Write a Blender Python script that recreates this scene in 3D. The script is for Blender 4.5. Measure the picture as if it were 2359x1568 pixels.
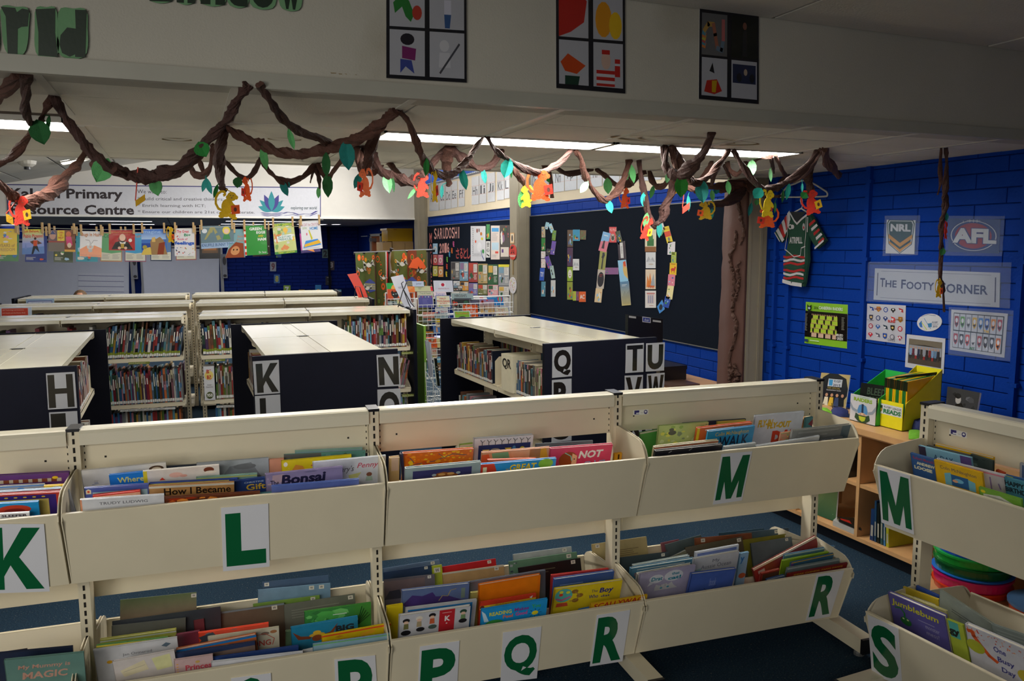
import bpy, bmesh, math, random
from math import sin, cos, pi, radians, atan2, hypot
from mathutils import Vector, Matrix
random.seed(7)
SC = bpy.context.scene
COL = SC.collection
for _o in list(bpy.data.objects): bpy.data.objects.remove(_o)

# ---------------------------------------------------------------- camera
EYE = 1.6
FPX, YAW, PIT, ROL = 1834.56, radians(22.304), radians(6.839), radians(0.202)
CXP, CYP = 1179.5, 784.0
FWD = Vector((sin(YAW)*cos(PIT), cos(YAW)*cos(PIT), -sin(PIT)))
_r = Vector((cos(YAW), -sin(YAW), 0)); _d = FWD.cross(_r)
RGT = (_r*cos(ROL) + _d*sin(ROL)).normalized(); DWN = FWD.cross(RGT)
cd = bpy.data.cameras.new('camera'); cam = bpy.data.objects.new('camera', cd); COL.objects.link(cam)
cd.sensor_fit = 'HORIZONTAL'; cd.sensor_width = 36.0; cd.lens = FPX/2359*36.0
cd.clip_start = 0.05; cd.clip_end = 100
M = Matrix((( RGT.x, -DWN.x, -FWD.x, 0), (RGT.y, -DWN.y, -FWD.y, 0), (RGT.z, -DWN.z, -FWD.z, EYE), (0,0,0,1)))
cam.matrix_world = M
SC.camera = cam

# ---------------------------------------------------------------- world, exposure
W = bpy.data.worlds.new('world'); SC.world = W; W.use_nodes = True
W.node_tree.nodes['Background'].inputs[0].default_value = (0.72, 0.82, 1.0, 1)
W.node_tree.nodes['Background'].inputs[1].default_value = 0.10
vs = SC.view_settings
SC.display_settings.display_device = 'sRGB'
vs.view_transform = 'Standard'; vs.look = 'None'; vs.exposure = 0.0; vs.gamma = 1.0; vs.use_curve_mapping = False
SC.cycles.max_bounces = 6; SC.cycles.diffuse_bounces = 4; SC.cycles.glossy_bounces = 3
SC.cycles.transmission_bounces = 4; SC.cycles.transparent_max_bounces = 8
SC.cycles.use_denoising = True
SC.cycles.sample_clamp_indirect = 6.0
def area(name, loc, target, sx, sy, power, col=(1,1,1), spread=180):
    l = bpy.data.lights.new(name, 'AREA'); l.shape = 'RECTANGLE'; l.size = sx; l.size_y = sy
    l.energy = power; l.color = col; l.spread = radians(spread)
    o = bpy.data.objects.new(name, l); COL.objects.link(o); o.location = loc
    dv = Vector(target)-Vector(loc); o.rotation_euler = dv.to_track_quat('-Z', 'Y').to_euler()
    return o
# added unseen lamps that brighten the foreground, behind and left of the camera
area('near_added_light', (-1.3, -1.0, 2.32), (0.35, 2.4, 0.62), 2.2, 0.9, 13, (1.0, 0.96, 0.86), spread=72)
area('near_room_fill_light', (-3.2, -1.0, 1.2), (-0.3, 2.6, 1.3), 1.6, 1.4, 14, (1.0, 0.96, 0.88), spread=90)
# clerestory daylight and roof lights of the bright middle space
area('clerestory_light', (3.55, 9.0, 3.0), (-1.5, 8.0, 0.6), 6.0, 0.9, 280, (1.0, 0.98, 0.95))
area('middle_roof_light', (0.4, 5.7, 3.0), (0.6, 6.6, 0.0), 4.5, 1.2, 98, (1.0, 0.97, 0.92))
area('rear_roof_light', (0.6, 9.8, 3.0), (1.0, 9.4, 0.0), 3.5, 3.5, 120, (1.0, 0.97, 0.92))
area('far_room_light', (0.2, 15.6, 1.97), (0.2, 15.6, 0.0), 6.0, 3.0, 70, (0.93, 0.95, 1.0))

# ---------------------------------------------------------------- pixel -> place helpers
def ray(x, y): return FWD + RGT*((x-CXP)/FPX) + DWN*((y-CYP)/FPX)
CAMP = Vector((0, 0, EYE))
def atX(x, y, X): r = ray(x, y); return CAMP + r*(X/r.x)
def atY(x, y, Y): r = ray(x, y); return CAMP + r*(Y/r.y)
def atZ(x, y, Z): r = ray(x, y); return CAMP + r*((Z-EYE)/r.z)
def atP(x, y, p0, n):
    r = ray(x, y); return CAMP + r*((Vector(p0)-CAMP).dot(n)/r.dot(n))

# ---------------------------------------------------------------- colours and materials
GAIN = [1.0]
def gained(c):
    g = GAIN[0]; return tuple(v*g/(1+v*(g-1)*.85) for v in c[:3]) + (1.0,)
def lin(c):
    if isinstance(c, str):
        c = c.lstrip('#'); c = [int(c[i:i+2], 16)/255 for i in (0, 2, 4)]
    return tuple((v/12.92 if v <= 0.04045 else ((v+0.055)/1.055)**2.4) for v in c[:3]) + (1.0,)
MATS = {}
def mat(name, col=None, rough=0.5, spec=0.5, metal=0.0, bump=0.0, bscale=60, var=0.0, vscale=8, attr=False, coat=0.0,
        emit=None, estr=0.0, trans=0.0, alpha=1.0, stain=None):
    if name in MATS: return MATS[name]
    m = bpy.data.materials.new(name); m.use_nodes = True; MATS[name] = m
    nt = m.node_tree; N = nt.nodes; L = nt.links; b = N['Principled BSDF']
    b.inputs['Roughness'].default_value = rough; b.inputs['Metallic'].default_value = metal
    b.inputs['Specular IOR Level'].default_value = spec
    if coat: b.inputs['Coat Weight'].default_value = coat; b.inputs['Coat Roughness'].default_value = 0.08
    tc = N.new('ShaderNodeTexCoord')
    if attr:
        a = N.new('ShaderNodeAttribute'); a.attribute_name = 'Col'; src = a.outputs['Color']
    else:
        rgb = N.new('ShaderNodeRGB'); rgb.outputs[0].default_value = lin(col); src = rgb.outputs[0]
    if var:
        no = N.new('ShaderNodeTexNoise'); no.inputs['Scale'].default_value = vscale; no.inputs['Detail'].default_value = 4
        L.new(tc.outputs['Object'], no.inputs['Vector'])
        mr = N.new('ShaderNodeMapRange'); mr.inputs['From Min'].default_value = .3; mr.inputs['From Max'].default_value = .7
        mr.inputs['To Min'].default_value = 1-var; mr.inputs['To Max'].default_value = 1+var
        L.new(no.outputs['Fac'], mr.inputs['Value'])
        mx = N.new('ShaderNodeMix'); mx.data_type = 'RGBA'; mx.blend_type = 'MULTIPLY'; mx.inputs['Factor'].default_value = 1
        L.new(src, mx.inputs['A']); L.new(mr.outputs['Result'], mx.inputs['B']); src = mx.outputs['Result']
    if stain:
        no = N.new('ShaderNodeTexNoise'); no.inputs['Scale'].default_value = stain[1]; no.inputs['Detail'].default_value = 6
        L.new(tc.outputs['Object'], no.inputs['Vector'])
        cr = N.new('ShaderNodeValToRGB'); cr.color_ramp.elements[0].position = stain[2]; cr.color_ramp.elements[1].position = stain[3]
        L.new(no.outputs['Fac'], cr.inputs['Fac'])
        mx = N.new('ShaderNodeMix'); mx.data_type = 'RGBA'
        L.new(cr.outputs['Color'], mx.inputs['Factor']); L.new(src, mx.inputs['A']); mx.inputs['B'].default_value = lin(stain[0]); src = mx.outputs['Result']
    L.new(src, b.inputs['Base Color'])
    if bump:
        no = N.new('ShaderNodeTexNoise'); no.inputs['Scale'].default_value = bscale; no.inputs['Detail'].default_value = 3
        L.new(tc.outputs['Object'], no.inputs['Vector'])
        bp = N.new('ShaderNodeBump'); bp.inputs['Strength'].default_value = bump; bp.inputs['Distance'].default_value = 0.01
        L.new(no.outputs['Fac'], bp.inputs['Height']); L.new(bp.outputs['Normal'], b.inputs['Normal'])
    if emit is not None:
        b.inputs['Emission Color'].default_value = lin(emit); b.inputs['Emission Strength'].default_value = estr
    if trans: b.inputs['Transmission Weight'].default_value = trans
    if alpha < 1: b.inputs['Alpha'].default_value = alpha
    return m
CREAM = mat('cream_powdercoat', '#dad0b6', rough=0.32, spec=0.45, bump=0.04, bscale=500, var=0.02)
CREAMG = mat('cream_gloss_steel', '#dcd6c0', rough=0.14, spec=0.6, bump=0.02, bscale=3, var=0.02)
NAVY = mat('navy_laminate', '#0c0e1a', rough=0.6, spec=0.12, bump=0.08, bscale=400, var=0.08)
BLACKP = mat('black_plastic', '#15151a', rough=0.35, bump=0.02)
SLOT = mat('slot_dark', '#181410', rough=0.9, bump=0.02)
PRINT = mat('printed_paper', attr=True, rough=0.45, bump=0.03, bscale=90, var=0.03, vscale=30)
GLOSS = mat('laminated_print', attr=True, rough=0.16, spec=0.5, bump=0.10, bscale=14, var=0.02)
BOOKM = mat('book_cover_stock', attr=True, rough=0.28, spec=0.45, bump=0.04, bscale=40, var=0.08, vscale=25)
CREPE = mat('crepe_paper', attr=True, rough=0.8, bump=0.5, bscale=140, var=0.15, vscale=40)
FELT = mat('felt_leaf', attr=True, rough=0.85, bump=0.3, bscale=250, var=0.1, vscale=60)
BLUEB = mat('blue_painted_block', '#0a3896', rough=0.55, spec=0.07, bump=0.22, bscale=70, var=0.05, vscale=5)
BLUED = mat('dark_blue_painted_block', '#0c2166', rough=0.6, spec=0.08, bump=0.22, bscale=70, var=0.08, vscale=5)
BLUEM = mat('blue_painted_mortar', '#082a70', rough=0.6, spec=0.05, bump=0.2, bscale=70, var=0.05)
TILE = mat('ceiling_tile', '#dad6cb', rough=0.85, bump=0.25, bscale=180, var=0.05, vscale=3)
TBAR = mat('ceiling_grid_bar', '#c8c5bc', rough=0.5, bump=0.02, var=0.02)
GAPM = mat('ceiling_joint_shadow_board', '#4a4036', rough=0.9, bump=0.05)
PLASTER = mat('painted_plaster', '#b3afa4', rough=0.75, bump=0.12, bscale=160, var=0.05, vscale=2.5, stain=('#8f8674', 1.6, 0.66, 0.86))
PLASTW = mat('white_plaster', '#dedad2', rough=0.7, bump=0.06, bscale=120, var=0.02)
CREAMW = mat('cream_wall_panel', '#e0d2b8', rough=0.6, bump=0.05, bscale=90, var=0.03)
COLM = mat('taupe_column_paint', '#9a917d', rough=0.45, bump=0.05, bscale=90, var=0.04)
PINB = mat('charcoal_pinboard', '#171d28', rough=0.9, spec=0.04, bump=0.15, bscale=600, var=0.10, vscale=200)
WOODM = mat('beech_veneer', '#c79a68', rough=0.4, bump=0.05, bscale=30, var=0.10, vscale=9)
GRAY = mat('gray_metal', '#8c8c8c', rough=0.35, metal=0.6, bump=0.02)
WIRE = mat('white_wire', '#d8d8d4', rough=0.35, bump=0.02)
WHITEB = mat('whiteboard_enamel', '#b9bcc4', rough=0.3, bump=0.02, var=0.02)

def new_obj(name, me, parent=None):
    o = bpy.data.objects.new(name, me); COL.objects.link(o)
    if parent is not None: o.parent = parent
    return o
def tag(o, label=None, cat=None, group=None, kind=None):
    if label: o['label'] = label
    if cat: o['category'] = cat
    if group: o['group'] = group
    if kind: o['kind'] = kind
    return o
def empty(name, loc=(0,0,0), rz=0, label=None, cat=None, group=None, kind=None):
    o = bpy.data.objects.new(name, None); COL.objects.link(o); o.location = loc; o.rotation_euler = (0,0,rz)
    o.empty_display_size = 0.1
    return tag(o, label, cat, group, kind)
def dup(o, parent=None, **k):
    c = o.copy(); COL.objects.link(c)
    if parent is not None: c.parent = parent
    return c

class G:
    """collects polygons with a colour each; built as one mesh (world or parent-local coordinates)"""
    def __init__(s): s.v = []; s.f = []; s.c = []; s.mi = []; s.cm = 0
    def poly(s, pts, col='#888888'):
        n = len(s.v); s.v += [tuple(p) for p in pts]; s.f.append(tuple(range(n, n+len(pts)))); s.c.append(col); s.mi.append(s.cm); return s
    def mesh(s, vs, fs, col='#888888'):
        n = len(s.v); s.v += [tuple(p) for p in vs]
        for f in fs: s.f.append(tuple(i+n for i in f)); s.c.append(col); s.mi.append(s.cm)
        return s
    def box(s, x0, y0, z0, x1, y1, z1, col='#888888', T=None):
        P = [(x0,y0,z0),(x1,y0,z0),(x1,y1,z0),(x0,y1,z0),(x0,y0,z1),(x1,y0,z1),(x1,y1,z1),(x0,y1,z1)]
        if T: P = [T(*p) for p in P]
        return s.mesh(P, [(0,3,2,1),(4,5,6,7),(0,1,5,4),(1,2,6,5),(2,3,7,6),(3,0,4,7)], col)
    def slab(s, pts, nrm, th, col, backcol=None):
        """polygon pts extruded by th along -nrm"""
        nrm = Vector(nrm); A = [Vector(p) for p in pts]; B = [p - nrm*th for p in A]; n = len(A)
        b = len(s.v); s.v += [tuple(p) for p in A+B]
        s.f.append(tuple(b+i for i in range(n))); s.c.append(col); s.mi.append(s.cm)
        s.f.append(tuple(b+n+i for i in reversed(range(n)))); s.c.append(backcol or col); s.mi.append(s.cm)
        for i in range(n):
            j = (i+1) % n; s.f.append((b+i, b+n+i, b+n+j, b+j)); s.c.append(backcol or col); s.mi.append(s.cm)
        return s
    def tube(s, pts, rad, col='#888888', k=6, closed=False, cap=True, twist=0.0, lump=0.0, seed=1):
        rnd = random.Random(seed)
        pts = [Vector(p) for p in pts]; n = len(pts); b0 = len(s.v)
        ph = [rnd.uniform(0, 6.28) for _ in range(6)]
        up = Vector((0.3, 0.2, 1)).normalized()
        for i, p in enumerate(pts):
            a = pts[max(0, i-1)]; c = pts[min(n-1, i+1)]; t = (c-a).normalized()
            u = t.cross(up)
            if u.length < 1e-3: u = t.cross(Vector((1,0,0)))
            u.normalize(); w = t.cross(u)
            r = rad[i] if isinstance(rad, (list, tuple)) else rad
            for j in range(k):
                an = 2*pi*j/k + twist*i
                rr = r
                if lump:
                    rr = r*(1 + lump*(0.6*((j % 2)*2-1)*sin(i*0.9+ph[j % 6]) + 0.5*rnd.uniform(-1, 1)))
                s.v.append(tuple(p + u*(cos(an)*rr) + w*(sin(an)*rr)))
        for i in range(n-1 + (1 if closed else 0)):
            for j in range(k):
                a = b0+(i % n)*k+j; b = b0+(i % n)*k+(j+1) % k; c = b0+((i+1) % n)*k+(j+1) % k; d = b0+((i+1) % n)*k+j
                s.f.append((a, b, c, d)); s.c.append(col); s.mi.append(s.cm)
        if cap and not closed:
            s.f.append(tuple(b0+j for j in reversed(range(k)))); s.c.append(col); s.mi.append(s.cm)
            s.f.append(tuple(b0+(n-1)*k+j for j in range(k))); s.c.append(col); s.mi.append(s.cm)
        return s
    def me(s, name, mats, smooth=False):
        me = bpy.data.meshes.new(name); me.from_pydata(s.v, [], s.f)
        if not isinstance(mats, (list, tuple)): mats = [mats]
        for m in mats: me.materials.append(m)
        at = me.color_attributes.new('Col', 'FLOAT_COLOR', 'CORNER')
        buf = []
        cache = {}
        for f, c in zip(s.f, s.c):
            if isinstance(c, list):                      # one colour per corner
                for k in range(len(f)): buf += gained(lin(c[k]))
            else:
                if c not in cache: cache[c] = gained(lin(c))
                buf += list(cache[c])*len(f)
        at.data.foreach_set('color', buf)
        if len(mats) > 1: me.polygons.foreach_set('material_index', s.mi)
        if smooth: me.polygons.foreach_set('use_smooth', [True]*len(s.f))
        me.update(); return me
    def build(s, name, mats, parent=None, smooth=False, label=None, cat=None, group=None, kind=None, local=False):
        """top-level objects get their origin at their own base; children stay in parent's space"""
        if parent is None and not local:
            xs = [p[0] for p in s.v]; ys = [p[1] for p in s.v]; zs = [p[2] for p in s.v]
            o0 = ((min(xs)+max(xs))/2, (min(ys)+max(ys))/2, min(zs))
            s.v = [(p[0]-o0[0], p[1]-o0[1], p[2]-o0[2]) for p in s.v]
            o = new_obj(name, s.me(name, mats, smooth)); o.location = o0
        else:
            if parent is not None and not local:
                mw = parent_mw(parent).inverted(); s.v = [tuple(mw @ Vector(p)) for p in s.v]
            o = new_obj(name, s.me(name, mats, smooth), parent)
        return tag(o, label, cat, group, kind)
def parent_mw(o):
    m = Matrix.Translation(o.location) @ o.rotation_euler.to_matrix().to_4x4() @ Matrix.Diagonal(o.scale).to_4x4()
    return parent_mw(o.parent) @ m if o.parent else m

# ---------------------------------------------------------------- lettering
_TX = {}
CJK = None
def text2d(s, bold=0.0, shear=0.0):
    key = (s, bold, shear)
    if key in _TX: return _TX[key]
    cu = bpy.data.curves.new('t', 'FONT'); cu.body = s; cu.size = 1; cu.resolution_u = 4 if len(s) < 3 else 2; cu.offset = bold; cu.shear = shear
    o = bpy.data.objects.new('t', cu); COL.objects.link(o)
    dg = bpy.context.evaluated_depsgraph_get()
    me = bpy.data.meshes.new_from_object(o.evaluated_get(dg))
    V = [(v.co.x, v.co.y) for v in me.vertices]; F = [tuple(p.vertices) for p in me.polygons]
    bpy.data.objects.remove(o); bpy.data.curves.remove(cu); bpy.data.meshes.remove(me)
    if not V: V = [(0,0),(1,0),(1,1)]; F = [(0,1,2)]
    x0 = min(v[0] for v in V); x1 = max(v[0] for v in V); y0 = min(v[1] for v in V); y1 = max(v[1] for v in V)
    V = [((v[0]-x0)/max(1e-6, x1-x0), (v[1]-y0)/max(1e-6, y1-y0)) for v in V]
    _TX[key] = (V, F, (x1-x0), (y1-y0)); return _TX[key]

class Sheet:
    """a flat printed face: four corners TL TR BR BL; draws in (u, v) with v down; layers stand 0.4 mm apart"""
    def __init__(s, TL, TR, BR, BL, g=None, step=0.00007, aspect=None):
        s.c = [Vector(p) for p in (TL, TR, BR, BL)]; s.g = g or G(); s.k = 0; s.step = step
        s.n = ((s.c[3]-s.c[0]).cross(s.c[1]-s.c[0])).normalized()
        s.asp = aspect
    def P(s, u, v, w=None):
        if s.asp: v = v*s.asp
        a = s.c[0].lerp(s.c[1], u); b = s.c[3].lerp(s.c[2], u)
        return a.lerp(b, v) + s.n*(.0002+s.k*s.step if w is None else w)
    def poly(s, pts, col): s.k += 1; s.g.poly([s.P(u, v) for u, v in reversed(pts)], col); s._fix(); return s
    def _fix(s):
        f = s.g.f[-1]; P = [Vector(s.g.v[i]) for i in f]
        nn = Vector((0,0,0))
        for i in range(len(P)): nn += P[i].cross(P[(i+1) % len(P)])
        if nn.dot(s.n) < 0: s.g.f[-1] = tuple(reversed(f)) if not isinstance(s.g.c[-1], list) else f
    def rect(s, u0, v0, u1, v1, col): return s.poly([(u0,v0),(u1,v0),(u1,v1),(u0,v1)], col)
    def grad(s, u0, v0, u1, v1, ca, cb):
        s.k += 1; s.g.poly([s.P(u0,v1), s.P(u1,v1), s.P(u1,v0), s.P(u0,v0)], [cb, cb, ca, ca]); return s
    def ell(s, u, v, ru, rv, col, n=14, a0=0, rot=0.0):
        pts = []
        for i in range(n):
            a = a0+2*pi*i/n; x = cos(a)*ru; y = sin(a)*rv
            pts.append((u + x*cos(rot)-y*sin(rot), v + x*sin(rot)+y*cos(rot)))
        return s.poly(pts, col)
    def line(s, pts, w, col):
        s.k += 1
        for (a, b) in zip(pts[:-1], pts[1:]):
            dx, dy = b[0]-a[0], b[1]-a[1]; l = hypot(dx, dy) or 1; nx, ny = -dy/l*w/2, dx/l*w/2
            ex, ey = dx/l*w*.3, dy/l*w*.3
            s.g.poly([s.P(a[0]+nx-ex,a[1]+ny-ey), s.P(b[0]+nx+ex,b[1]+ny+ey), s.P(b[0]-nx+ex,b[1]-ny+ey), s.P(a[0]-nx-ex,a[1]-ny-ey)], col); s._fix()
        return s
    def text(s, t, u0, v0, u1, v1, col, bold=0.0, shear=0.0):
        s.k += 1; V, F, w, h = text2d(t, bold, shear)
        P = [s.P(u0+(u1-u0)*x, v1+(v0-v1)*y) for x, y in V]
        n = len(s.g.v); s.g.v += [tuple(p) for p in P]
        for f in F:
            q = tuple(i+n for i in f)
            A, B, C = Vector(s.g.v[q[0]]), Vector(s.g.v[q[1]]), Vector(s.g.v[q[2]])
            if (B-A).cross(C-A).dot(s.n) < 0: q = tuple(reversed(q))
            s.g.f.append(q); s.g.c.append(col); s.g.mi.append(s.g.cm)
        return s
    def blobs(s, n, cols, seed=1, box=(0.05,0.05,0.95,0.95), r=(0.04,0.14)):
        rnd = random.Random(seed); s.k += 1
        for _ in range(n):
            u = rnd.uniform(box[0], box[2]); v = rnd.uniform(box[1], box[3]); a = rnd.uniform(*r)
            a = min(a, max(.01, u-box[0]+.005), max(.01, box[2]-u+.005)); b = min(a*rnd.uniform(.5, 1.4), max(.01, v-box[1]+.005), max(.01, box[3]-v+.005))
            m = rnd.choice((4, 5, 6, 7)); a0 = rnd.uniform(0, 6)
            pts = [(u+cos(a0+2*pi*i/m)*a*rnd.uniform(.6, 1), v+sin(a0+2*pi*i/m)*b*rnd.uniform(.6, 1)) for i in range(m)]
            s.g.poly([s.P(x, y, s.k*s.step + _*0.000004) for x, y in reversed(pts)], rnd.choice(cols)); s._fix()
        return s
    def lines(s, u0, v0, u1, v1, n, col, seed=1, th=0.35):
        rnd = random.Random(seed); s.k += 1; h = (v1-v0)/n
        for i in range(n):
            e = u1 - (u1-u0)*rnd.uniform(0, .35)
            s.g.poly([s.P(u0, v0+h*(i+th)), s.P(e, v0+h*(i+th)), s.P(e, v0+h*i), s.P(u0, v0+h*i)], col); s._fix()
        return s
def draw(s, items):
    for it in items:
        k = it[0]
        if k == 'r': s.rect(*it[1:])
        elif k == 'e': s.ell(*it[1:])
        elif k == 'p': s.poly(*it[1:])
        elif k == 'l': s.line(*it[1:])
        elif k == 't': s.text(*it[1:])
        elif k == 'b': s.blobs(*it[1:])
        elif k == 'n': s.lines(*it[1:])
        elif k == 'g': s.grad(*it[1:])
    return s
def sheet_obj(name, TL, TR, BR, BL, bg, items, th=0.0015, m=None, off=0.004, label=None, cat=None, group=None, parent=None, back='#e8e8e8'):
    """a flat sheet as one object: thin slab plus its print"""
    g = G(); s = Sheet(TL, TR, BR, BL, g)
    A = [Vector(p)+s.n*off for p in (TL, TR, BR, BL)]
    s.c = A
    g.slab([A[3], A[2], A[1], A[0]], s.n, th, bg, back)
    draw(s, items)
    return g.build(name, m or PRINT, parent, label=label, cat=cat, group=group)
ORD = 'first second third fourth fifth sixth seventh eighth ninth tenth eleventh twelfth thirteenth fourteenth fifteenth sixteenth seventeenth eighteenth nineteenth twentieth'.split()
def ordn(i):
    i += 1
    if i <= 20: return ORD[i-1]
    T = {20: 'twenty', 30: 'thirty', 40: 'forty', 50: 'fifty', 60: 'sixty'}
    t = i//10*10; r = i % 10
    return (T[t]+'-'+ORD[r-1]) if r else {30: 'thirtieth',40: 'fortieth',50: 'fiftieth',60: 'sixtieth'}[t]
# ================================================================ THE SETTING
SOF = 2.047          # underside of the low soffit
XW = 3.75            # right-hand wall
def struct(name,g,m,parent=None,smooth=False):
    return g.build(name,m,parent,smooth=smooth,kind='structure' if parent is None else None)
# carpet
def carpet():
    m = bpy.data.materials.new('flecked_blue_carpet'); m.use_nodes = True; nt = m.node_tree; N = nt.nodes; L = nt.links
    b = N['Principled BSDF']; b.inputs['Roughness'].default_value = 0.95; b.inputs['Specular IOR Level'].default_value = 0.1
    tc = N.new('ShaderNodeTexCoord'); no = N.new('ShaderNodeTexNoise'); no.inputs['Scale'].default_value = 160; no.inputs['Detail'].default_value = 5
    L.new(tc.outputs['Object'],no.inputs['Vector']); cr = N.new('ShaderNodeValToRGB'); e = cr.color_ramp.elements
    e[0].position = .33; e[0].color = lin('#1c2a38'); e[1].position = .72; e[1].color = lin('#8a7c66')
    for p,c in ((.5,'#203344'),(.58,'#283c4a'),(.66,'#2e3e48')): x = e.new(p); x.color = lin(c)
    L.new(no.outputs['Fac'],cr.inputs['Fac']); L.new(cr.outputs['Color'],b.inputs['Base Color'])
    bp = N.new('ShaderNodeBump'); bp.inputs['Strength'].default_value = .5; bp.inputs['Distance'].default_value = .01
    L.new(no.outputs['Fac'],bp.inputs['Height']); L.new(bp.outputs['Normal'],b.inputs['Normal']); return m
g = G(); g.box(-5,-4.5,-0.1,4.3,19,0); struct('floor',g,carpet())

# right wall: painted mortar backing + blocks
g = G(); g.box(XW+0.008,-1.0,0,XW+0.25,13.2,2.06); wr = struct('wall_right',g,BLUEM)
def block_mesh(name,L,H,T,m,b=0.005):
    g = G(); x = T
    A = [(0,0,0),(0,L,0),(0,L,H),(0,0,H)]; B = [(-x+b*.6,b*.3,b*.3),(-x+b*.6,L-b*.3,b*.3),(-x+b*.6,L-b*.3,H-b*.3),(-x+b*.6,b*.3,H-b*.3)]
    C = [(-x,b,b),(-x,L-b,b),(-x,L-b,H-b),(-x,b,H-b)]
    g.mesh(A+B+C,[(0,1,5,4),(1,2,6,5),(2,3,7,6),(3,0,4,7),(4,5,9,8),(5,6,10,9),(6,7,11,10),(7,4,8,11),(8,9,10,11)])
    return g.me(name,m)
BL,BH = 0.34,0.078
bm_full = block_mesh('block',BL-0.003,BH-0.003,0.0115,BLUEB,b=.003)
def blocks(y0,y1,z0,z1,X,par,me,skip=None,phase=0.0,cap=300):
    n = 0
    r0 = int(z0/BH)
    z = r0*BH; r = r0
    while z < z1-0.01:
        st = y0 - ((r % 2)*BL/2 + phase) % BL
        y = st
        while y < y1-0.01:
            a = max(y,y0); e = min(y+BL,y1); zb = max(z,z0); zt = min(z+BH,z1)
            if e-a > 0.04 and zt-zb > 0.02 and not (skip and skip(a,e,zb,zt)) and n < cap:
                o = new_obj('block',me,par); n += 1
                o.location = (X+0.008-par.location.x,a+0.0015-par.location.y,zb+0.0015-par.location.z)
                o.scale = (1,(e-a-0.003)/(BL-0.003),(zt-zb-0.003)/(BH-0.003))
            y += BL
        z += BH; r += 1
    return n
nb = blocks(1.55,4.46,0.55,2.05,XW,wr,bm_full)
nb += blocks(4.7,8.55,0.47,0.80,XW,wr,bm_full,cap=300-nb)
nb += blocks(4.7,8.55,1.925,2.06,XW,wr,bm_full,cap=300-nb)
nb += blocks(8.78,12.76,1.90,2.06,XW,wr,bm_full,cap=300-nb)
# cream panel wall above the blue blockwork, and the clerestory window with its blinds
g = G(); g.box(XW+0.0,4.7,2.06,XW+0.25,13.2,2.56); g.box(XW,4.7,3.25,XW+0.25,13.2,3.9)
g.box(XW,4.62,2.06,XW+.25,4.7,3.9); g.box(XW,13.0,2.56,XW+.25,13.2,3.25)
struct('wall_right_upper',g,CREAMW)
win = empty('window_1',(XW+0.1,8.9,2.56),kind='structure')
g = G(); g.box(XW+.1,4.7,2.56,XW+.12,13.0,3.25); g.build('pane',mat('daylit_glass','#bcd2f0',rough=.2,emit='#8fb4ea',estr=2.2),win)
g = G()
for k in range(2): g.box(XW+.04,4.7,2.56+k*.64,XW+.14,13.0,2.61+k*.64)
for y in (4.7,6.8,8.9,10.9,12.95): g.box(XW+.04,y,2.56,XW+.14,y+.05,3.25)
g.build('window_frame',COLM,win)
slat = None
SLM = mat('blue_blind_fabric','#4666a8',rough=.7,bump=.1,bscale=200)
for i in range(52):
    y = 8.85+i*0.078
    g = G(); t = 0.6
    g.mesh([(XW-.03-.025,y,2.59),(XW-.03+.025,y+.055,2.59),(XW-.03+.025,y+.055,3.2),(XW-.03-.025,y,3.2)],[(0,1,2,3)])
    g.mesh([(XW-.031-.025,y,2.59),(XW-.031+.025,y+.055,2.59),(XW-.031+.025,y+.055,3.2),(XW-.031-.025,y,3.2)],[(3,2,1,0)])
    g.build('blind_slat',SLM,win)
    g = G(); g.tube([(XW-.03,y+.02,2.585),(XW-.03,y+.05,2.575),(XW-.03,y+.078,2.585)],.006,k=5); g.build('blind_weight',WIRE,win)

# columns
def column(Y0,Y1,z1,name='wall_column'):
    g = G(); x0 = XW-.175
    g.box(x0,Y0,0,XW+.02,Y1,z1)
    o = struct(name,g,COLM)
    g = G(); yc = (Y0+Y1)/2
    for a in (x0+.03,XW-.05):
        g.box(a,Y0-.006,0,a+.02,Y0+.002,z1)
    g.build('flange',COLM,o); return o
column(8.56,8.77,3.7); column(4.487,4.68,SOF); column(12.78,12.98,3.7)
# far room side wall and back wall
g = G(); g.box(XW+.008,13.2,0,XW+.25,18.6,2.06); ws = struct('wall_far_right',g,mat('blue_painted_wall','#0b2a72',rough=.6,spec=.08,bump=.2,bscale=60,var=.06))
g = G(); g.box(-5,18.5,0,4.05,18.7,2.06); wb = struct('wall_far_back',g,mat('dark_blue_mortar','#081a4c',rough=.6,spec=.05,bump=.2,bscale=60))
# back-wall blocks, long side along X
def block_mesh_x(name,L,H,T,m,b=0.006):
    g = G()
    A = [(0,0,0),(L,0,0),(L,0,H),(0,0,H)]; C = [(b,-T,b),(L-b,-T,b),(L-b,-T,H-b),(b,-T,H-b)]
    g.mesh(A+C,[(0,1,5,4),(1,2,6,5),(2,3,7,6),(3,0,4,7),(4,5,6,7)]); return g.me(name,m)
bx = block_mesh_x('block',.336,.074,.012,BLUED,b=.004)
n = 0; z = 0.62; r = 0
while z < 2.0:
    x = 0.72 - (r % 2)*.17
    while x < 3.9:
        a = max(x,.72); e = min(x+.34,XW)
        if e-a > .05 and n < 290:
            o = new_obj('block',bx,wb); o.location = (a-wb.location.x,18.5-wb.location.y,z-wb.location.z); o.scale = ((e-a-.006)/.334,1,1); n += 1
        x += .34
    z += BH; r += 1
# cover strip of the far blue wall (darker cupboard wall / doorway edge)
g = G(); g.box(3.05,18.40,0,3.09,18.5,2.04); struct('trim_1',g,NAVY)
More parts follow.
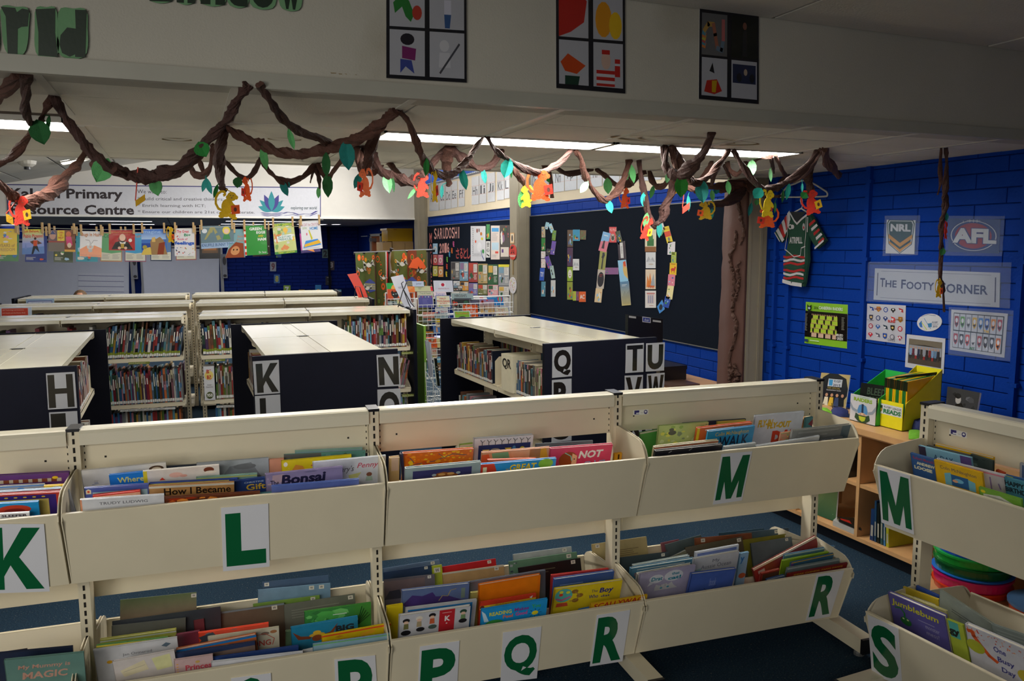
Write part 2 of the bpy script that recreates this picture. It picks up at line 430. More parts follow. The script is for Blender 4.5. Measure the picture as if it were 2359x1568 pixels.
# door in the far side wall
d = empty('door_1',(XW-.01,16.6,0),kind='structure')
g = G(); g.box(XW-.05,16.0,0,XW+.02,16.06,1.83); g.box(XW-.05,16.95,0,XW+.02,17.01,1.83); g.box(XW-.05,16.0,1.79,XW+.02,17.01,1.84)
g.build('door_frame',mat('pale_frame_paint','#a9a498',rough=.4,bump=.02),d)
g = G(); g.box(XW-.02,16.06,0.01,XW+.03,16.95,1.79); g.build('door_panel',mat('brown_door_veneer','#8a4a1c',rough=.4,bump=.05,var=.1),d)
g = G(); g.box(XW-.12,16.5,1.68,XW-.02,16.75,1.75); g.box(XW-.3,16.1,1.78,XW-.28,16.7,1.795); g.build('door_closer',GRAY,d)
# front bulkhead above the soffit, with its corner trim
g = G(); g.box(-4.5,2.40,SOF,XW,2.55,2.42); wf = struct('wall_bulkhead',g,PLASTER)
g = G(); g.box(-4.5,2.375,SOF-.012,XW,2.40,SOF+.03); struct('trim_2',g,mat('bulkhead_corner_trim','#a3a196',rough=.45,bump=.03,var=.04))
g = G(); g.box(XW,-1.0,2.06,XW+.25,2.6,2.5); struct('wall_right_near',g,PLASTER)
# far bulkhead over the opening of the far room
g = G(); g.box(-5,12.95,2.03,XW+.02,13.1,3.9); struct('wall_far_bulkhead',g,PLASTW)
g = G(); g.box(-5,12.93,2.02,XW,12.95,2.05); struct('trim_3',g,mat('white_trim','#e8e6e0',rough=.4,bump=.02))
# left wall of the building, far off frame
g = G(); g.box(-5.2,2.4,0,-5.0,19,4); struct('wall_left',g,PLASTW)
# near wall of the middle space above the soffit (closes it towards us)
g = G(); g.box(-5,4.60,SOF,XW,4.66,3.9); struct('wall_soffit_back',g,PLASTW)

# ceilings -------------------------------------------------------
ceil = empty('ceiling',(0,3.5,SOF),kind='structure')
tile_me = G().box(0.004,0.006,0,0.526,0.526,.015).me('ceiling_tile',TILE)
def tiles(par,x0,x1,y0,y1,z,sx,sy,me,base=(.522,.522),skip=None,jit=0.003):
    rnd = random.Random(3)
    y = y0
    while y < y1-.05:
        x = x0
        while x < x1-.05:
            w = min(sx,x1-x); h = min(sy,y1-y)
            if not (skip and skip(x,y,w,h)):
                o = new_obj('ceiling_tile',me,par)
                o.location = (x-par.location.x,y-par.location.y,z-par.location.z+rnd.uniform(0,jit))
                o.scale = (w/sx*sx/.53,h/sy*sy/.53,1)
            x += sx
        y += sy
LIGHTROW = (3.16,3.42)
XS = [-4.5+.53*i for i in range(16)]
def softile(x0,x1,y0,y1):
    o = new_obj('ceiling_tile',tile_me,ceil); rnd = random.uniform(0,.003)
    o.location = (x0,y0-3.5,rnd); o.scale = ((x1-x0)/.53,(y1-y0)/.53,1)
rows = [(2.40,2.78),(2.78,3.16),(3.42,3.86),(3.86,4.36),(4.36,4.60)]
for (y0,y1) in rows:
    x = -2.46
    while x < XW-.05:
        softile(x,min(x+.53,XW),y0,y1); x += .53
for (a,b) in ((-.36,.74),(2.88,XW)):
    x = a
    while x < b-.03: softile(x,min(x+.53,b),LIGHTROW[0],LIGHTROW[1]); x += .53
g = G(); g.box(-2.46,2.40,SOF+.016,XW,4.60,SOF+.05); g.build('backing_board',GAPM,ceil)
g = G(); g.box(-4.6,4.585,SOF-.004,XW,4.62,SOF+.05); g.build('edge_bar',TBAR,ceil)
for X in [-.33,.16,.68,1.19,1.71,2.25,2.8,3.3]:
    g = G(); g.box(X-.012,2.40,SOF-.003,X+.012,3.15,SOF+.004); g.box(X-.012,3.43,SOF-.003,X+.012,4.6,SOF+.004)
    g.build('grid_bar',TBAR,ceil)
# water stains on the soffit: flat discoloured marks
g = G()
STN = mat('water_stain','#8a7650',rough=.9,bump=.1,bscale=100,var=.15,vscale=30)
def ring(cx,cy,rx,ry,w,z):
    n = 28
    for i in range(n):
        a,b = 2*pi*i/n,2*pi*(i+1)/n
        ra = 1-w*(.6+.4*sin(3*a)); rb = 1-w*(.6+.4*sin(3*b))
        g.poly([(cx+cos(a)*rx,cy+sin(a)*ry,z),(cx+cos(a)*rx*ra,cy+sin(a)*ry*ra,z),(cx+cos(b)*rx*rb,cy+sin(b)*ry*rb,z),(cx+cos(b)*rx,cy+sin(b)*ry,z)])
ring(2.05,2.98,.38,.10,.14,SOF-.0012); ring(2.05,2.98,.25,.06,.1,SOF-.0012)
ring(.0,3.72,.06,.05,.3,SOF-.0012); ring(.42,3.55,.07,.05,.2,SOF-.0012)
g.build('water_stain',STN,ceil)
# light fittings in the soffit
DIFF = mat('lit_diffuser','#ffffff',rough=.4,emit='#fffaf2',estr=34.0)
def troffer(x0,x1,y0,y1,z,label,group,strength=None):
    t = empty('ceiling_light',((x0+x1)/2,(y0+y1)/2,z),label=label,cat='ceiling light',group=group)
    g = G(); w = .012
    g.box(x0,y0,z-.004,x1,y0+w,z+.02); g.box(x0,y1-w,z-.004,x1,y1,z+.02); g.box(x0,y0,z-.004,x0+w,y1,z+.02); g.box(x1-w,y0,z-.004,x1,y1,z+.02)
    g.build('frame',TBAR,t)
    g = G(); g.box(x0+w,y0+w,z,x1-w,y1-w,z+.01); g.build('diffuser',strength or DIFF,t)
troffer(.76,1.80,3.17,3.41,SOF,'long fluorescent ceiling light over the paper vines, left half of the lit strip',None)
troffer(1.81,2.86,3.17,3.41,SOF,'long fluorescent ceiling light over the paper vines, right half of the lit strip',None)
troffer(-1.45,-.37,3.33,3.60,SOF,'fluorescent ceiling light at the far left edge of the photo',None)
# near ceiling tiles, upper right of the picture
nc = empty('ceiling_near',(2.5,1.2,2.40),kind='structure')
y = 2.40
for j in range(5):
    x = -0.2
    while x < XW-.05:
        w = min(1.1,XW-x); o = new_obj('ceiling_tile',tile_me,nc); o.location = (x-2.5,y-.55-1.2,random.uniform(0,.004)); o.scale = (w/.53,.55/.53,1); x += 1.1
    y -= .55
g = G(); g.box(-4.5,-1,2.416,XW,2.4,2.44); g.build('backing_board',GAPM,nc)
# raked ceiling of the middle space
rc = empty('ceiling_raked',(0,9,2.2),kind='structure')
def rz(x): return 2.43+.2*(x+2.4)
sl = math.atan(.2)
tme = G().box(0.005,0.006,0,0.595,1.194,.015).me('ceiling_tile',TILE)
for i in range(15):
    x = -5+.6*i
    for j in range(4 if x > -1 else 7):
        y = 13-1.2*(j+1)
        o = new_obj('ceiling_tile',tme,rc); o.location = (x,y-9,rz(x)-2.2); o.rotation_euler = (0,-sl,0)
g = G(); g.poly([(-5,4.6,rz(-5)+.03),(-5,13,rz(-5)+.03),(4,13,rz(4)+.03),(4,4.6,rz(4)+.03)]); g.build('backing_board',PLASTW,rc)
# a lit fitting in the raked ceiling, seen between the vines at the left
p = atY(158,372,8.2)
t = empty('ceiling_light',(p.x,8.2,rz(p.x)-.02),label='small lit panel in the sloping ceiling above the banner, at the left',cat='ceiling light')
pts = [atP(x,y,(0,0,rz(0)-.01),Vector((-.2,0,1)).normalized()) for x,y in ((139,373),(174,366.5),(205,367),(145,378.5))]
g = G(); g.slab([pts[3],pts[2],pts[1],pts[0]],(-.196,0,.98),-.012,'#ffffff'); g.build('diffuser',mat('lit_panel','#ffffff',rough=.4,emit='#fff8ee',estr=9),t)
g = G(); g.tube([pts[0],pts[1],pts[2],pts[3]],.012,k=4,closed=True); g.build('frame',TBAR,t)
# smoke detector
pd = atP(62,372,(0,0,rz(0)-.005),Vector((-.2,0,1)).normalized())
t = empty('smoke_detector',pd,label='round white detector on the sloping ceiling above the banner',cat='detector')
g = G(); g.tube([pd+Vector((0,0,-.06)),pd+Vector((0,0,-.03)),pd+Vector((0,0,.01))],[.05,.09,.1],k=16); g.build('detector_body',TBAR,t)
g = G(); g.tube([pd+Vector((0,0,-.09)),pd+Vector((0,0,-.06))],.035,k=10); g.build('sensor',BLACKP,t)
# far room ceiling
fc = empty('ceiling_far',(0,16,2.03),kind='structure')
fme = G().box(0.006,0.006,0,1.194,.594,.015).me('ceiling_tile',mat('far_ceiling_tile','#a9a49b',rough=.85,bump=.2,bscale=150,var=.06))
for i in range(8):
    for j in range(9):
        o = new_obj('ceiling_tile',fme,fc); o.location = (-5+1.2*i,13.1+.6*j-16,random.uniform(0,.004))
g = G(); g.box(-5,13.1,2.046,4,18.6,2.08); g.build('backing_board',GAPM,fc)
FL = mat('far_lit_diffuser','#ffffff',rough=.4,emit='#f2f0ff',estr=8)
zz = 2.03
for (a,b,label) in (((183,508.5),(351,508.5),'long fluorescent light under the banner, near left of the far room'),((519,508),(680,510),'long fluorescent light under the banner, near right of the far room'),
              ((0,517),(42,517.5),'fluorescent light at the left edge of the far room ceiling'),((205,515.8),(222,515.8),'short far fluorescent light behind the left one'),
              ((256,515.8),(357,516),'thin fluorescent light, second behind the left one'),((507,515.6),(632,515.8),'thin fluorescent light, second behind the right one'),
              ((682,515.8),(754,516),'thin fluorescent light between the last covers on the line'),((763,516),(785,516),'small fluorescent light to the right of the last hanging cover')):
    A = atZ(a[0],a[1],zz); B = atZ(b[0],b[1],zz); y = (A.y+B.y)/2
    troffer(min(A.x,B.x),max(A.x,B.x),y-.13,y+.13,zz-.004,label,'fluorescent lights of the far room',FL)
GAIN[0] = 1.8
# ================================================================ PICTURE-BOOK DISPLAY UNITS
TH = radians(-4.196); LB = 0.9142
P0 = atZ(172,985,EYE-.555)
class Frame:
    def __init__(s,O,ang): s.O = Vector((O[0],O[1],0)); s.U = Vector((cos(ang),sin(ang),0)); s.V = Vector((sin(ang),-cos(ang),0)); s.ang = ang
    def P(s,u,v,z): return s.O + s.U*u + s.V*v + Vector((0,0,z))
    def onV(s,x,y,w): p = atP(x,y,s.O+s.V*w,s.V); q = p-s.O; return q.dot(s.U),p.z
    def onU(s,x,y,u): p = atP(x,y,s.O+s.U*u,s.U); q = p-s.O; return q.dot(s.V),p.z
    def box(s,g,u0,v0,z0,u1,v1,z1,col='#888888'):
        return g.box(u0,-v1,z0,u1,-v0,z1,col,T=lambda a,b,c: s.P(a,-b,c))
F1 = Frame(P0,TH)
F2 = Frame((2.405,1.985),radians(-88.0))
ZT = 1.045
UP = {'lip': .857,'ft': .625,'bk': .575,'side': .925,'vl': .27,'vb': .20}
RU = {'lip': .70,'ft': .475,'bk': .468,'side': .77,'vl': .27,'vb': .20,'v0': .07,'bh': .13}
RL = {'lip': .30,'ft': .085,'bk': .060,'side': .35,'vl': .275,'vb': .20}
LO = {'lip': .335,'ft': .100,'bk': .070,'side': .385,'vl': .275,'vb': .20}
def bin_side(g,fr,u,th,d,sg):
    """end plate of a trough with its rounded front top corner"""
    vl,vb = d['vl'],d['vb']; zs = d['side']; r = .075
    prof = [(.012,d['bk']),(.012,zs-.005),(.05,zs),(vl-r,zs-.012)]
    for k in range(1,6):
        a = k/5*pi/2; prof.append((vl-r+sin(a)*r+.0,zs-.012-r*(1-cos(a))*1.05))
    prof += [(vl+.004,d['lip']-.02),(vl-.014,d['lip']-.06),(vb,d['ft'])]
    A = [fr.P(u-th/2,sg*v,z) for v,z in prof]; B = [fr.P(u+th/2,sg*v,z) for v,z in prof]; n = len(A)
    F = [tuple(range(n)),tuple(reversed(range(n,2*n)))] + [(i,n+i,n+(i+1) % n,(i+1) % n) for i in range(n)]
    g.mesh(A+B,F)
def trough(stand,fr,u0,u1,d,sg,label):
    e = 0.0045
    if sg < 0: d = RU if d['lip'] > .6 else RL
    a,b = u0+e,u1-e; vl,vb = d['vl'],d['vb']; t = .0025
    g = G()                                           # front sheet with folded lip
    P = fr.P
    def sheet(v0,z0,v1,z1,th=t,ua=a,ub=b):
        dv,dz = v1-v0,z1-z0; l = hypot(dv,dz); nv,nz = -dz/l*th,dv/l*th
        Q = [P(ua,sg*v0,z0),P(ub,sg*v0,z0),P(ub,sg*v1,z1),P(ua,sg*v1,z1),P(ua,sg*(v0+nv),z0+nz),P(ub,sg*(v0+nv),z0+nz),P(ub,sg*(v1+nv),z1+nz),P(ua,sg*(v1+nv),z1+nz)]
        g.mesh(Q,[(0,3,2,1),(4,5,6,7),(0,1,5,4),(1,2,6,5),(2,3,7,6),(3,0,4,7)])
    sheet(vb,d['ft'],vl,d['lip']); sheet(vl,d['lip']-.002,vl-.012,d['lip']+.0005,.003)
    sheet(d.get('v0',.014),d['bk'],vb,d['ft']); sheet(d.get('v0',.014),d['bk'],d.get('v0',.014),d['bk']+d.get('bh',.16))
    root = g.build('trough',CREAM,stand)
    for uu in (a,b):
        g = G(); bin_side(g,fr,uu,.003,d,sg); g.build('end_plate',CREAM,root)
    return root
def display_unit(fr,posts,label,feet,zt=ZT,logo=()):
    root = empty('display_stand',fr.P((posts[0]+posts[-1])/2,0,0),fr.ang,label=label,cat='book display stand')
    for i,u in enumerate(posts):
        g = G(); fr.box(g,u-.0165,-.03,.05,u+.0165,.03,zt-.002); po = g.build('post',CREAM,root)
        g = G()
        z = .12
        while z < zt-.012:
            fr.box(g,u-.0033,.0301,z,u+.0033,.0306,z+.0165); fr.box(g,u-.0033,-.0306,z,u+.0033,-.0301,z+.0165); z += .0275
        g.build('slot_column',SLOT,po,kind='stuff')
        g = G(); fr.box(g,u-.019,-.045,zt-.006,u+.019,.034,zt+.003); g.build('post_cap',BLACKP,root)
    for i in range(len(posts)-1):
        a,b = posts[i]+.018,posts[i+1]-.018
        g = G()   # hood: rounded channel
        prof = [(.038,zt-.048),(.040,zt-.012),(.034,zt-.003),(.024,zt),(-.024,zt),(-.034,zt-.003),(-.040,zt-.012),(-.038,zt-.048),(-.034,zt-.048),(-.035,zt-.014),(.035,zt-.014),(.034,zt-.048)]
        A = [fr.P(a,v,z) for v,z in prof]; B = [fr.P(b,v,z) for v,z in prof]; n = len(A)
        g.mesh(A+B,[tuple(reversed(range(n))),tuple(range(n,2*n))] + [(i_,(i_+1) % n,n+(i_+1) % n,n+i_) for i_ in range(n)])
        g.build('hood',CREAMG,root)
        g = G(); fr.box(g,a,-.003,zt-.155,b,.003,zt-.012)
        hp = g.build('header_panel',CREAM,root)
        g = G()
        for uu in (a+.06,b-.07): fr.box(g,uu,.0031,zt-.10,uu+.006,.0036,zt-.094)
        for k in range(5): fr.box(g,a+.004,.0031,zt-.15+k*.022,a+.007,.0036,zt-.143+k*.022); fr.box(g,b-.007,.0031,zt-.15+k*.022,b-.004,.0036,zt-.143+k*.022)
        g.build('screw_holes',SLOT,hp,kind='stuff')
        if i in logo:
            o = fr.P(a+.06,.0035,zt-.075); s = Sheet(o,fr.P(a+.125,.0035,zt-.075),fr.P(a+.125,.0035,zt-.095),fr.P(a+.06,.0035,zt-.095),aspect=None)
            s.rect(0,0,1,1,'#d5d2c8'); s.rect(.08,.1,.4,.85,'#241f5c'); s.rect(.2,.55,.48,.75,'#e8e8e8'); s.line([(.5,.6),(.62,.6)],.08,'#9a98a0')
            s.ell(.82,.5,.12,.4,'#241f5c',16); s.ell(.82,.48,.07,.22,'#e8e8e8',12); s.rect(.76,.62,.88,.9,'#241f5c')
            s.g.build('maker_sticker',PRINT,hp)
        g = G(); fr.box(g,a-.002,-.012,.055,b+.002,.012,.09); g.build('base_rail',CREAM,root)
    for u in feet:
        f = G(); fr.box(f,u-.03,-.36,.03,u+.03,.36,.087); fo = f.build('foot',CREAM,root)
        f = G(); fr.box(f,u-.0305,.3595,.0295,u+.0305,.372,.0875); fr.box(f,u-.0305,-.372,.0295,u+.0305,-.3595,.0875); f.build('end_caps',BLACKP,fo,kind='stuff')
        f = G()
        for v in (-.32,.32): f.tube([fr.P(u,v,0.001),fr.P(u,v,.012),fr.P(u,v,.03)],[.02,.02,.007],k=10)
        f.build('levelling_glides',GRAY,fo,kind='stuff')
    return root
DS1 = display_unit(F1,[-LB,0,LB,2*LB,3*LB],'long cream steel display stand with rows of picture-book troughs across the foreground',[-LB,0,LB,2*LB,3*LB],logo=(3,))
UR = [0,LB,2*LB]
DS2 = display_unit(F2,UR,'cream steel display stand at the right edge with green M and S letters',[0,LB,2*LB],logo=(0,))
TR = []
names = {-1: 'leftmost bay, cut by the photo edge',0: 'second bay, above the green L',1: 'middle bay',2: 'right-hand bay of the long stand'}
nm = {-1: 'leftmost bay',0: 'bay with the L',1: 'bay without a letter',2: 'bay with the M'}
nl = {-1: 'leftmost bay',0: 'bay under the L',1: 'bay with letters P, Q and R',2: 'right bay with a single R'}
for i in (-1,0,1,2):
    trough(DS1,F1,i*LB,(i+1)*LB,UP,1,'upper front cream trough of the long stand, '+nm[i])
    trough(DS1,F1,i*LB,(i+1)*LB,UP,-1,'upper rear cream trough of the long stand, behind the '+nm[i])
    trough(DS1,F1,i*LB,(i+1)*LB,LO,1,'lower front cream trough of the long stand, '+nl[i])
    trough(DS1,F1,i*LB,(i+1)*LB,LO,-1,'lower rear cream trough of the long stand, behind the '+nl[i])
for i in (0,1):
    w = ('first bay' if i == 0 else 'bay beyond the photo edge')
    trough(DS2,F2,i*LB,(i+1)*LB,UP,1,'upper cream trough of the right-hand stand with the M, '+w)
    trough(DS2,F2,i*LB,(i+1)*LB,LO,1,'lower cream trough of the right-hand stand with the S, '+w)
    trough(DS2,F2,i*LB,(i+1)*LB,LO,-1,'lower rear trough of the right-hand stand, '+w)

# letter cards on the troughs ------------------------------------
def face_pt(fr,x,y,d):
    """pixel -> point on the sloping front panel of a trough"""
    p0 = fr.P(0,d['vl'],d['lip']); t = fr.P(0,d['vb'],d['ft'])-p0
    n = fr.U.cross(t).normalized()
    if n.dot(fr.V) < 0: n = -n
    return atP(x,y,p0,n),n
GREEN = '#0c4a2a'
BIG = {'K': [[(0,0),(.3,0),(.3,1),(0,1)],[(.3,.5),(.66,0),(1,0),(.58,.47)],[(.26,.56),(.45,.34),(.58,.47),(1,1),(.68,1),(.42,.6),(.3,.78)]],
 'L': [[(0,0),(.38,0),(.38,1),(0,1)],[(.38,.72),(1,.72),(1,1),(.38,1)]],
 'M': [[(0,0),(.27,0),(.2,1),(0,1)],[(1,0),(.73,0),(.8,1),(1,1)],[(0,0),(.27,0),(.5,.62),(.5,1),(.4,1)],[(1,0),(.73,0),(.5,.62),(.5,1),(.6,1)]],
 'H': [[(0,0),(.27,0),(.27,1),(0,1)],[(.73,0),(1,0),(1,1),(.73,1)],[(.27,.42),(.73,.42),(.73,.58),(.27,.58)]],
 'I': [[(0,0),(1,0),(1,1),(0,1)]],
 'N': [[(0,0),(.27,0),(.27,1),(0,1)],[(.73,0),(1,0),(1,1),(.73,1)],[(0,0),(.27,0),(1,1),(.73,1)]],
 'T': [[(0,0),(1,0),(1,.16),(0,.16)],[(.36,.16),(.64,.16),(.64,1),(.36,1)]],
 'V': [[(0,0),(.28,0),(.5,.68),(.62,1),(.38,1)],[(1,0),(.72,0),(.5,.68),(.38,1),(.62,1)]],
 'W': [[(0,0),(.2,0),(.3,.7),(.36,1),(.18,1)],[(.3,.6),(.42,.05),(.58,.05),(.36,1),(.2,1)],[(.7,.6),(.58,.05),(.42,.05),(.64,1),(.8,1)],[(1,0),(.8,0),(.7,.7),(.64,1),(.82,1)]],
 'X': [[(0,0),(.3,0),(1,1),(.7,1)],[(1,0),(.7,0),(0,1),(.3,1)]],
 'Y': [[(0,0),(.3,0),(.62,.6),(.36,.6)],[(1,0),(.7,0),(.38,.6),(.62,.6)],[(.36,.58),(.64,.58),(.64,1),(.36,1)]]}
def big(letter,u0,v0,u1,v1,col,bold=.03,sh=0.0):
    """thick poster capital as print items"""
    if letter in BIG: return [('p',[(u0+(u1-u0)*x + sh*(1-y)*(v1-v0),v0+(v1-v0)*y) for x,y in p],col) for p in BIG[letter]]
    return [('t',letter,u0,v0,u1,v1,col,bold,sh)]
def letter_card(fr,d,px,letter,box,label,clip=True,shear=0.0,bold=0.04):
    P4 = []
    for x,y in px:
        p,n = face_pt(fr,x,y,d); P4.append(p)
    t = sheet_obj('letter_card',*P4,'#c3c4cc',big(letter,box[0],box[1],box[2],box[3],GREEN,bold),th=.001,m=GLOSS,off=.0035,
              label=label,cat='letter card')
letter_card(F1,UP,[(-30,1205),(102,1205),(115,1360),(-25,1365)],'K',(-.02,.05,.92,.95),'white card with a big green K on the leftmost upper trough')
letter_card(F1,UP,[(509,1168),(618,1158),(621,1303),(514,1314)],'L',(.08,.1,.93,.93),'white card with a big green L on the second upper trough')
letter_card(F1,UP,[(1661,1044),(1732,1038),(1708,1151),(1641,1161)],'M',(.05,.06,.95,.92),'white card with a green M on the long stand')
letter_card(F1,LO,[(770,1517),(864,1507),(872,1640),(775,1650)],'P',(.08,.03,.9,.98),'white card with a green P at the bottom edge, left of the lower bay post')
letter_card(F1,LO,[(532,1560),(624,1548),(630,1680),(540,1690)],'O',(.08,.03,.9,.98),'white card with a green letter at the bottom edge below the blank white book')
letter_card(F1,LO,[(967,1487),(1058,1474),(1052,1590),(960,1610)],'P',(.05,.08,.92,.98),'white card with a green P left of the Q')
letter_card(F1,LO,[(1158,1455),(1247,1441),(1236,1560),(1152,1570)],'Q',(.06,.1,.93,.92),'white card with a green Q on the lower trough')
letter_card(F1,LO,[(1374,1415),(1451,1403),(1433,1521),(1358,1533)],'R',(.06,.06,.92,.95),'white card with a green R right of the Q')
letter_card(F1,LO,[(1880,1322),(1944,1312),(1911,1418),(1855,1428)],'R',(.08,.05,.92,.93),'white card with a green R at the right end of the long stand')
letter_card(F2,UP,[(2023,1072),(2098,1094),(2107,1230),(2032,1202)],'M',(.06,.06,.95,.93),'white card with a green M on the right-hand stand')
letter_card(F2,LO,[(2000,1414),(2071,1446),(2080,1580),(2010,1550)],'S',(.08,.08,.92,.95),'white card with a green S on the right-hand stand')
# ================================================================ LIBRARY SHELVING
PAL = [('#23304f','navy'),('#2a6fb0','blue'),('#b8302c','red'),('#e0dccf','white'),('#1f1d22','black'),('#d9a32a','yellow'),('#5f8a34','green'),
       ('#6d3f77','purple'),('#d2662a','orange'),('#8c8f93','grey'),('#c9bd93','cream'),('#7a4a30','brown'),('#57a3b5','teal'),('#cf7f8f','pink'),('#2c4a3a','dark green'),
       ('#7fb0d8','pale blue'),('#8f1f2f','maroon')]
PAL = [('#%02x%02x%02x' % tuple(int((.80*int(c[i:i+2],16) + .20*(int(c[1:3],16)+int(c[3:5],16)+int(c[5:7],16))/3)*.86) for i in (1,3,5)),n_) for c,n_ in PAL]
def lib_unit(fr,posts,label,hw=.30,shelves=(.67,.30,.075),panel=(True,True),zt=1.05,phw=.37,sides=(1,-1),clip=True):
    root = empty('bookcase',fr.P((posts[0]+posts[-1])/2,0,0),fr.ang,label=label,cat='library bookcase')
    for i,u in enumerate(posts):
        g = G(); fr.box(g,u-.016,-.03,0.0,u+.016,.03,zt-.006); po = g.build('post',CREAM,root)
        g = G()
        z = .1
        while z < zt-.03:
            fr.box(g,u-.003,.0301,z,u+.003,.0308,z+.015); fr.box(g,u-.003,-.0308,z,u+.003,-.0301,z+.015); z += .0275
        g.build('slot_column',SLOT,po,kind='stuff')
        if clip: g = G(); fr.box(g,u-.012,-.035,zt-.004,u+.012,.035,zt+.002); g.build('post_clip',BLACKP,root)
    for s,pn in ((0,panel[0]),(1,panel[1])):
        if not pn: continue
        u = posts[0]-.045 if s == 0 else posts[-1]+.018
        g = G(); fr.box(g,u,-phw,0.0,u+.027,phw,zt+.006); g.build('end_panel',NAVY,root)
    for i in range(len(posts)-1):
        a,b = posts[i],posts[i+1]
        g = G(); fr.box(g,a+.017,-.004,zt-.16,b-.017,.004,zt-.03)
        for uu in (a+.09,b-.09): fr.box(g,uu,-.0045,zt-.1,uu+.005,.0045,zt-.095)
        g.build('centre_panel',CREAM,root)
        g = G(); fr.box(g,a+.017,-.016,0,b-.017,.016,.07); g.build('base_rail',CREAM,root)
        g = G(); fr.box(g,a+.006,-.0275,zt-.004,b-.006,.0275,zt-.0015); g.build('top_infill',CREAMG,root)
        for sd in sides:
            e = .004
            g = G()   # canopy: thin top with folded front edge
            fr.box(g,a+e,min(.028*sd,hw*sd),zt-.003,b-e,max(.028*sd,hw*sd),zt)
            fr.box(g,a+e,min((hw-.003)*sd,hw*sd),zt-.026,b-e,max((hw-.003)*sd,hw*sd),zt-.001)
            fr.box(g,a+e,min(.028*sd,.031*sd),zt-.02,b-e,max(.028*sd,.031*sd),zt+.001)
            cn = g.build('canopy',CREAMG,root)
            for uu in (a+e,b-e-.003):
                g = G(); pr = [(.03,zt-.003),(.03,zt-.085),(.08,zt-.075),(hw-.012,zt-.052),(hw-.002,zt-.044),(hw,zt-.034),(hw,zt-.003)]
                A = [fr.P(uu,v*sd,z) for v,z in pr]; B = [fr.P(uu+.003,v*sd,z) for v,z in pr]; n = len(A)
                g.mesh(A+B,[tuple(range(n)),tuple(reversed(range(n,2*n)))] + [(k,n+k,n+(k+1) % n,(k+1) % n) for k in range(n)])
                g.build('bracket',CREAM,cn)
            for z in shelves:
                g = G(); fr.box(g,a+e+.004,min(.02*sd,(hw-.02)*sd),z-.003,b-e-.004,max(.02*sd,(hw-.02)*sd),z)
                fr.box(g,a+e+.004,min((hw-.023)*sd,(hw-.02)*sd),z-.032,b-e-.004,max((hw-.023)*sd,(hw-.02)*sd),z)
                for uu in (a+e,b-e-.003):
                    pr = [(.02,z-.03),(hw-.03,z-.032),(hw-.02,z-.02),(hw-.02,z+.0),(hw-.08,z+.03),(.02,z+.09)]
                    A = [fr.P(uu,v*sd,zz) for v,zz in pr]; B = [fr.P(uu+.003,v*sd,zz) for v,zz in pr]; n = len(A)
                    g.mesh(A+B,[tuple(range(n)),tuple(reversed(range(n,2*n)))] + [(k,n+k,n+(k+1) % n,(k+1) % n) for k in range(n)])
                g.build('shelf',CREAM,root)
    return root
K_ = Frame((.66,4.10),radians(90.3)); H_ = Frame((-.845,4.10),radians(90.6)); Q_ = Frame((2.195,3.985),radians(92.2))
KP = [.045,.88,1.725]
UK = lib_unit(K_,KP,'low bookcase with navy end panel lettered K and N',phw=.368)
UH = lib_unit(H_,KP,'low bookcase at left with navy end panel lettered H',phw=.368)
UQ = lib_unit(Q_,[.045,.87,1.69],'low bookcase with navy end panel lettered Q, T and U',phw=.372)
R3 = Frame((0,7.035),radians(-4.1)); R2 = Frame((0,8.55),radians(-5.0)); R1 = Frame((0,9.95),radians(-4.8))
NS = (.735,.372,.075)
lib_unit(R3,[-2.57,-1.715,-.86,-.012],'first long row of non-fiction shelves, left part behind the H bookcase',shelves=NS,panel=(False,False),phw=.33)
lib_unit(R3,[.108,.965,1.80],'first long row of non-fiction shelves, right part ending in a navy panel',shelves=NS,panel=(False,True),phw=.33)
lib_unit(R2,[-1.67,-.78,.06],'second row of shelves, left part, with a red and white subject sign',shelves=NS,panel=(True,False),phw=.33)
lib_unit(R2,[.11,.94,1.78],'second row of shelves, right part, with the red folder on top',shelves=NS,panel=(False,True),phw=.33)
lib_unit(R1,[-1.63,-.79,.03],'rearmost row of shelves, left part, with a pale blue classification sign',shelves=NS,panel=(True,False),phw=.33)
lib_unit(R1,[.09,.88,1.70],'rearmost row of shelves, right part, below the wall numbers',shelves=NS,panel=(False,True),phw=.33)

# letter sheets on the end panels
GAIN[0] = 1.15
def panel_card(fr,px,letter,box,label,bold=.03):
    n = -fr.U; p0 = fr.P(0,0,0) - fr.U*0.0
    P4 = [atP(x,y,p0,n) for x,y in px]
    sheet_obj('letter_card',*P4,'#84868b',big(letter,*box,'#121212',bold),th=.001,m=GLOSS,off=.0035,label=label,cat='letter card')
panel_card(K_,[(582,832),(642,828.5),(645,905),(587,909)],'K',(.1,.08,.95,.95),'grey card with a black K on the navy end panel')
panel_card(K_,[(587,912),(645,908),(648,980),(590,985)],'I',(.18,.08,.42,1),'grey card with a black upright stroke under the K card')
panel_card(K_,[(867,817.5),(920,814.5),(922.5,888),(870.5,891)],'N',(.06,.07,.94,.95),'grey card with a black N on the navy end panel')
panel_card(K_,[(869,897),(922,894),(924,968),(871,971)],'O',(.06,.08,.94,.96),'grey card with a black O under the N card',.05)
panel_card(H_,[(106,859.5),(172,856),(178,939),(111,943)],'H',(.04,.05,.92,.96),'grey card with a black H on the navy end panel')
panel_card(H_,[(113,949.5),(178,946),(183,1030),(118,1034)],'I',(.05,.04,.58,1),'grey card with a thick black stroke under the H card')
panel_card(Q_,[(1272,801.5),(1317,798),(1317,866),(1271.5,870)],'Q',(.08,.08,.94,.95),'grey card with a black Q on the navy end panel',.05)
panel_card(Q_,[(1271,875),(1316,871.5),(1316,942),(1271,946)],'R',(.08,.08,.94,.96),'grey card with a black R under the Q card',.05)
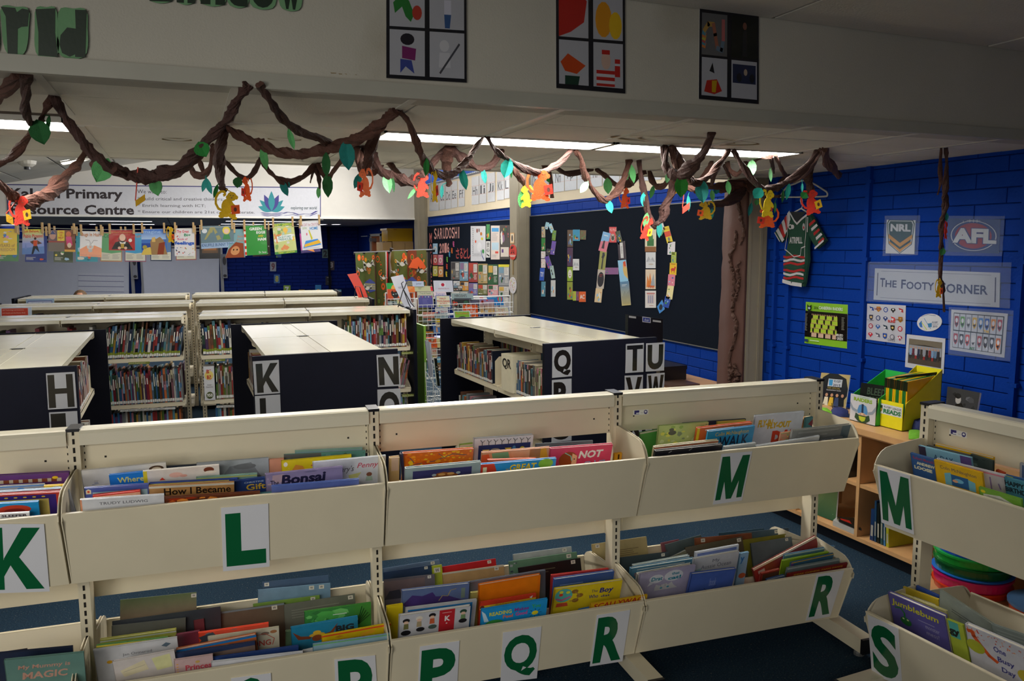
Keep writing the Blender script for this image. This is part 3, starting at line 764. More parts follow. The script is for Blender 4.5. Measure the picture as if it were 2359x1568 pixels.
panel_card(Q_,[(1270,950),(1316,946),(1316,1014),(1270,1018)],'S',(.08,.06,.94,.94),'grey card with a black S seen through the gap under the stand hood',.05)
panel_card(Q_,[(1441.5,792),(1482.5,789.5),(1481.5,856),(1440,859)],'T',(.06,.06,.95,.94),'grey card with a black T on the navy end panel')
panel_card(Q_,[(1488,790.5),(1531,788),(1529,853),(1487,855.5)],'U',(.08,.06,.92,.94),'grey card with a black U on the navy end panel',.05)
panel_card(Q_,[(1438.5,865),(1480.5,863),(1479.5,930),(1439,933)],'V',(.05,.06,.95,.94),'grey card with a black V under the T card')
panel_card(Q_,[(1490,861),(1530.5,858),(1528,925),(1489,928)],'W',(.05,.06,.95,.94),'grey card with a black W under the U card')
panel_card(Q_,[(1438,945),(1479,943),(1478,1008),(1438,1011)],'X',(.05,.06,.95,.94),'grey card with a black X seen through the gap under the stand hood')
panel_card(Q_,[(1486,943),(1527,940),(1526,1006),(1486,1009)],'Y',(.05,.06,.95,.94),'grey card with a black Y seen through the gap under the stand hood')

GAIN[0] = 1.0
BOOKS = mat('shelved_book_cloth',attr=True,rough=0.4,spec=0.3,bump=0.04,bscale=40,var=0.08,vscale=25)
# books on shelves ------------------------------------------------
def shelf_book(fr,u,t,z,h,d,v,sg,ci,label,group,lean=0.0,lab=True,olive=False,seed=0,cat='book',pages=False,kind=None):
    rnd = random.Random(seed*7+3); col = PAL[ci][0]
    def P(a,b,c): return fr.P(u+a+lean*c,sg*(v-b),z+.001+c)
    g = G(); g.box(0,0,0,t,d,h,col,T=P)
    # fix winding if mirrored
    s = Sheet(P(0,-.0006,h),P(t,-.0006,h),P(t,-.0006,0),P(0,-.0006,0),g,step=.0003)
    if s.n.dot(fr.V*sg) < 0: s = Sheet(P(t,-.0006,h),P(0,-.0006,h),P(0,-.0006,0),P(t,-.0006,0),g,step=.0003)
    c2 = rnd.choice(PAL)[0]
    dk = rnd.uniform(.62,1.1); col = '#%02x%02x%02x' % tuple(min(255,int(int(col[i:i+2],16)*dk)) for i in (1,3,5))
    g.c = [col]*len(g.c)
    k = rnd.random()
    if k < .3: s.rect(0,.0,1,rnd.uniform(.12,.3),c2)
    if k > .55: s.rect(0,rnd.uniform(.3,.4),1,rnd.uniform(.5,.7),c2)
    tc = '#e9e6da' if ci in (0,1,2,4,6,7,11,14,16) else '#2a2622'
    s.rect(.32,.15,.68,.15+rnd.uniform(.2,.42),tc)
    if olive: s.rect(0,.80,1,.88,'#7d8a2b')
    if lab: s.rect(.05,.88,.95,.965,'#dcdcd6')
    o = g.build('book',BOOKS,None,label=label,cat=cat,group=group,kind=kind)
    if pages:
        e = min(.002,t*.2); g = G(); g.box(e,.004,h,t-e,d-.002,h+.0006,'#d9d0b8',T=P); g.build('pages',PRINT,o)
    return o
def book_row(fr,u0,u1,z,v,sg,where,group,hr=(.20,.27),tr=(.008,.02),leans=0.0,olive=False,seed=1,pages=False,dens=1.0,dr=(.16,.2),pal=None,fromside='left',maxn=99,lab=True,stuff=None):
    rnd = random.Random(seed); u = u0; L_ = []
    while u < u1 and len(L_) < maxn:
        t = rnd.uniform(*tr); ci = rnd.choice(pal) if pal else rnd.randrange(len(PAL)); h = rnd.uniform(*hr)
        if L_ and L_[-1][1] == ci: ci = (ci+3) % len(PAL)
        if u+t > u1: break
        if rnd.random() < dens: L_.append((u,ci,t,h))
        u += t+.0012
    n = len(L_)
    if stuff:
        g = G()
        for uu,ci,t,h in L_:
            g.box(0,0,0,t,.17,h,PAL[ci][0],T=lambda a,b,c: fr.P(uu+a+leans*c,sg*(v-b),z+.001+c)); q = lambda a,c: fr.P(uu+a*t,sg*(v+.0006),z+c*h)
            g.poly([q(.1,.05),q(.9,.05),q(.9,.16),q(.1,.16)],'#dcdcd6'); g.poly([q(.3,.4),q(.7,.4),q(.7,.8),q(.3,.8)],random.Random(int(uu*999)).choice(PAL)[0])
        g.build('books',BOOKS,label=stuff,cat='books',kind='stuff'); return 0
    for i,(uu,ci,t,h) in enumerate(L_):
        idx = i if fromside == 'left' else n-1-i
        thick = 'thick ' if t > tr[0]+(tr[1]-tr[0])*.7 else ('thin ' if t < tr[0]+(tr[1]-tr[0])*.3 else '')
        lab_ = '%s book, %s from the left %s' % (PAL[ci][1],ordn(idx),where)
        shelf_book(fr,uu,t,z,h,rnd.uniform(*dr),v,sg,ci,lab_,group,lean=leans,olive=olive,seed=seed*100+i,pages=pages,lab=lab)
    return n
hv = .272
NBK = 0
NBK += book_row(R3,-.585,-.03,.735,hv,1,'on the upper shelf between H and K','non-fiction books on the upper shelf between H and K',leans=.14,olive=True,seed=11,hr=(.21,.285),tr=(.008,.021))
NBK += book_row(R3,-.60,-.03,.372,hv,1,'on the lower shelf between H and K','non-fiction books on the lower shelf between H and K',leans=-.02,seed=12,hr=(.23,.28),tr=(.007,.018))
NBK += book_row(R3,-1.66,-.88,.735,hv,1,'above the H bookcase','book tops above the H bookcase',seed=13,hr=(.18,.27),dens=.55,tr=(.012,.028),stuff='book tops above the H bookcase')
NBK += book_row(R3,-.82,-.62,.735,hv,1,'over the right end of H','book tops above the right end of the H bookcase',seed=14,hr=(.2,.26),dens=.7,tr=(.012,.022),stuff='book tops above the right end of the H bookcase')
NBK += book_row(R3,.13,.40,.735,hv,1,'on the shelf left of K','books on the upper shelf left of K',seed=15,hr=(.22,.28),olive=True,tr=(.009,.022),leans=-.03)
NBK += book_row(R3,.215,.40,.372,hv,1,'on the shelf right of the 950 box','books right of the 950 box',seed=16,hr=(.24,.28),tr=(.008,.018),pal=[2,16,5,4,10,9,0,6])
NBK += book_row(R3,.42,.93,.735,hv,1,'peeping over the K bookcase','book tops over the K bookcase',seed=17,hr=(.2,.235),dens=.45,tr=(.01,.02),stuff='book tops over the K bookcase')
NBK += book_row(R3,1.24,1.775,.735,hv,1,'on the shelf by the navy panel','books on the upper shelf left of the navy end panel',seed=18,hr=(.215,.285),tr=(.008,.020))
NBK += book_row(R3,1.58,1.76,.372,hv,1,'right of the N card','leaning books right of the N card',seed=19,hr=(.23,.27),leans=.22,tr=(.012,.022),maxn=9)
NBK += book_row(R3,1.60,1.77,.075,hv,1,'low, right of the O card','bottom shelf books right of the O card',seed=20,hr=(.2,.25),tr=(.012,.022),dens=.8,stuff='bottom shelf books right of the O card')
NBK += book_row(R2,-1.30,-.85,.735,hv,1,'on the second row, beside the red sign','book tops on the second row of shelves, left',seed=21,hr=(.19,.26),dens=.75,tr=(.018,.03),stuff='book tops on the second row of shelves, left')
NBK += book_row(R2,-.70,-.30,.735,hv,1,'on the second row, middle','book tops on the second row of shelves, middle',seed=22,hr=(.19,.25),dens=.8,tr=(.018,.03),stuff='book tops on the second row of shelves, middle')
NBK += book_row(R2,1.0,1.25,.735,hv,1,'on the second row, right','book tops on the second row of shelves, right',seed=23,hr=(.19,.24),dens=.9,tr=(.016,.026),stuff='book tops on the second row of shelves, right')
NBK += book_row(R1,-1.0,-.8,.735,hv,1,'on the rearmost row','book tops on the rearmost row of shelves',seed=24,hr=(.23,.27),dens=.8,tr=(.02,.03),stuff='book tops on the rearmost row of shelves')
# fiction on the Q bookcase (left side, spines towards the aisle)
NBK += book_row(Q_,.06,.60,.67,hv,-1,'between QR box and Q panel','fiction books right of the QR box',hr=(.185,.215),tr=(.012,.028),seed=31,pages=True,dr=(.13,.15),fromside='r')
NBK += book_row(Q_,.97,1.65,.67,hv,-1,'in the row before the metal bookend','fiction books left of the metal bookend',hr=(.185,.225),tr=(.016,.034),seed=36,pages=True,dr=(.13,.16),fromside='r')
NBK += book_row(Q_,1.2,1.62,.30,hv,-1,'low on the Q bookcase','fiction books on the lower shelf of the Q bookcase',hr=(.18,.22),tr=(.02,.04),seed=33,pages=True,dr=(.14,.16),fromside='r',stuff='fiction books on the lower shelf of the Q bookcase')
NBK += book_row(H_,.60,1.55,.67,hv,1,'beside the H card','books on the right side of the H bookcase',hr=(.19,.26),tr=(.012,.03),seed=34,pages=True,dr=(.17,.2),pal=[2,16,4,1,3,8,10,2])
NBK += book_row(H_,.7,1.4,.30,hv,1,'low beside the H card','low books on the right side of the H bookcase',hr=(.2,.24),tr=(.02,.035),seed=37,pages=True,pal=[10,3,11,4],stuff='low books on the right side of the H bookcase')
NBK += book_row(K_,.95,1.66,.67,hv,-1,'on the left of K bookcase','books on the left side of the K bookcase',hr=(.2,.24),tr=(.02,.035),seed=35,pages=True,pal=[2,3,10,9,2],fromside='r',dens=.9)
# cream bookends and the QR divider box
def bookend(fr,u,z,v,sg,label,h=.19):
    g = G(); pr = [(0,0),(0,h-.03),(.03,h),(.14,h),(.14,0)]
    A = [fr.P(u,sg*(v-a),z+.001+b) for a,b in pr]; B = [fr.P(u+.003,sg*(v-a),z+.001+b) for a,b in pr]; n = 5
    g.mesh(A+B,[tuple(range(n)),tuple(reversed(range(n,2*n)))] + [(k,n+k,n+(k+1) % n,(k+1) % n) for k in range(n)])
    fr.box(g,u,min(sg*v,sg*(v-.14)),z+.0005,u+.08,max(sg*v,sg*(v-.14)),z+.003); g.build('bookend',CREAM,label=label,cat='bookend')
bookend(Q_,.925,.67,hv,-1,'cream metal bookend left of the QR box')
bookend(H_,1.6,.67,hv,1,'cream metal bookend behind the red books beside the H card',.2)
def divider(fr,u0,u1,z,h,v,sg,d,items,label,col='#d6cfb4',name='divider_box'):
    g = G(); A = lambda a,b,c: fr.P(u0+a,sg*(v-b),z+.001+c)
    g.box(0,0,0,u1-u0,d,h,col,T=A)
    pts = [fr.P(u0,sg*(v+.001),z+h),fr.P(u1,sg*(v+.001),z+h),fr.P(u1,sg*(v+.001),z),fr.P(u0,sg*(v+.001),z)]
    s = Sheet(*pts,g)
    if s.n.dot(fr.V*sg) < 0: s = Sheet(pts[1],pts[0],pts[3],pts[2],g)
    draw(s,items); return g.build(name,PRINT,label=label,cat='divider box')
divider(Q_,.60,.77,.67,.235,.295,-1,.2,[('t','QR',.12,.1,.9,.40,'#15130f',.03)],'cream QR divider box between the fiction books')
divider(R3,.125,.205,.372,.27,.285,1,.15,[('e',.5,.25,.42,.14,'#e3cf74',20),('t','旺',.28,.08,.72,.21,'#c2302a',.03),('t','記',.28,.24,.72,.37,'#c2302a',.03),('t','Asian',.3,.52,.7,.555,'#333333'),
        ('t','Countries',.18,.575,.82,.615,'#333333'),('e',.5,.85,.33,.105,'#4a552a',20),('t','950',.24,.80,.76,.9,'#e8e8e0',.03)],'white 950 Asian Countries divider box','#d3d4d8')
# rows on the far sides, seen only as dark ends and colour through the gaps
def back_rows(fr,spans,z,sg,seed,label):
    rnd = random.Random(seed); g = G()
    for a,b in spans:
        u = a
        while u < b:
            t = rnd.uniform(.01,.02); h = rnd.uniform(.19,.26); col = rnd.choice(PAL)[0]
            g.box(u,0,0,u+t-.001,.18,h,col,T=lambda p,q,r: fr.P(p,sg*(.25-q),z+.001+r)); u += t
    g.build('books',BOOKS,label=label,cat='books',kind='stuff')
back_rows(R3,[(-.84,-.03),(.13,.95),(1.0,1.3)],.735,-1,5,'rows of books on the far side of the first shelf row, seen through gaps')
back_rows(R3,[(-.84,-.03),(.13,.9)],.372,-1,6,'lower rows of books on the far side of the first shelf row')
back_rows(R3,[(-.60,-.03),(.2,.9)],.075,1,7,'dark tops of media cases on the bottom shelf between the end panels')
back_rows(Q_,[(.06,1.6)],.67,1,8,'books on the far side of the Q bookcase')
# shelf-edge strips
def shelf_strip(fr,px,v,txt,col,tcol,label):
    p0 = fr.P(0,v,0); P4 = [atP(x,y,p0,fr.V) for x,y in px]
    sheet_obj('shelf_label',*P4,col,[('t',txt,.04,.22,.8,.85,tcol)] if txt else [],th=.001,off=.003,label=label,cat='shelf label')
OL = '#76802f'
shelf_strip(R3,[(296,834),(345,832),(345,837.5),(296,839.5)],.283,'910.9 Exploration',OL,'#d8d8b8','olive Exploration label on the upper shelf edge')
shelf_strip(R3,[(277,943.5),(404,937),(404,942),(277,948.5)],.283,'ITALY - ENGLAND - GERMANY - FRANCE - SPAIN - GREECE','#c9c9c4','#222222','white country-names label on the lower shelf edge')
shelf_strip(R3,[(473,828),(519,826),(519,831),(473,833)],.283,'912 Atlases',OL,'#d8d8b8','olive Atlases label left of the K bookcase')
shelf_strip(R3,[(499,934),(546,932),(546,937),(499,939)],.283,'INDIA - AFGHANISTAN','#c9c9c4','#222222','white India and Afghanistan label beside the K panel')
shelf_strip(R3,[(925,810.5),(962,808.5),(962,814),(925,816.5)],.283,'Ancient World',OL,'#d8d8b8','olive Ancient World label by the navy end panel')
shelf_strip(R3,[(926,908),(963,906),(963,911.5),(926,914.5)],.283,'New Zealand',OL,'#d8d8b8','olive New Zealand label under the leaning books')
# subject signs on the shelf ends
def sign_on(fr,px,v,bg,items,name,label):
    p0 = fr.P(0,v,0); P4 = [atP(x,y,p0,fr.V) for x,y in px]
    sheet_obj(name,*P4,bg,items,th=.002,off=.004,label=label,cat='sign')
sign_on(R2,[(0,708.5),(73,707),(75,760),(2,762)],.31,'#c2d4ea',[('r',.02,.02,.9,1,'#d2d5e0'),('r',.05,.04,.88,.98,'#c8402c')] +
        [('t',t,a,.08+.13*i,b,.15+.13*i,'#eac9b8') for i,(t,a,b) in enumerate([('620 Technology and Inventions',.08,.75),('610 Health and the Human Body',.08,.8),('625 Engineering and Machines',.08,.76),('629 Trains and other Vehicles',.08,.74),('650 Road Transport',.08,.55)])],'subject_sign','red subject sign with white border on the second shelf row')
sign_on(R1,[(60,688.5),(125,687),(126,725),(61,727)],.31,'#a9c4e2',[('r',.06,.12,.92,1,'#3d4aa5'),('r',.075,.16,.905,1,'#cdd6ee'),('t','Library classification',.18,.22,.8,.42,'#3a4690')],'subject_sign','pale blue Library classification sign on the rearmost shelf row')
print('shelf books',NBK)
GAIN[0] = 1.15
# ================================================================ BOARDS, POSTERS AND SHEETS ON THE RIGHT WALL
def conv(ox,oy,sc): return lambda x,y: (ox+x/sc,oy+y/sc)
c5 = conv(1560,380,2.953); c3 = conv(1180,340,4.3556); c6 = conv(900,360,4.612); c2 = conv(700,340,4.3556)
XB = XW-.02      # face of the pinboards
def board(name,x0,y0,y1,z0,z1,label):
    t = empty(name,(XW-.01,(y0+y1)/2,z0),label=label,cat='pinboard')
    g = G(); g.box(XW-.018,y0,z0,XW,y1,z1); g.build('felt_panel',PINB,t)
    g = G(); w = .008
    g.box(XW-.021,y0,z0-w,XW,y1,z0); g.box(XW-.021,y0,z1,XW,y1,z1+w); g.box(XW-.021,y0-w,z0-w,XW,y0,z1+w); g.box(XW-.021,y1,z0-w,XW,y1+w,z1+w)
    g.build('frame',GRAY,t)
board('read_board',0,4.70,8.54,.805,1.925,'large charcoal pinboard carrying the word READ made of book covers')
board('display_board',0,8.79,12.74,.70,1.905,'charcoal pinboard with the SARUDOSHI 2016 display')
def WQ(cv,quad,X=XB): return [atX(*cv(*p),X) for p in quad]
def wsheet(name,cv,quad,bg,items,label,cat='poster',X=XB,m=PRINT,th=.0012,off=.003,group=None):
    if len(quad) == 5 and not isinstance(quad[0],tuple):      # centre, size, rotation
        cx,cy,w,h,r = quad; r = radians(r); q = []
        for a,b in ((-.5,-.5),(.5,-.5),(.5,.5),(-.5,.5)):
            q.append((cx+a*w*cos(r)-b*h*sin(r),cy+a*w*sin(r)+b*h*cos(r)))
        quad = q
    elif len(quad) == 4 and not isinstance(quad[0],tuple):
        x0,y0,x1,y1 = quad; quad = [(x0,y0),(x1,y0),(x1,y1),(x0,y1)]
    P4 = WQ(cv,quad,X)
    return sheet_obj(name,*P4,bg,items,th=th,m=m,off=off,label=label,cat=cat,group=group)
def art(seed,n,cols,title=None,tc='#f0ece0',band=None,box=(.06,.22,.94,.94)):
    it = [('b',n,cols,seed,box,(.08,.22))]
    if band: it.append(('r',0,0,1,.2,band))
    if title: it.append(('t',title,.08,.05,.92,.17,tc,.01))
    return it
# the word READ: one cover after another
RC = [
 (349,783,34,70,15,'#8fbfd0','small pale blue cover at the top of the R','R'),(394,808,36,92,-20,'#9ed0e8','tilted sky-blue cover at the top of the R','R'),(315,847,36,108,0,'#b8a88a','sandy cover at the upper left of the R','R'),
 (421,880,36,100,6,'#6f9a3a','green cover at the right of the R bowl','R'),(314,970,38,126,0,'#1f7a2e','bright green cover in the stem of the R','R'),(413,1005,42,136,8,'#6a4fa8','purple cover in the bowl of the R','R'),
 (314,1075,44,70,0,'#d8cfd0','small white cover with a red shape in the R stem','R'),(314,1160,44,88,0,'#d8c8c6','white and pink cover low in the R stem','R'),(362,1048,36,66,10,'#2a2a34','small black cover in the middle of the R','R'),
 (366,1150,46,126,-18,'#5a3f9c','tilted violet cover at the start of the R leg','R'),(405,1248,38,128,-9,'#a9c4c0','pale grey-green cover in the R leg','R'),(301,1270,46,126,4,'#2352b8','royal blue cover with white letters in the R stem','R'),
 (314,1418,42,150,1,'#4a86a0','teal cover at the foot of the R stem','R'),(413,1411,46,166,0,'#c9c9c9','black and white photo cover at the foot of the R leg','R'),
 (583,910,54,170,0,'#5c4634','dark brown cover at the top of the E','E'),(582,1095,54,188,0,'#4a2a4a','plum and red cover in the E stem','E'),(582,1267,54,143,0,'#8fae2c','lime cover with a pale oval face in the E','E'),(581,1435,54,178,0,'#8f9a3a','olive patterned cover at the foot of the E','E'),
 (646,878,68,113,0,'#2f8fb8','blue and orange cover in the top bar of the E','E'),(712,875,58,94,2,'#6a5a3a','brown dotted cover at the tip of the E top bar','E'),(643,1173,62,114,0,'#d6d6d8','white mountain sketch cover in the middle bar of the E','E'),
 (627,1487,32,94,0,'#a8b83a','narrow yellow-green cover in the bottom bar of the E','E'),(656,1488,22,92,0,'#7a3a6a','narrow purple strip in the bottom bar of the E','E'),(706,1495,68,104,0,'#e0602a','orange cover with white letters at the tip of the E','E'),
 (930,945,80,196,14,'#7fb0e0','blue and pink cover at the upper left of the A','A'),(1012,873,72,156,0,'#d8474a','red PIG PUG cover at the peak of the A','A'),(1073,903,46,136,-14,'#3f4a34','dark green cover right of the A peak','A'),
 (909,1130,68,190,6,'#9a9a52','yellow-green cover with a dark figure in the A','A'),(1102,1030,74,184,-4,'#3a2f3a','dark cover with a white strip in the A','A'),(891,1318,74,190,5,'#c4b8ac','grey cover with a black oval in the A','A'),
 (1002,1237,130,68,0,'#8a5a8a','colourful strip forming the cross bar of the A','A'),(1114,1235,84,216,-6,'#8fc4e6','sky-blue cover with an orange figure in the A','A'),(868,1482,68,140,6,'#e0c49a','tan cover at the left foot of the A','A'),
 (1138,1462,90,240,-5,'#6f9ab8','blue cover with bare trees at the right foot of the A','A'),
 (1391,900,112,288,0,'#dcd4b8','large cream cover with a green chair at the top of the D','D'),(1502,785,44,92,-18,'#d8d8d4','tilted white cover at the top of the D','D'),(1500,850,34,60,30,'#5aa06a','small green cover behind the top of the D','D'),
 (1565,872,60,168,-15,'#e0c62c','yellow cover with a red band in the D','D'),(1600,1008,74,132,2,'#d8d4d8','white cover with a purple figure in the D','D'),(1624,1102,50,112,2,'#a8b84a','small green picture cover in the D','D'),
 (1617,1216,70,122,3,'#e6b820','yellow cover with a red animal shape in the D','D'),(1600,1328,70,114,4,'#d87a90','pink and blue cover in the D','D'),(1585,1452,64,136,8,'#e8dca0','pale yellow cover low in the D','D'),(1555,1548,60,112,14,'#2048a8','deep blue cover at the bottom of the D','D'),
 (1392,1129,100,160,0,'#cfd2d6','white mountain sketch cover in the D stem','D'),(1391,1320,102,198,0,'#dcc8b0','cover with orange flames in the D stem','D'),(1391,1520,108,172,0,'#d8d4d2','grey and pink house sketch cover at the foot of the D stem','D')]
MC = ['#c84a34','#e0c040','#3a6aa8','#4a8a4a','#e8e0d0','#2a2a30','#d88a4a','#8fb8d8']
for i,(x,y,w,h,r,bg,lab,L) in enumerate(RC):
    rnd = random.Random(i+40); cols = rnd.sample(MC,4)
    it = art(i+1,7,cols)
    if 'sketch' in lab: it = [('p',[(.05,.6),(.3,.25),(.5,.5),(.7,.3),(.95,.6)],'#a4a8b0'),('p',[(.2,.6),(.5,.4),(.8,.6)],'#bcc0c6'),('e',.55,.75,.25,.04,'#b8a89c')]
    if 'PIG PUG' in lab: it = [('t','PIG PUG',.08,.1,.92,.28,'#f0d8d0'),('e',.5,.68,.32,.24,'#b8aca0'),('e',.5,.72,.2,.14,'#3a3430'),('e',.32,.58,.06,.04,'#1a1818'),('e',.68,.58,.06,.04,'#1a1818')]
    if 'oval face' in lab: it = [('e',.5,.5,.36,.3,'#e0ddd0'),('e',.4,.45,.05,.03,'#333333'),('e',.6,.45,.05,.03,'#333333'),('e',.5,.6,.12,.04,'#994433')]
    if 'black oval' in lab: it = [('e',.5,.52,.44,.4,'#26242a'),('n',.3,.25,.75,.42,2,'#a03030')]
    if 'bare trees' in lab: it = [('g',0,0,1,1,'#4f7fa8','#c9b87a')] + [('l',[(a,.95),(a+.02,b)],.03,'#2a3a34') for a,b in ((.15,.6),(.3,.5),(.45,.42),(.6,.5),(.75,.45),(.9,.4))] + [('n',.2,.12,.8,.22,2,'#dfe6ea')]
    if 'orange figure' in lab: it = [('e',.75,.3,.2,.2,'#e0a060'),('p',[(.6,.1),(.9,.05),(.95,.3),(.7,.3)],'#d8502c'),('p',[(.5,.4),(1,.35),(1,.9),(.6,.7)],'#d8b46a')]
    if 'flames' in lab: it = [('p',[(.1,.9),(.2,.3),(.35,.6),(.45,.15),(.6,.65),(.8,.3),(.9,.9)],'#d8792c'),('p',[(.5,.8),(.8,.2),(.95,.85)],'#9aa0a8'),('t','FIRE',.3,.82,.85,.95,'#b83a20',.02)]
    if 'house' in lab: it = [('r',.2,.2,.85,.75,'#c8b4b4'),('r',.15,.12,.9,.2,'#c4807c')] + [('r',.28+.18*k,.28,.36+.18*k,.72,'#7f8fb0') for k in range(3)] + [('n',.4,.86,.8,.92,1,'#a04848')]
    if 'green chair' in lab: it = [('r',0,.82,1,1,'#8a5a30'),('r',.2,.55,.8,.8,'#2f6a34'),('r',.28,.42,.72,.6,'#3c7a3e'),('r',.1,.05,.9,.35,'#d8cfae'),('t','a book',.55,.03,.95,.12,'#b03a30')]
    if 'red band' in lab: it = [('r',0,.3,1,.62,'#d04a30'),('t','A MOUSE',.1,.08,.9,.22,'#b03a20'),('e',.5,.78,.2,.12,'#7a7a70')]
    if 'red animal' in lab: it = [('e',.5,.55,.32,.12,'#c8302c'),('r',.25,.6,.35,.8,'#c8302c'),('r',.65,.6,.75,.8,'#c8302c'),('e',.78,.4,.12,.1,'#c8302c'),('n',.15,.08,.85,.2,1,'#a02c20')]
    if 'dark figure' in lab: it = [('p',[(.4,.95),(.45,.4),(.3,.35),(.5,.1),(.8,.2),(.62,.4),(.6,.95)],'#2a2c34'),('e',.55,.15,.18,.07,'#30343c')]
    if 'white strip' in lab: it = [('r',.3,.08,.7,.92,'#d4d2d0'),('n',.4,.3,.6,.7,6,'#44404a')]
    if 'white letters' in lab: it = [('t','TOY' if 'royal' in lab else 'AC',.15,.3,.85,.7,'#e8e8e4',.02)]
    if 'blue and pink' in lab: it = [('p',[(0,.5),(1,.42),(1,1),(0,1)],'#d8788a'),('e',.45,.5,.12,.07,'#3a2420'),('p',[(.35,.55),(.55,.55),(.65,.85),(.3,.85)],'#3a2c34'),('n',.2,.15,.8,.25,1,'#e8e8f0')]
    wsheet('book_cover_print',c3,(x,y,w,h,r),bg,it,lab,'book cover',group='covers forming the word READ')
# blue paper scrap at the foot of the D
wsheet('paper_cutout',conv(0,0,1),[(1514,706),(1526,690),(1532,712),(1520,722)],'#3f8ad8',[('e',.5,.5,.3,.3,'#20242c')],'blue and black paper scrap at the foot of the D','paper cutout')
# SARUDOSHI board
def word(cv,quad,txt,col,label,bold=.02,name='word_lettering'):
    P4 = WQ(cv,quad,XB-.003); s = Sheet(*P4); s.text(txt,0,0,1,1,col,bold)
    g2 = G(); s.g.v = [tuple(Vector(v)) for v in s.g.v]
    return s.g.build(name,PRINT,label=label,cat='lettering')
for i,ch in enumerate('SARUDOSHI'):
    a = 462+i*31.2+(8 if ch == 'I' else 0); wd = 9 if ch == 'I' else 26; t0 = 765-i*1.9; b0 = 880-i*1.2
    word(c6,[(a,t0),(a+wd,t0-1),(a+wd,b0-1),(a,b0)],ch,'#d89a90','salmon paper letter %s, %s in SARUDOSHI' % (ch,ordn(i)),.015,'paper_letter')
for i,ch in enumerate('2016'):
    a = 518+i*27; word(c6,[(a,925-i*2),(a+23,924-i*2),(a+23,1028-i*2),(a,1030-i*2)],ch,'#d8948c','salmon paper numeral %s, %s digit of 2016' % (ch,ordn(i)),.03,'paper_numeral')
for i,ch in enumerate('さるとし'):
    a = 693+i*40; word(c6,[(a,975),(a+34,974),(a+34,1086),(a,1088)],ch,'#a8403a','dark red paper character, %s from the left on the display board' % ordn(i),.02,'paper_character')
for i,ch in enumerate('MONKEY'):
    y0 = 815+i*114; word(c6,[(412,y0),(438,y0-1),(438,y0+104),(412,y0+106)],ch,'#c8605c','red paper letter %s in the vertical word MONKEY' % ch,.03,'paper_letter')
JP = ['#b8402c','#2f5a38','#c9a04a','#6f93a8','#d8d4cc','#3a3434','#8a6a8a']
for j,(q,bg,lab) in enumerate([((450,925,500,1037),'#8fbde0','pale blue picture card under the salmon letter'),((452,1045,500,1155),'#c83a34','red picture card in the block of four'),((505,1045,558,1155),'#d8708a','pink picture card in the block of four'),
      ((450,1165,500,1272),'#cfc23a','yellow picture card in the block of four'),((508,1168,560,1280),'#e09040','orange picture card in the block of four')]):
    wsheet('picture_card',c6,q,bg,[('e',.5,.52,.34,.26,'#e8dccc'),('e',.5,.55,.18,.14,bg),('n',.2,.1,.8,.2,1,'#e8e8e0')],lab,'picture card')
POS = [((852,740,1010,1113),'#cfcfd4','tall white poster with small brush drawings on the display board'),
 ((1018,722,1056,880),'#3f8a50','narrow green and red banner card'),((1015,900,1058,1075),'#d4d4d2','narrow white card with black brush writing'),((1067,735,1160,1095),'#dccdc4','pale poster with a blue heading'),
 ((1162,730,1262,1095),'#4a4440','dark photo collage poster by the column'),
 ((642,1118,732,1310),'#6a6864','grey photo collage page, first of the row'),((735,1120,825,1322),'#6f93a8','pale blue photo collage page'),((830,1130,925,1335),'#9a3a34','dark red photo page with white text'),
 ((930,1140,1030,1350),'#a88f5c','tan photo page with a temple'),((1035,1148,1140,1365),'#2f5a38','dark green photo page with white text'),((1147,1148,1262,1375),'#8f9296','grey photo page with a yellow heading'),
 ((668,1322,735,1372),'#c8ccd4','small white page above the wire rack'),((738,1330,828,1425),'#d8902a','orange page in the lowest row'),((832,1345,925,1475),'#6f6aa8','violet page in the lowest row'),
 ((928,1358,1030,1470),'#6f7040','olive photo page in the lowest row'),((1035,1365,1143,1480),'#d88f98','pink page in the lowest row'),((1150,1380,1260,1500),'#b8b4b0','pale grey page in the lowest row'),((665,1374,765,1425),'#4a4038','small dark photo above the wire rack'),
 ((642,1430,828,1560),'#8a8f86','pale page half hidden by the wire rack'),((832,1480,1030,1600),'#b09a70','tan page half hidden by the wire rack'),((1035,1485,1262,1620),'#a8a4a4','grey page half hidden by the wire rack')]
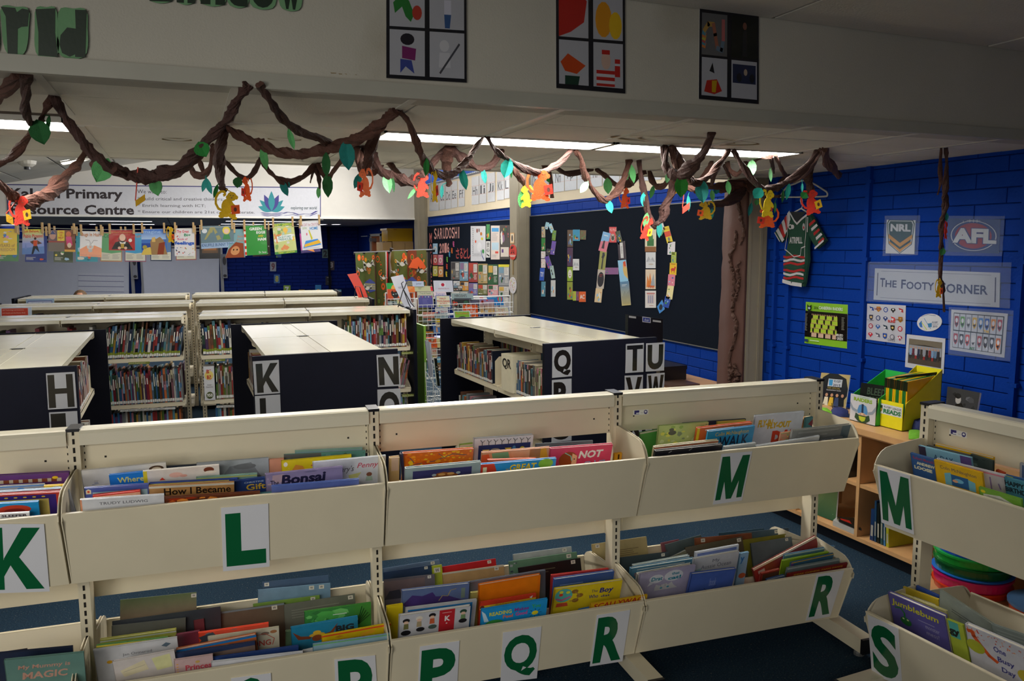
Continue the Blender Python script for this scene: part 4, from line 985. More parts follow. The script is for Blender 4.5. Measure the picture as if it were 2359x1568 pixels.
for j,(q,bg,lab) in enumerate(POS):
    if j == 0:
        it = [('l',[(.1+.02*(k % 3),.06+.055*k),(.2,.08+.055*k)],.012,'#30323a') for k in range(15)] + [('e',.45,.13,.05,.06,'#8a3a2a'),('e',.58,.12,.04,.05,'#7a5a50'),('e',.72,.22,.07,.05,'#c07028'),('e',.78,.36,.07,.04,'#d8c820'),
              ('e',.35,.44,.05,.04,'#e0522c'),('e',.85,.72,.07,.06,'#2f8a40'),('l',[(.72,.68),(.78,.85),(.9,.95)],.03,'#2a3a8a'),('e',.6,.6,.16,.14,'#dadade')] + [('l',[(.25+.1*k,.78),(.28+.1*k,.86)],.015,'#404048') for k in range(5)]
    elif j == 1: it = [('b',8,['#c83a2c','#e0d040','#e8e8e0','#2f6a3a'],5,(.1,.05,.9,.95),(.1,.3))]
    elif j == 2: it = [('t','合',.15,.05,.85,.35,'#1a1a1c',.02),('t','心',.15,.4,.85,.66,'#1a1a1c',.02),('l',[(.2,.8),(.8,.9)],.08,'#1a1a1c')]
    elif j == 3: it = [('r',.1,.07,.9,.18,'#4a9ad4'),('n',.1,.22,.85,.46,7,'#a8a4a8'),('r',.1,.5,.9,.72,'#b4cfe0'),('r',.5,.76,.85,.82,'#d84a3a'),('n',.1,.86,.8,.95,3,'#a8a4a8')]
    elif j == 4: it = [('b',14,JP,9,(.05,.03,.95,.6),(.08,.2)),('r',.1,.64,.95,.92,'#d4c8bc'),('r',.2,.7,.4,.8,'#5a3a7a')]
    else: it = [('r',.06,.06,.5,.4,JP[j % 7]),('r',.55,.08,.94,.5,'#d0ccc6'),('b',7,JP,j,(.06,.45,.6,.94),(.08,.2)),('n',.58,.14,.9,.46,5,'#8a8684'),('n',.62,.6,.94,.9,5,'#d8d4cc')] + ([('r',0,0,1,.12,'#d8cc3a')] if j == 10 else [])
    wsheet('display_page',c6,q,bg,it,lab,'poster')
# monkey silhouettes --------------------------------------------
def monkey(pos,w,h,face,col,label,book=None,flip=False,tilt=0.0,group=None,name='paper_monkey',flat=None):
    """cut card figure hanging from a vine; pos is the middle of the top"""
    U = Vector((cos(face),-sin(face),0)); D = Vector((0,0,-1)); N = U.cross(D)
    if flat: U = flat
    if flip: U = -U
    ct,st = cos(tilt),sin(tilt)
    def P(x,y): x -= .5; return Vector(pos) + U*((x*ct - y*h/w*st)*w) + D*((x*w/h*st + y*ct)*h)
    g = G(); n = (P(1,0)-P(0,0)).cross(P(0,1)-P(0,0)).normalized(); t = .0012
    if (CAMP-Vector(pos)).dot(n) < 0: n = -n
    def piece(poly,k,c=None):
        q = [P(*p)+n*(t+k*.00008) for p in poly]
        nn = (q[1]-q[0]).cross(q[2]-q[0])
        if nn.dot(n) < 0: q.reverse()
        g.slab(q,n,2*t,c or col)
    def el(cx,cy,rx,ry,m=14,r0=0.0): return [(cx+cos(2*pi*i/m)*rx*cos(r0)-sin(2*pi*i/m)*ry*sin(r0),cy+cos(2*pi*i/m)*rx*sin(r0)+sin(2*pi*i/m)*ry*cos(r0)) for i in range(m)]
    piece(el(.70,.20,.20,.16),0); piece(el(.53,.24,.08,.075),1); piece(el(.89,.22,.08,.075),2)          # head and ears
    piece(el(.54,.56,.26,.27,16,.25),3); piece(el(.42,.84,.22,.10,12,.1),4); piece(el(.76,.86,.16,.09,12,-.1),5)
    piece(el(.30,.92,.12,.06),6); piece(el(.86,.94,.12,.055),7); piece([(.66,.36),(.92,.52),(.98,.62),(.90,.66),(.62,.52)],8)
    T_ = [(.34,.72),(.16,.66),(.04,.50),(.03,.30),(.12,.14),(.26,.05),(.38,.07),(.42,.15),(.36,.19)]
    for k_ in range(len(T_)-1):
        (ax,ay),(bx_,by_) = T_[k_],T_[k_+1]; l = hypot(bx_-ax,by_-ay); nx,ny = -(by_-ay)/l*.045,(bx_-ax)/l*.045; ex,ey = (bx_-ax)/l*.02,(by_-ay)/l*.02
        piece([(ax+nx-ex,ay+ny-ey),(bx_+nx+ex,by_+ny+ey),(bx_-nx+ex,by_-ny+ey),(ax-nx-ex,ay-ny-ey)],9+k_)
    o = g.build(name,FELT,label=label,cat='paper monkey',group=group)
    c0 = P(.72,.14)
    g = G()
    for dx in (-.05,.06):
        q = P(.70+dx,.17); g.tube([q+n*.002,q+n*.0032],w*.022,'#3a2a20',k=6)
    g.tube([P(.70,.25)+n*.002,P(.70,.25)+n*.0032],w*.03,'#7a4a30',k=6)
    g.build('face_marks',PRINT,o,kind='stuff')
    if book:
        g = G(); q = [P(.70,.52),P(1.05,.46),P(1.10,.76),P(.76,.82)]
        if (q[1]-q[0]).cross(q[2]-q[0]).dot(n) < 0: q.reverse()
        g.slab([a+n*.006 for a in q],n,.004,book); s = Sheet(*[a+n*.0065 for a in q],g); s.ell(.5,.5,.2,.25,'#5a2a20',10)
        g.build('paper_book',FELT,o)
    return o
for i,(x,y,c,nm_) in enumerate([(668,930,'#d85a9a','pink'),(650,1000,'#e0702a','orange'),(625,1040,'#4a9ad0','blue'),(600,1095,'#6ab03a','green'),(597,1170,'#d04a34','red'),(592,1250,'#e0c42a','yellow')]):
    px,py = c6(x,y-30); p = atX(px,py,XB-.004); w = .075
    monkey(p,.07,.085,0,c,'small %s paper monkey in the chain on the display board' % nm_,flat=Vector((0,-1,0)))
# column things: card and two fans
XC = XW-.175
wsheet('picture_card',c6,(1272,812,1315,925),'#d8a060',[('r',.12,.08,.88,.92,'#e0d0b4'),('e',.5,.5,.2,.3,'#4a3a34')],'small orange-framed card on the column','picture card',X=XC-.002)
def fan(cx,cy,rx,ry,hy,col,items,label,hcol):
    c = atX(*c6(cx,cy),XC-.012); a = atX(*c6(cx+rx,cy),XC-.012); b = atX(*c6(cx,cy+ry),XC-.012); hd = atX(*c6(cx,hy),XC-.012)
    R,S = (a-c).length,(b-c).length
    g = G(); pts = [c+Vector((0,-cos(t)*R,sin(t)*S)) for t in [2*pi*i/24 for i in range(24)]]
    g.slab(pts,(-1,0,0),.004,col); s = Sheet(c+Vector((-.001,R,S)),c+Vector((-.001,-R,S)),c+Vector((-.001,-R,-S)),c+Vector((-.001,R,-S)),g)
    draw(s,items); o = g.build('hand_fan',PRINT,label=label,cat='fan')
    g = G(); g.tube([c+Vector((.004,0,-S*.6)),hd+Vector((.004,0,0))],.006,hcol,k=6); g.build('handle',PRINT,o)
fan(1296,1018,40,82,1258,'#c8362c',[('t','祭',.22,.1,.78,.62,'#15100f',.03),('r',.1,.68,.9,.72,'#e8d8cc'),('r',.18,.76,.82,.8,'#e8d8cc')],'red paper fan with a black character on the column','#9a8050')
fan(1295,1370,40,88,1640,'#d0ccd0',[('b',40,['#d86a5a','#8a8fb0','#e0a0a0','#c8c040'],3,(.15,.12,.85,.8),(.03,.07))],'white paper fan with coloured dots on the column','#d8d8d8')
# alphabet sheets above the blocks
AX = XW-.002
for i,(x0,x1,t0,t1,b0,b1,tx) in enumerate([(412,515,292,285,582,575,'Aa Bb'),(520,580,285,280,568,560,'Cc'),(583,645,280,272,560,552,'Dd'),(648,710,268,258,550,540,'Ee'),(722,788,262,250,538,528,'Ff'),(862,940,222,205,515,508,'Hh'),(944,1020,203,190,502,494,'Ii'),
            (1030,1112,185,165,486,478,'Jj'),(1130,1208,162,150,466,458,'Kk'),(1212,1264,148,140,448,442,'L')]):
    wsheet('alphabet_sheet',c6,[(x0,t0),(x1,t1),(x1,b1),(x0,b0)],'#c9cbd2',[('r',0,.33,1,.34,'#c8948c'),('r',0,.66,1,.67,'#c8948c'),('r',.97,0,1,1,'#a8a4a8'),('t',tx,.15,.36,.8,.66,'#3a3c44')],'white handwriting sheet %s above the display board' % tx,'alphabet sheet',X=AX)
for i,(x0,x1,t0,t1,b0,b1,tx) in enumerate([(190,268,150,140,480,470,'Oo'),(275,405,138,120,468,450,'Mm'),(412,525,120,102,450,434,'Nn'),(530,650,100,88,434,418,'Pp'),(656,785,86,70,416,400,'Qq'),(790,905,70,55,398,384,'Rr'),(912,1080,55,40,380,360,'Ss'),(1085,1260,38,20,358,340,'Tt'),(1270,1500,18,-6,338,318,'Uu')]):
    wsheet('alphabet_sheet',c3,[(x0,t0),(x1,t1),(x1,b1),(x0,b0)],'#c4c9d4',[('r',0,.4,1,.41,'#c8a8a8'),('r',0,.7,1,.71,'#c8a8a8'),('r',.975,0,1,1,'#a8a4a8'),('t',tx,.2,.4,.7,.72,'#3a3c44')],'white handwriting sheet %s above the READ board' % tx,'alphabet sheet',X=AX)

GAIN[0] = 1.15
# footy corner ---------------------------------------------------
PLAS = mat('clear_plastic_sleeve','#9fb4d8',rough=.08,spec=.8,bump=.55,bscale=16,alpha=.22)
XF = XW-.004
def sleeve(quad,label):
    P4 = WQ(c5,quad,XF-.006); s = Sheet(*P4); n = s.n; g = G(); N_ = 12
    V = []
    rnd = random.Random(int(quad[0][0]))
    for j in range(N_+1):
        for i in range(N_+1): V.append(s.P(i/N_,j/N_,.004*rnd.random()))
    g.mesh(V,[(j*(N_+1)+i,(j+1)*(N_+1)+i,(j+1)*(N_+1)+i+1,j*(N_+1)+i+1) for j in range(N_) for i in range(N_)])
    g.build('plastic_sleeve',PLAS,smooth=True,label=label,cat='plastic sleeve')
def shield(u0,v0,u1,v1,col):
    pts = [(.06,.0),(.94,.0),(1,.1),(.96,.45),(.92,.72),(.5,1),(.08,.72),(.04,.45),(0,.1)]
    return ('p',[(u0+(u1-u0)*x,v0+(v1-v0)*y) for x,y in pts],col)
wsheet('league_badge',c5,[(1428,372),(1624,375),(1616,606),(1420,600)],'#c9ccd0',[shield(.02,.0,.98,1,'#103a34'),shield(.05,.02,.95,.98,'#c9ccd0'),shield(.08,.04,.92,.96,'#123c36'),('t','NRL',.15,.12,.85,.34,'#c9ccd0',.05),
      ('p',[(.09,.42),(.5,.68),(.91,.42),(.91,.54),(.5,.8),(.09,.54)],'#c98a1c'),('p',[(.1,.62),(.5,.87),(.9,.62),(.88,.7),(.5,.95),(.12,.7)],'#c98a1c')],'green and gold NRL shield poster on the blue wall',m=GLOSS,X=XF)
sleeve([(1415,345),(1655,342),(1640,612),(1397,618)],'clear plastic sleeve around the shield poster')
wsheet('league_badge',c5,[(1850,362),(2200,372),(2190,602),(1845,590)],'#24407c',[('e',.5,.5,.48,.48,'#1c2f70',30),('e',.5,.5,.45,.45,'#b9bcc4',30),('e',.5,.5,.43,.43,'#1c3576',30),('e',.5,.5,.36,.38,'#8f2032',30),
      ('l',[(.3,.06),(.3,.13)],.01,'#b9bcc4'),('l',[(.37,.05),(.63,.05)],.012,'#b9bcc4'),('l',[(.43,.02),(.43,.1)],.01,'#b9bcc4'),('l',[(.5,.02),(.5,.1)],.01,'#b9bcc4'),('l',[(.57,.02),(.57,.1)],.01,'#b9bcc4'),
      ('t','AFL',.07,.26,.97,.74,'#1c2f70',.09),('t','AFL',.09,.28,.95,.72,'#c3c6cc',.05)],'blue and red oval AFL badge poster',m=GLOSS,X=XF)
sleeve([(1830,345),(2232,347),(2212,620),(1822,615)],'clear plastic sleeve around the oval badge')
wsheet('corner_sign',c5,[(1348,702),(2200,732),(2195,968),(1338,915)],'#aeb2bd',[('l',[(.03,.08),(.97,.08),(.97,.92),(.03,.92),(.03,.08)],.008,'#2a3050'),('r',.02,.06,.06,.14,'#aeb2bd'),('r',.94,.06,.98,.14,'#aeb2bd'),('r',.02,.86,.06,.94,'#aeb2bd'),('r',.94,.86,.98,.94,'#aeb2bd')] +
      [('t','T',.055,.3,.10,.58,'#1d2a55',.02),('t','HE',.105,.36,.205,.58,'#1d2a55',.02),('t','F',.245,.32,.285,.6,'#1d2a55',.02),('t','OOTY',.29,.37,.52,.61,'#1d2a55',.02),('t','C',.56,.35,.61,.64,'#1d2a55',.02),('t','ORNER',.615,.38,.92,.66,'#1d2a55',.02)],'white THE FOOTY CORNER sign','sign',m=GLOSS,X=XF)
sleeve([(1293,658),(2275,662),(2265,975),(1283,925)],'large clear plastic sheet over the corner sign')
rnd = random.Random(5); crowd = []
for r_ in range(5):
    for k in range(15):
        u = .17+.042*k+.01*(r_ % 2); v = .30+.105*r_
        crowd += [('p',[(u-.02,v),(u+.02,v),(u+.022,v+.1),(u-.022,v+.1)],('#a8c83a' if r_ < 4 else '#c8a890') if (k+r_) % 4 else '#1a1a18'),('e',u,v-.012,.011,.02,'#c09070',6)]
wsheet('team_calendar',c5,[(878,930),(1163,950),(1157,1248),(868,1210)],'#7fb82c',[('r',.0,.21,1,.84,'#14110e')] + crowd + [('t','2016',.24,.09,.34,.15,'#14301a',.02),('t','CANBERRA RAIDERS',.36,.075,.92,.15,'#dfe8d8',.02),
      ('p',[(.07,.05),(.12,.1),(.18,.05),(.16,.18),(.12,.24),(.08,.18)],'#16241a'),('e',.12,.14,.03,.03,'#9ab0b8'),('n',.03,.28,.09,.7,14,'#8a8a80'),('n',.9,.3,.97,.6,9,'#8a8a80'),('t','#BLEED',.78,.68,.94,.74,'#e0e0dc',.02),('t','GREEN',.8,.75,.94,.82,'#e0e0dc',.02),
      ('r',.03,.89,.12,.95,'#24406a'),('n',.16,.9,.4,.95,1,'#d8e8c8')],'green and black 2016 team calendar with a crowd photo','calendar',m=GLOSS,X=XF)
logos = []
LC = ['#20408c','#b0742a','#24408c','#202024','#a02a30','#3a3a4a','#24386a','#2c3c74','#c83a34','#a06a24','#a03040','#3a62a8','#2a3a4a','#2c2a22','#b02c34','#c02c3a','#5a5a6a','#2a4ca0','#6a6a78','#a8324a']
for i in range(20):
    cx_,cy_ = .12+.19*(i % 5),.14+.235*(i//5); k = i % 4; c_ = LC[i]
    if k == 0: logos += [('p',[(cx_-.06,cy_-.07),(cx_+.05,cy_-.04),(cx_+.07,cy_+.05),(cx_,cy_+.03)],c_),('e',cx_,cy_,.025,.02,'#d8d8dc',8)]
    elif k == 1: logos += [shield(cx_-.055,cy_-.075,cx_+.055,cy_+.075,c_),('e',cx_,cy_-.01,.03,.03,'#d0b070',8)]
    elif k == 2: logos += [('e',cx_,cy_,.06,.07,c_,14),('e',cx_,cy_,.04,.045,'#c9cad2',12),('l',[(cx_-.02,cy_),(cx_+.04,cy_)],.015,c_)]
    else: logos += [('e',cx_,cy_-.01,.06,.045,c_,12),('p',[(cx_-.03,cy_+.02),(cx_+.03,cy_+.02),(cx_,cy_+.08)],c_),('e',cx_,cy_-.02,.025,.02,'#d0d0d4',8)]
logos += [('t','SUNS',.57,.40,.76,.47,'#c83a34',.04),('t','GIANTS',.58,.90,.76,.96,'#4a4a54'),('t','LIONS',.22,.10,.4,.15,'#8a3040',.03),('t','DOCKERS',.02,.43,.2,.46,'#3a3a54'),('t','HAWKS',.77,.35,.95,.4,'#7a4a20',.02),('t','AFL',.80,.82,.93,.87,'#d8d8dc',.04)]
wsheet('team_logo_sheet',c5,[(1295,942),(1558,955),(1552,1220),(1288,1185)],'#b4b6c2',logos,'white sheet with twenty club badges',m=GLOSS,X=XF)
cells = [('r',.05,.07,.95,.93,'#15151c')]
CC = ['#8a2030','#4a8a3a','#8a8f9a','#c8a020','#3a7ac0','#2a5ab0','#d08020','#a02838','#a03040','#20242c','#c83a3a','#c8c8cc','#a84048','#3a3430','#202428','#c06020']
for i in range(16):
    a = .06+.111*(i % 8); b = .09+.425*(i//8); c_ = CC[i]
    cells += [('r',a,b,a+.1,b+.4,'#b9bcc8'),shield(a+.01,b+.06,a+.09,b+.34,c_),('e',a+.05,b+.16,.025,.06,'#d0d0d8',8),('p',[(a+.02,b+.24),(a+.08,b+.22),(a+.05,b+.3)],'#20202a')]
cells += [('t','BIT',.39,.86,.48,.93,'#2a6a3a',.04),('t','TAI',.62,.42,.71,.48,'#c8a040',.03)]
wsheet('club_shield_sheet',c5,[(1868,982),(2252,1010),(2228,1310),(1857,1255)],'#b9bbc6',cells,'white sheet with two rows of eight club shields',m=GLOSS,X=XF)
sleeve([(1850,965),(2305,990),(2270,1335),(1845,1290)],'clear plastic sleeve over the two-row shield sheet')
ball = atX(*c5(1716,1070),XF-.002)
g = G(); a = WQ(c5,[(1628,1002),(1805,998),(1800,1142),(1634,1140)],XF-.003); s = Sheet(*a,g)
s.ell(.5,.5,.5,.42,'#c4c8d0',26,rot=-.25); draw(s,[('p',[(.08,.55),(.2,.4),(.22,.75),(.12,.72)],'#3a6ab0'),('l',[(.2,.5),(.4,.85)],.03,'#b8c83a'),('l',[(.3,.3),(.55,.8)],.02,'#3a7ab0'),('p',[(.44,.55),(.6,.52),(.6,.72),(.46,.74)],'#3a78a8'),('t','RUGBY',.62,.45,.84,.54,'#2a3a60',.02),('t','WORLD CUP',.62,.56,.86,.62,'#2a3a60'),('t','2015',.64,.64,.82,.74,'#2a3a60',.02),('l',[(.2,.2),(.45,.12),(.75,.18)],.02,'#4a5a80')])
g.build('ball_picture',GLOSS,label='cut-out picture of a white rugby ball on the blue wall',cat='poster')
ph = [('r',.07,.12,.93,.86,'#2e2c2a'),('p',[(.07,.12),(.93,.12),(.93,.3),(.5,.26),(.07,.3)],'#6a6254'),('r',.08,.3,.92,.55,'#8a8f98'),('r',.07,.66,.93,.86,'#4a4038')]
for k in range(11):
    u = .13+.072*k; c_ = ['#7a98b8','#5a2434','#a8acb8','#242c44','#3a3430','#8a8f9a','#2a2426','#7a2a2a','#6f8fb4','#5a7a9a','#26242a'][k]
    ph += [('r',u-.03,.4,u+.03,.6,c_),('r',u-.025,.6,u+.025,.7,['#2a2c34','#3a3430','#8a2c2c'][k % 3]),('e',u,.365,.018,.035,'#b08870',8)]
wsheet('team_photo',c5,[(1565,1150),(1828,1180),(1815,1418),(1552,1372)],'#b9bcc6',ph,'team photo in a white mount under the ball picture','photo',X=XF)
# pipes and conduits on the wall
for (xa,w,lab) in ((1788,.022,'slim blue-painted conduit beside the column'),(1819,.035,'wider blue-painted pipe left of the jersey'),(1994,.03,'blue-painted pipe between the calendar and the signs'),(2353,.03,'blue-painted pipe at the right edge of the photo')):
    p = atX(xa,700,XW); g = G(); g.box(XW-.03,p.y-w/2,0,XW+.0,p.y+w/2,SOF); o = g.build('wall_pipe',BLUEB,label=lab,cat='pipe')
    g = G()
    for z in (.9,1.5,1.95): g.box(XW-.033,p.y-w/2-.012,z,XW+.0,p.y+w/2+.012,z+.02)
    g.build('pipe_clip',BLUEB,o,kind='stuff')
GAIN[0] = 1.0
# ================================================================ PAPER VINES, LEAVES AND MONKEYS UNDER THE SOFFIT
ZS = SOF-.004
def smooth(P,n=6):
    out = []
    m = len(P)
    for i in range(m-1):
        p0,p1,p2,p3 = P[max(0,i-1)],P[i],P[i+1],P[min(m-1,i+2)]
        for k in range(n):
            t = k/n
            out.append(.5*((2*p1) + (p2-p0)*t + (2*p0-5*p1+4*p2-p3)*t*t + (3*p1-p0-3*p2+p3)*t**3))
    out.append(P[-1]); return out
BRN = ['#4a2c22','#543328','#402620']
VN = [0]
VPTS = []
def topx(p):
    q = p-CAMP; d = q.dot(FWD); return (CXP+FPX*q.dot(RGT)/d,CYP+FPX*q.dot(DWN)/d)
def hang_from(x,y):
    """nearest point of any vine to a pixel"""
    return min(VPTS,key=lambda t: (t[0]-x)**2+(t[1]-y)**2)[2]
def vine(px,wpx,label,Y0=None,Y1=None,col=None,seed=None,name='paper_vine'):
    """twisted crepe-paper vine; ends are pinned to the soffit where their pixels meet it, or at a given depth Y"""
    a = atZ(px[0][0],px[0][1],ZS) if Y0 is None else atY(px[0][0],px[0][1],Y0)
    b = atZ(px[-1][0],px[-1][1],ZS) if Y1 is None else atY(px[-1][0],px[-1][1],Y1)
    ya,yb = a.y,b.y; L_ = [0]
    for p,q in zip(px[:-1],px[1:]): L_.append(L_[-1]+hypot(q[0]-p[0],q[1]-p[1]))
    P = [atY(x,y,ya+(yb-ya)*(l/L_[-1])) for (x,y),l in zip(px,L_)]
    if Y0 is None: P[0] = a
    if Y1 is None: P[-1] = b
    n = max(3,int(L_[-1]/len(px)/7)); Q = smooth(P,n)
    VN[0] += 1; seed = seed or VN[0]; rnd = random.Random(seed)
    m = len(Q); rad = []
    for i,p in enumerate(Q):
        w = wpx[0]+(wpx[-1]-wpx[0])*i/(m-1) if len(wpx) < 3 else wpx[min(len(wpx)-1,int(i/(m-1)*(len(wpx)-.01)))]
        d = (p-CAMP).dot(FWD); rad.append(w/FPX*d/2*rnd.uniform(.8,1.15))
    Q[0].z = min(Q[0].z,SOF-.004) ; Q[-1].z = min(Q[-1].z,SOF-.004)
    for i,p in enumerate(Q):
        if 1 < i < m-1: x_,y_ = topx(p); VPTS.append((x_,y_,p,rad[i]))
    g = G(); c = col or BRN[seed % 3]
    # two intertwined strands
    for st in (0,1):
        W_ = []
        for i,p in enumerate(Q):
            t = (Q[min(m-1,i+1)]-Q[max(0,i-1)]).normalized(); u = t.cross(Vector((.2,.9,.3))).normalized(); v = t.cross(u)
            an = i*.42+st*pi+seed; W_.append(p + (u*cos(an)+v*sin(an))*rad[i]*.38)
        g.tube(W_,[r*.72 for r in rad],c,k=9,lump=.24,twist=.22,seed=seed*2+st)
    return g.build(name,CREPE,None,smooth=False,label=label,cat='paper vine')
vine([(-25,240),(0,214),(22,194),(43,171)],(30,34),'thick brown paper vine at the extreme left, rising to the bulkhead')
vine([(60,171),(58,215),(59,255),(68,285)],(24,22,16),'brown paper vine hanging straight down near the left edge',Y1=2.75)
vine([(68,285),(92,282),(104,255),(121,222)],(12,16,18),'short brown vine joining the dark leaf to the soffit at left',Y0=2.75)
vine([(72,302),(52,332),(25,362),(-15,384)],(18,20,18),'brown paper vine running off the left edge below the lit panel',Y0=2.8,Y1=3.0)
vine([(122,222),(150,268),(182,315),(222,362),(268,392),(312,404),(352,404),(395,392),(438,362),(482,318),(522,275),(548,230),(572,194)],(20,26,30,32,26,22,22),'long brown vine swag in the left foreground, the biggest on the left')
vine([(262,392),(320,412),(365,411),(408,400),(448,372),(470,342)],(16,18,16),'second strand hanging under the biggest left swag',Y0=2.55,Y1=3.0)
vine([(203,340),(182,375),(152,405),(120,440),(86,460),(52,466),(22,444),(-12,410)],(14,24,34,34,26,18),'thick brown vine swag in front of the banner at the left',Y1=3.3)
vine([(206,342),(216,362),(212,380)],(10,12,14),'small loose vine tail behind the pale green leaf at left',Y1=4.0)
vine([(598,194),(625,238),(660,282),(694,305),(738,320),(768,334),(800,338)],(20,22,20,18),'brown vine falling right from the bulkhead to the teal leaf',Y1=3.0)
vine([(521,292),(560,316),(600,334),(645,350),(690,355),(742,346),(800,330),(850,305),(888,275),(914,253)],(20,26,26,24,28,30,30,24),'long brown swag left of the lit ceiling strip')
vine([(516,292),(510,325),(506,370),(508,405),(514,437)],(22,30,26,18),'thick vine hanging straight down above the yellow monkey',Y1=3.0)
vine([(455,346),(440,372),(446,398),(468,404),(484,385),(490,350),(494,332)],(12,16,14,14),'small vine loop left of the hanging yellow monkey')
vine([(452,350),(462,378),(470,398)],(10,12,10),'inner strand of the small vine loop',Y1=4.2)
vine([(521,372),(535,390),(556,408),(576,406),(592,385),(600,364)],(10,12,12),'thin vine swag right of the yellow monkey')
vine([(601,364),(616,390),(640,412),(662,420),(690,412),(712,395),(730,378)],(12,16,14),'thin vine swag above the right end of the banner')
vine([(731,378),(742,396),(754,410),(768,394),(790,366)],(14,12,14),'short vine swag between the dark green leaves')
vine([(729,380),(734,405),(737,432)],(14,10,6),'thin vine tail above the pale leaf at the banner end',Y1=4.3)
vine([(726,382),(720,400),(715,420)],(8,6,4),'tiny vine tail beside the banner end',Y1=4.3)
vine([(824,342),(830,372),(842,392),(860,396)],(22,26,24),'crumpled vine knot left of the peach monkey',Y1=3.1)
vine([(845,340),(856,370),(876,392),(908,408),(942,418),(966,412),(986,390),(1008,362),(1030,340)],(34,26,22,26,26,20,18),'brightly lit vine swag under the lit ceiling strip')
vine([(866,282),(862,310),(850,350),(848,375),(845,392)],(26,28,26,22),'dark vertical vine above the peach monkey',Y1=3.0)
vine([(918,255),(940,280),(958,325),(972,362),(990,388),(1012,402),(1042,402),(1062,384),(1078,368),(1092,345),(1112,318)],(16,18,20,18,16,12),'dark swag from the soffit passing in front of the handwriting sheets')
vine([(1036,340),(1056,356),(1080,376),(1108,388),(1134,378),(1150,354),(1156,346)],(24,18,16),'sunlit vine swag between the turquoise leaves')
vine([(1036,338),(1030,366),(1030,396),(1035,425)],(26,24,14),'short thick vine hanging in front of the window blinds',Y1=3.7)
vine([(876,372),(895,374),(908,390),(922,402)],(14,14,12),'dark vine behind the sunlit swag',Y0=4.5,Y1=4.2)
vine([(1122,315),(1135,338),(1152,355),(1185,376),(1215,392),(1245,398),(1275,384),(1300,365),(1316,345)],(12,14,16,16,14),'lit vine swag carrying the large orange monkey')
vine([(1178,382),(1192,402),(1204,418),(1210,440)],(14,18,8),'vine tail above the green leaf left of the orange monkey',Y0=3.4,Y1=3.5)
vine([(1324,345),(1338,366),(1346,400),(1362,432),(1393,462),(1421,442),(1436,414),(1450,370)],(14,16,16,18,16),'V-shaped vine swag over the blue wall strip')
vine([(1281,385),(1302,399),(1330,398),(1364,390)],(12,14,12),'small dark swag along the back edge of the soffit')
vine([(1373,389),(1393,404),(1418,425),(1440,427),(1462,412),(1484,395)],(12,14,16),'dark swag above the small dark orange monkey')
vine([(1250,386),(1262,384),(1270,420),(1272,456)],(14,14,14,8),'dark vine tail hanging right of the big orange monkey',Y0=4.2,Y1=4.2)
vine([(1472,369),(1476,405),(1484,443),(1490,480),(1502,512),(1514,517),(1528,498),(1534,472),(1546,446),(1552,414)],(14,16,16,18,20,22),'deep dark vine loop hanging over the D of READ',Y1=3.6)
vine([(1446,370),(1448,392),(1458,426)],(10,12,5),'thin vine tail over the small orange monkey',Y1=3.9)
vine([(1497,396),(1502,415),(1516,430),(1532,424),(1545,404)],(12,14,14),'small dark swag left of the bright green leaf',Y1=4.0)
vine([(1531,338),(1532,365),(1540,395),(1558,404),(1580,394),(1604,372),(1624,344),(1640,306)],(18,22,30,32,24,18),'thick brown swag crossing the right end of the lit strip')
vine([(1545,337),(1562,375),(1585,410),(1610,421),(1638,400),(1664,370),(1679,345)],(24,26,18,16,14),'reddish lit swag under the right end of the lit strip')
vine([(1538,390),(1560,418),(1590,432),(1618,428)],(18,20,14),'crumpled vine knot behind the bright green leaf',Y0=3.5,Y1=3.6)
vine([(1688,345),(1706,374),(1732,412),(1762,436),(1792,428),(1828,410),(1862,378),(1884,345)],(12,16,16,16,18,14),'dark swag carrying the yellow monkey on the right')
vine([(1894,342),(1880,365),(1852,402),(1830,414)],(14,16,14),'second strand beside the yellow monkey swag',Y1=3.5)
vine([(1900,341),(1904,368),(1920,392),(1934,404)],(18,22,16),'loose thick vine end on the right above the hanger',Y1=3.5)
vine([(1866,384),(1862,412),(1868,440),(1876,466)],(20,20,8),'vine tail above the red monkey on the right',Y0=3.7,Y1=3.7)
vine([(1824,388),(1816,402),(1800,425),(1790,440)],(12,14,10),'dark vine behind the turquoise leaves on the right',Y0=4.2,Y1=4.2)
vine([(2168,341),(2166,385),(2167,420),(2160,448)],(8,10,8,5),'shorter of the two vines hanging in front of the corner sign',Y1=2.9)
vine([(2179,341),(2181,385),(2177,440),(2177,478),(2169,520),(2168,580),(2166,640),(2172,668),(2175,718)],(9,12,16,14,12,11,10,12,5),'long vine hanging straight down in front of the corner sign',Y1=2.9)
vine([(1675,372),(1682,392),(1696,402),(1712,388),(1720,366)],(12,14,12),'small vine loop right of the green leaf',Y1=3.6)
vine([(1734,372),(1752,362),(1775,358)],(10,12,14),'short lit vine near the pale green leaves')
vine([(1775,358),(1779,378),(1783,398)],(10,9,5),'lit vine tail above the thin pale leaf',Y1=3.7)
vine([(1786,357),(1796,380),(1808,402),(1822,416)],(10,10,8),'lit vine strand reaching to the right swag',Y1=3.7)
vine([(1640,372),(1630,392),(1612,415),(1596,430)],(14,12,14),'dark vine between the teal leaf and the lit strip',Y1=3.8)
vine([(1652,380),(1644,402),(1640,425)],(16,14,10),'dark vine stub above the pale leaf beside the trunk',Y1=3.9)
vine([(1668,378),(1676,395),(1682,410)],(12,10,6),'small stub over the slim green leaf',Y1=3.9)
vine([(1715,425),(1690,428),(1660,432),(1620,428),(1600,440)],(26,24,18,12),'upper paper branch spreading from the trunk',Y0=4.40,Y1=4.2)
vine([(1710,435),(1695,452),(1668,468),(1645,470)],(26,22,12),'lower paper branch spreading from the trunk',Y0=4.40,Y1=4.2)
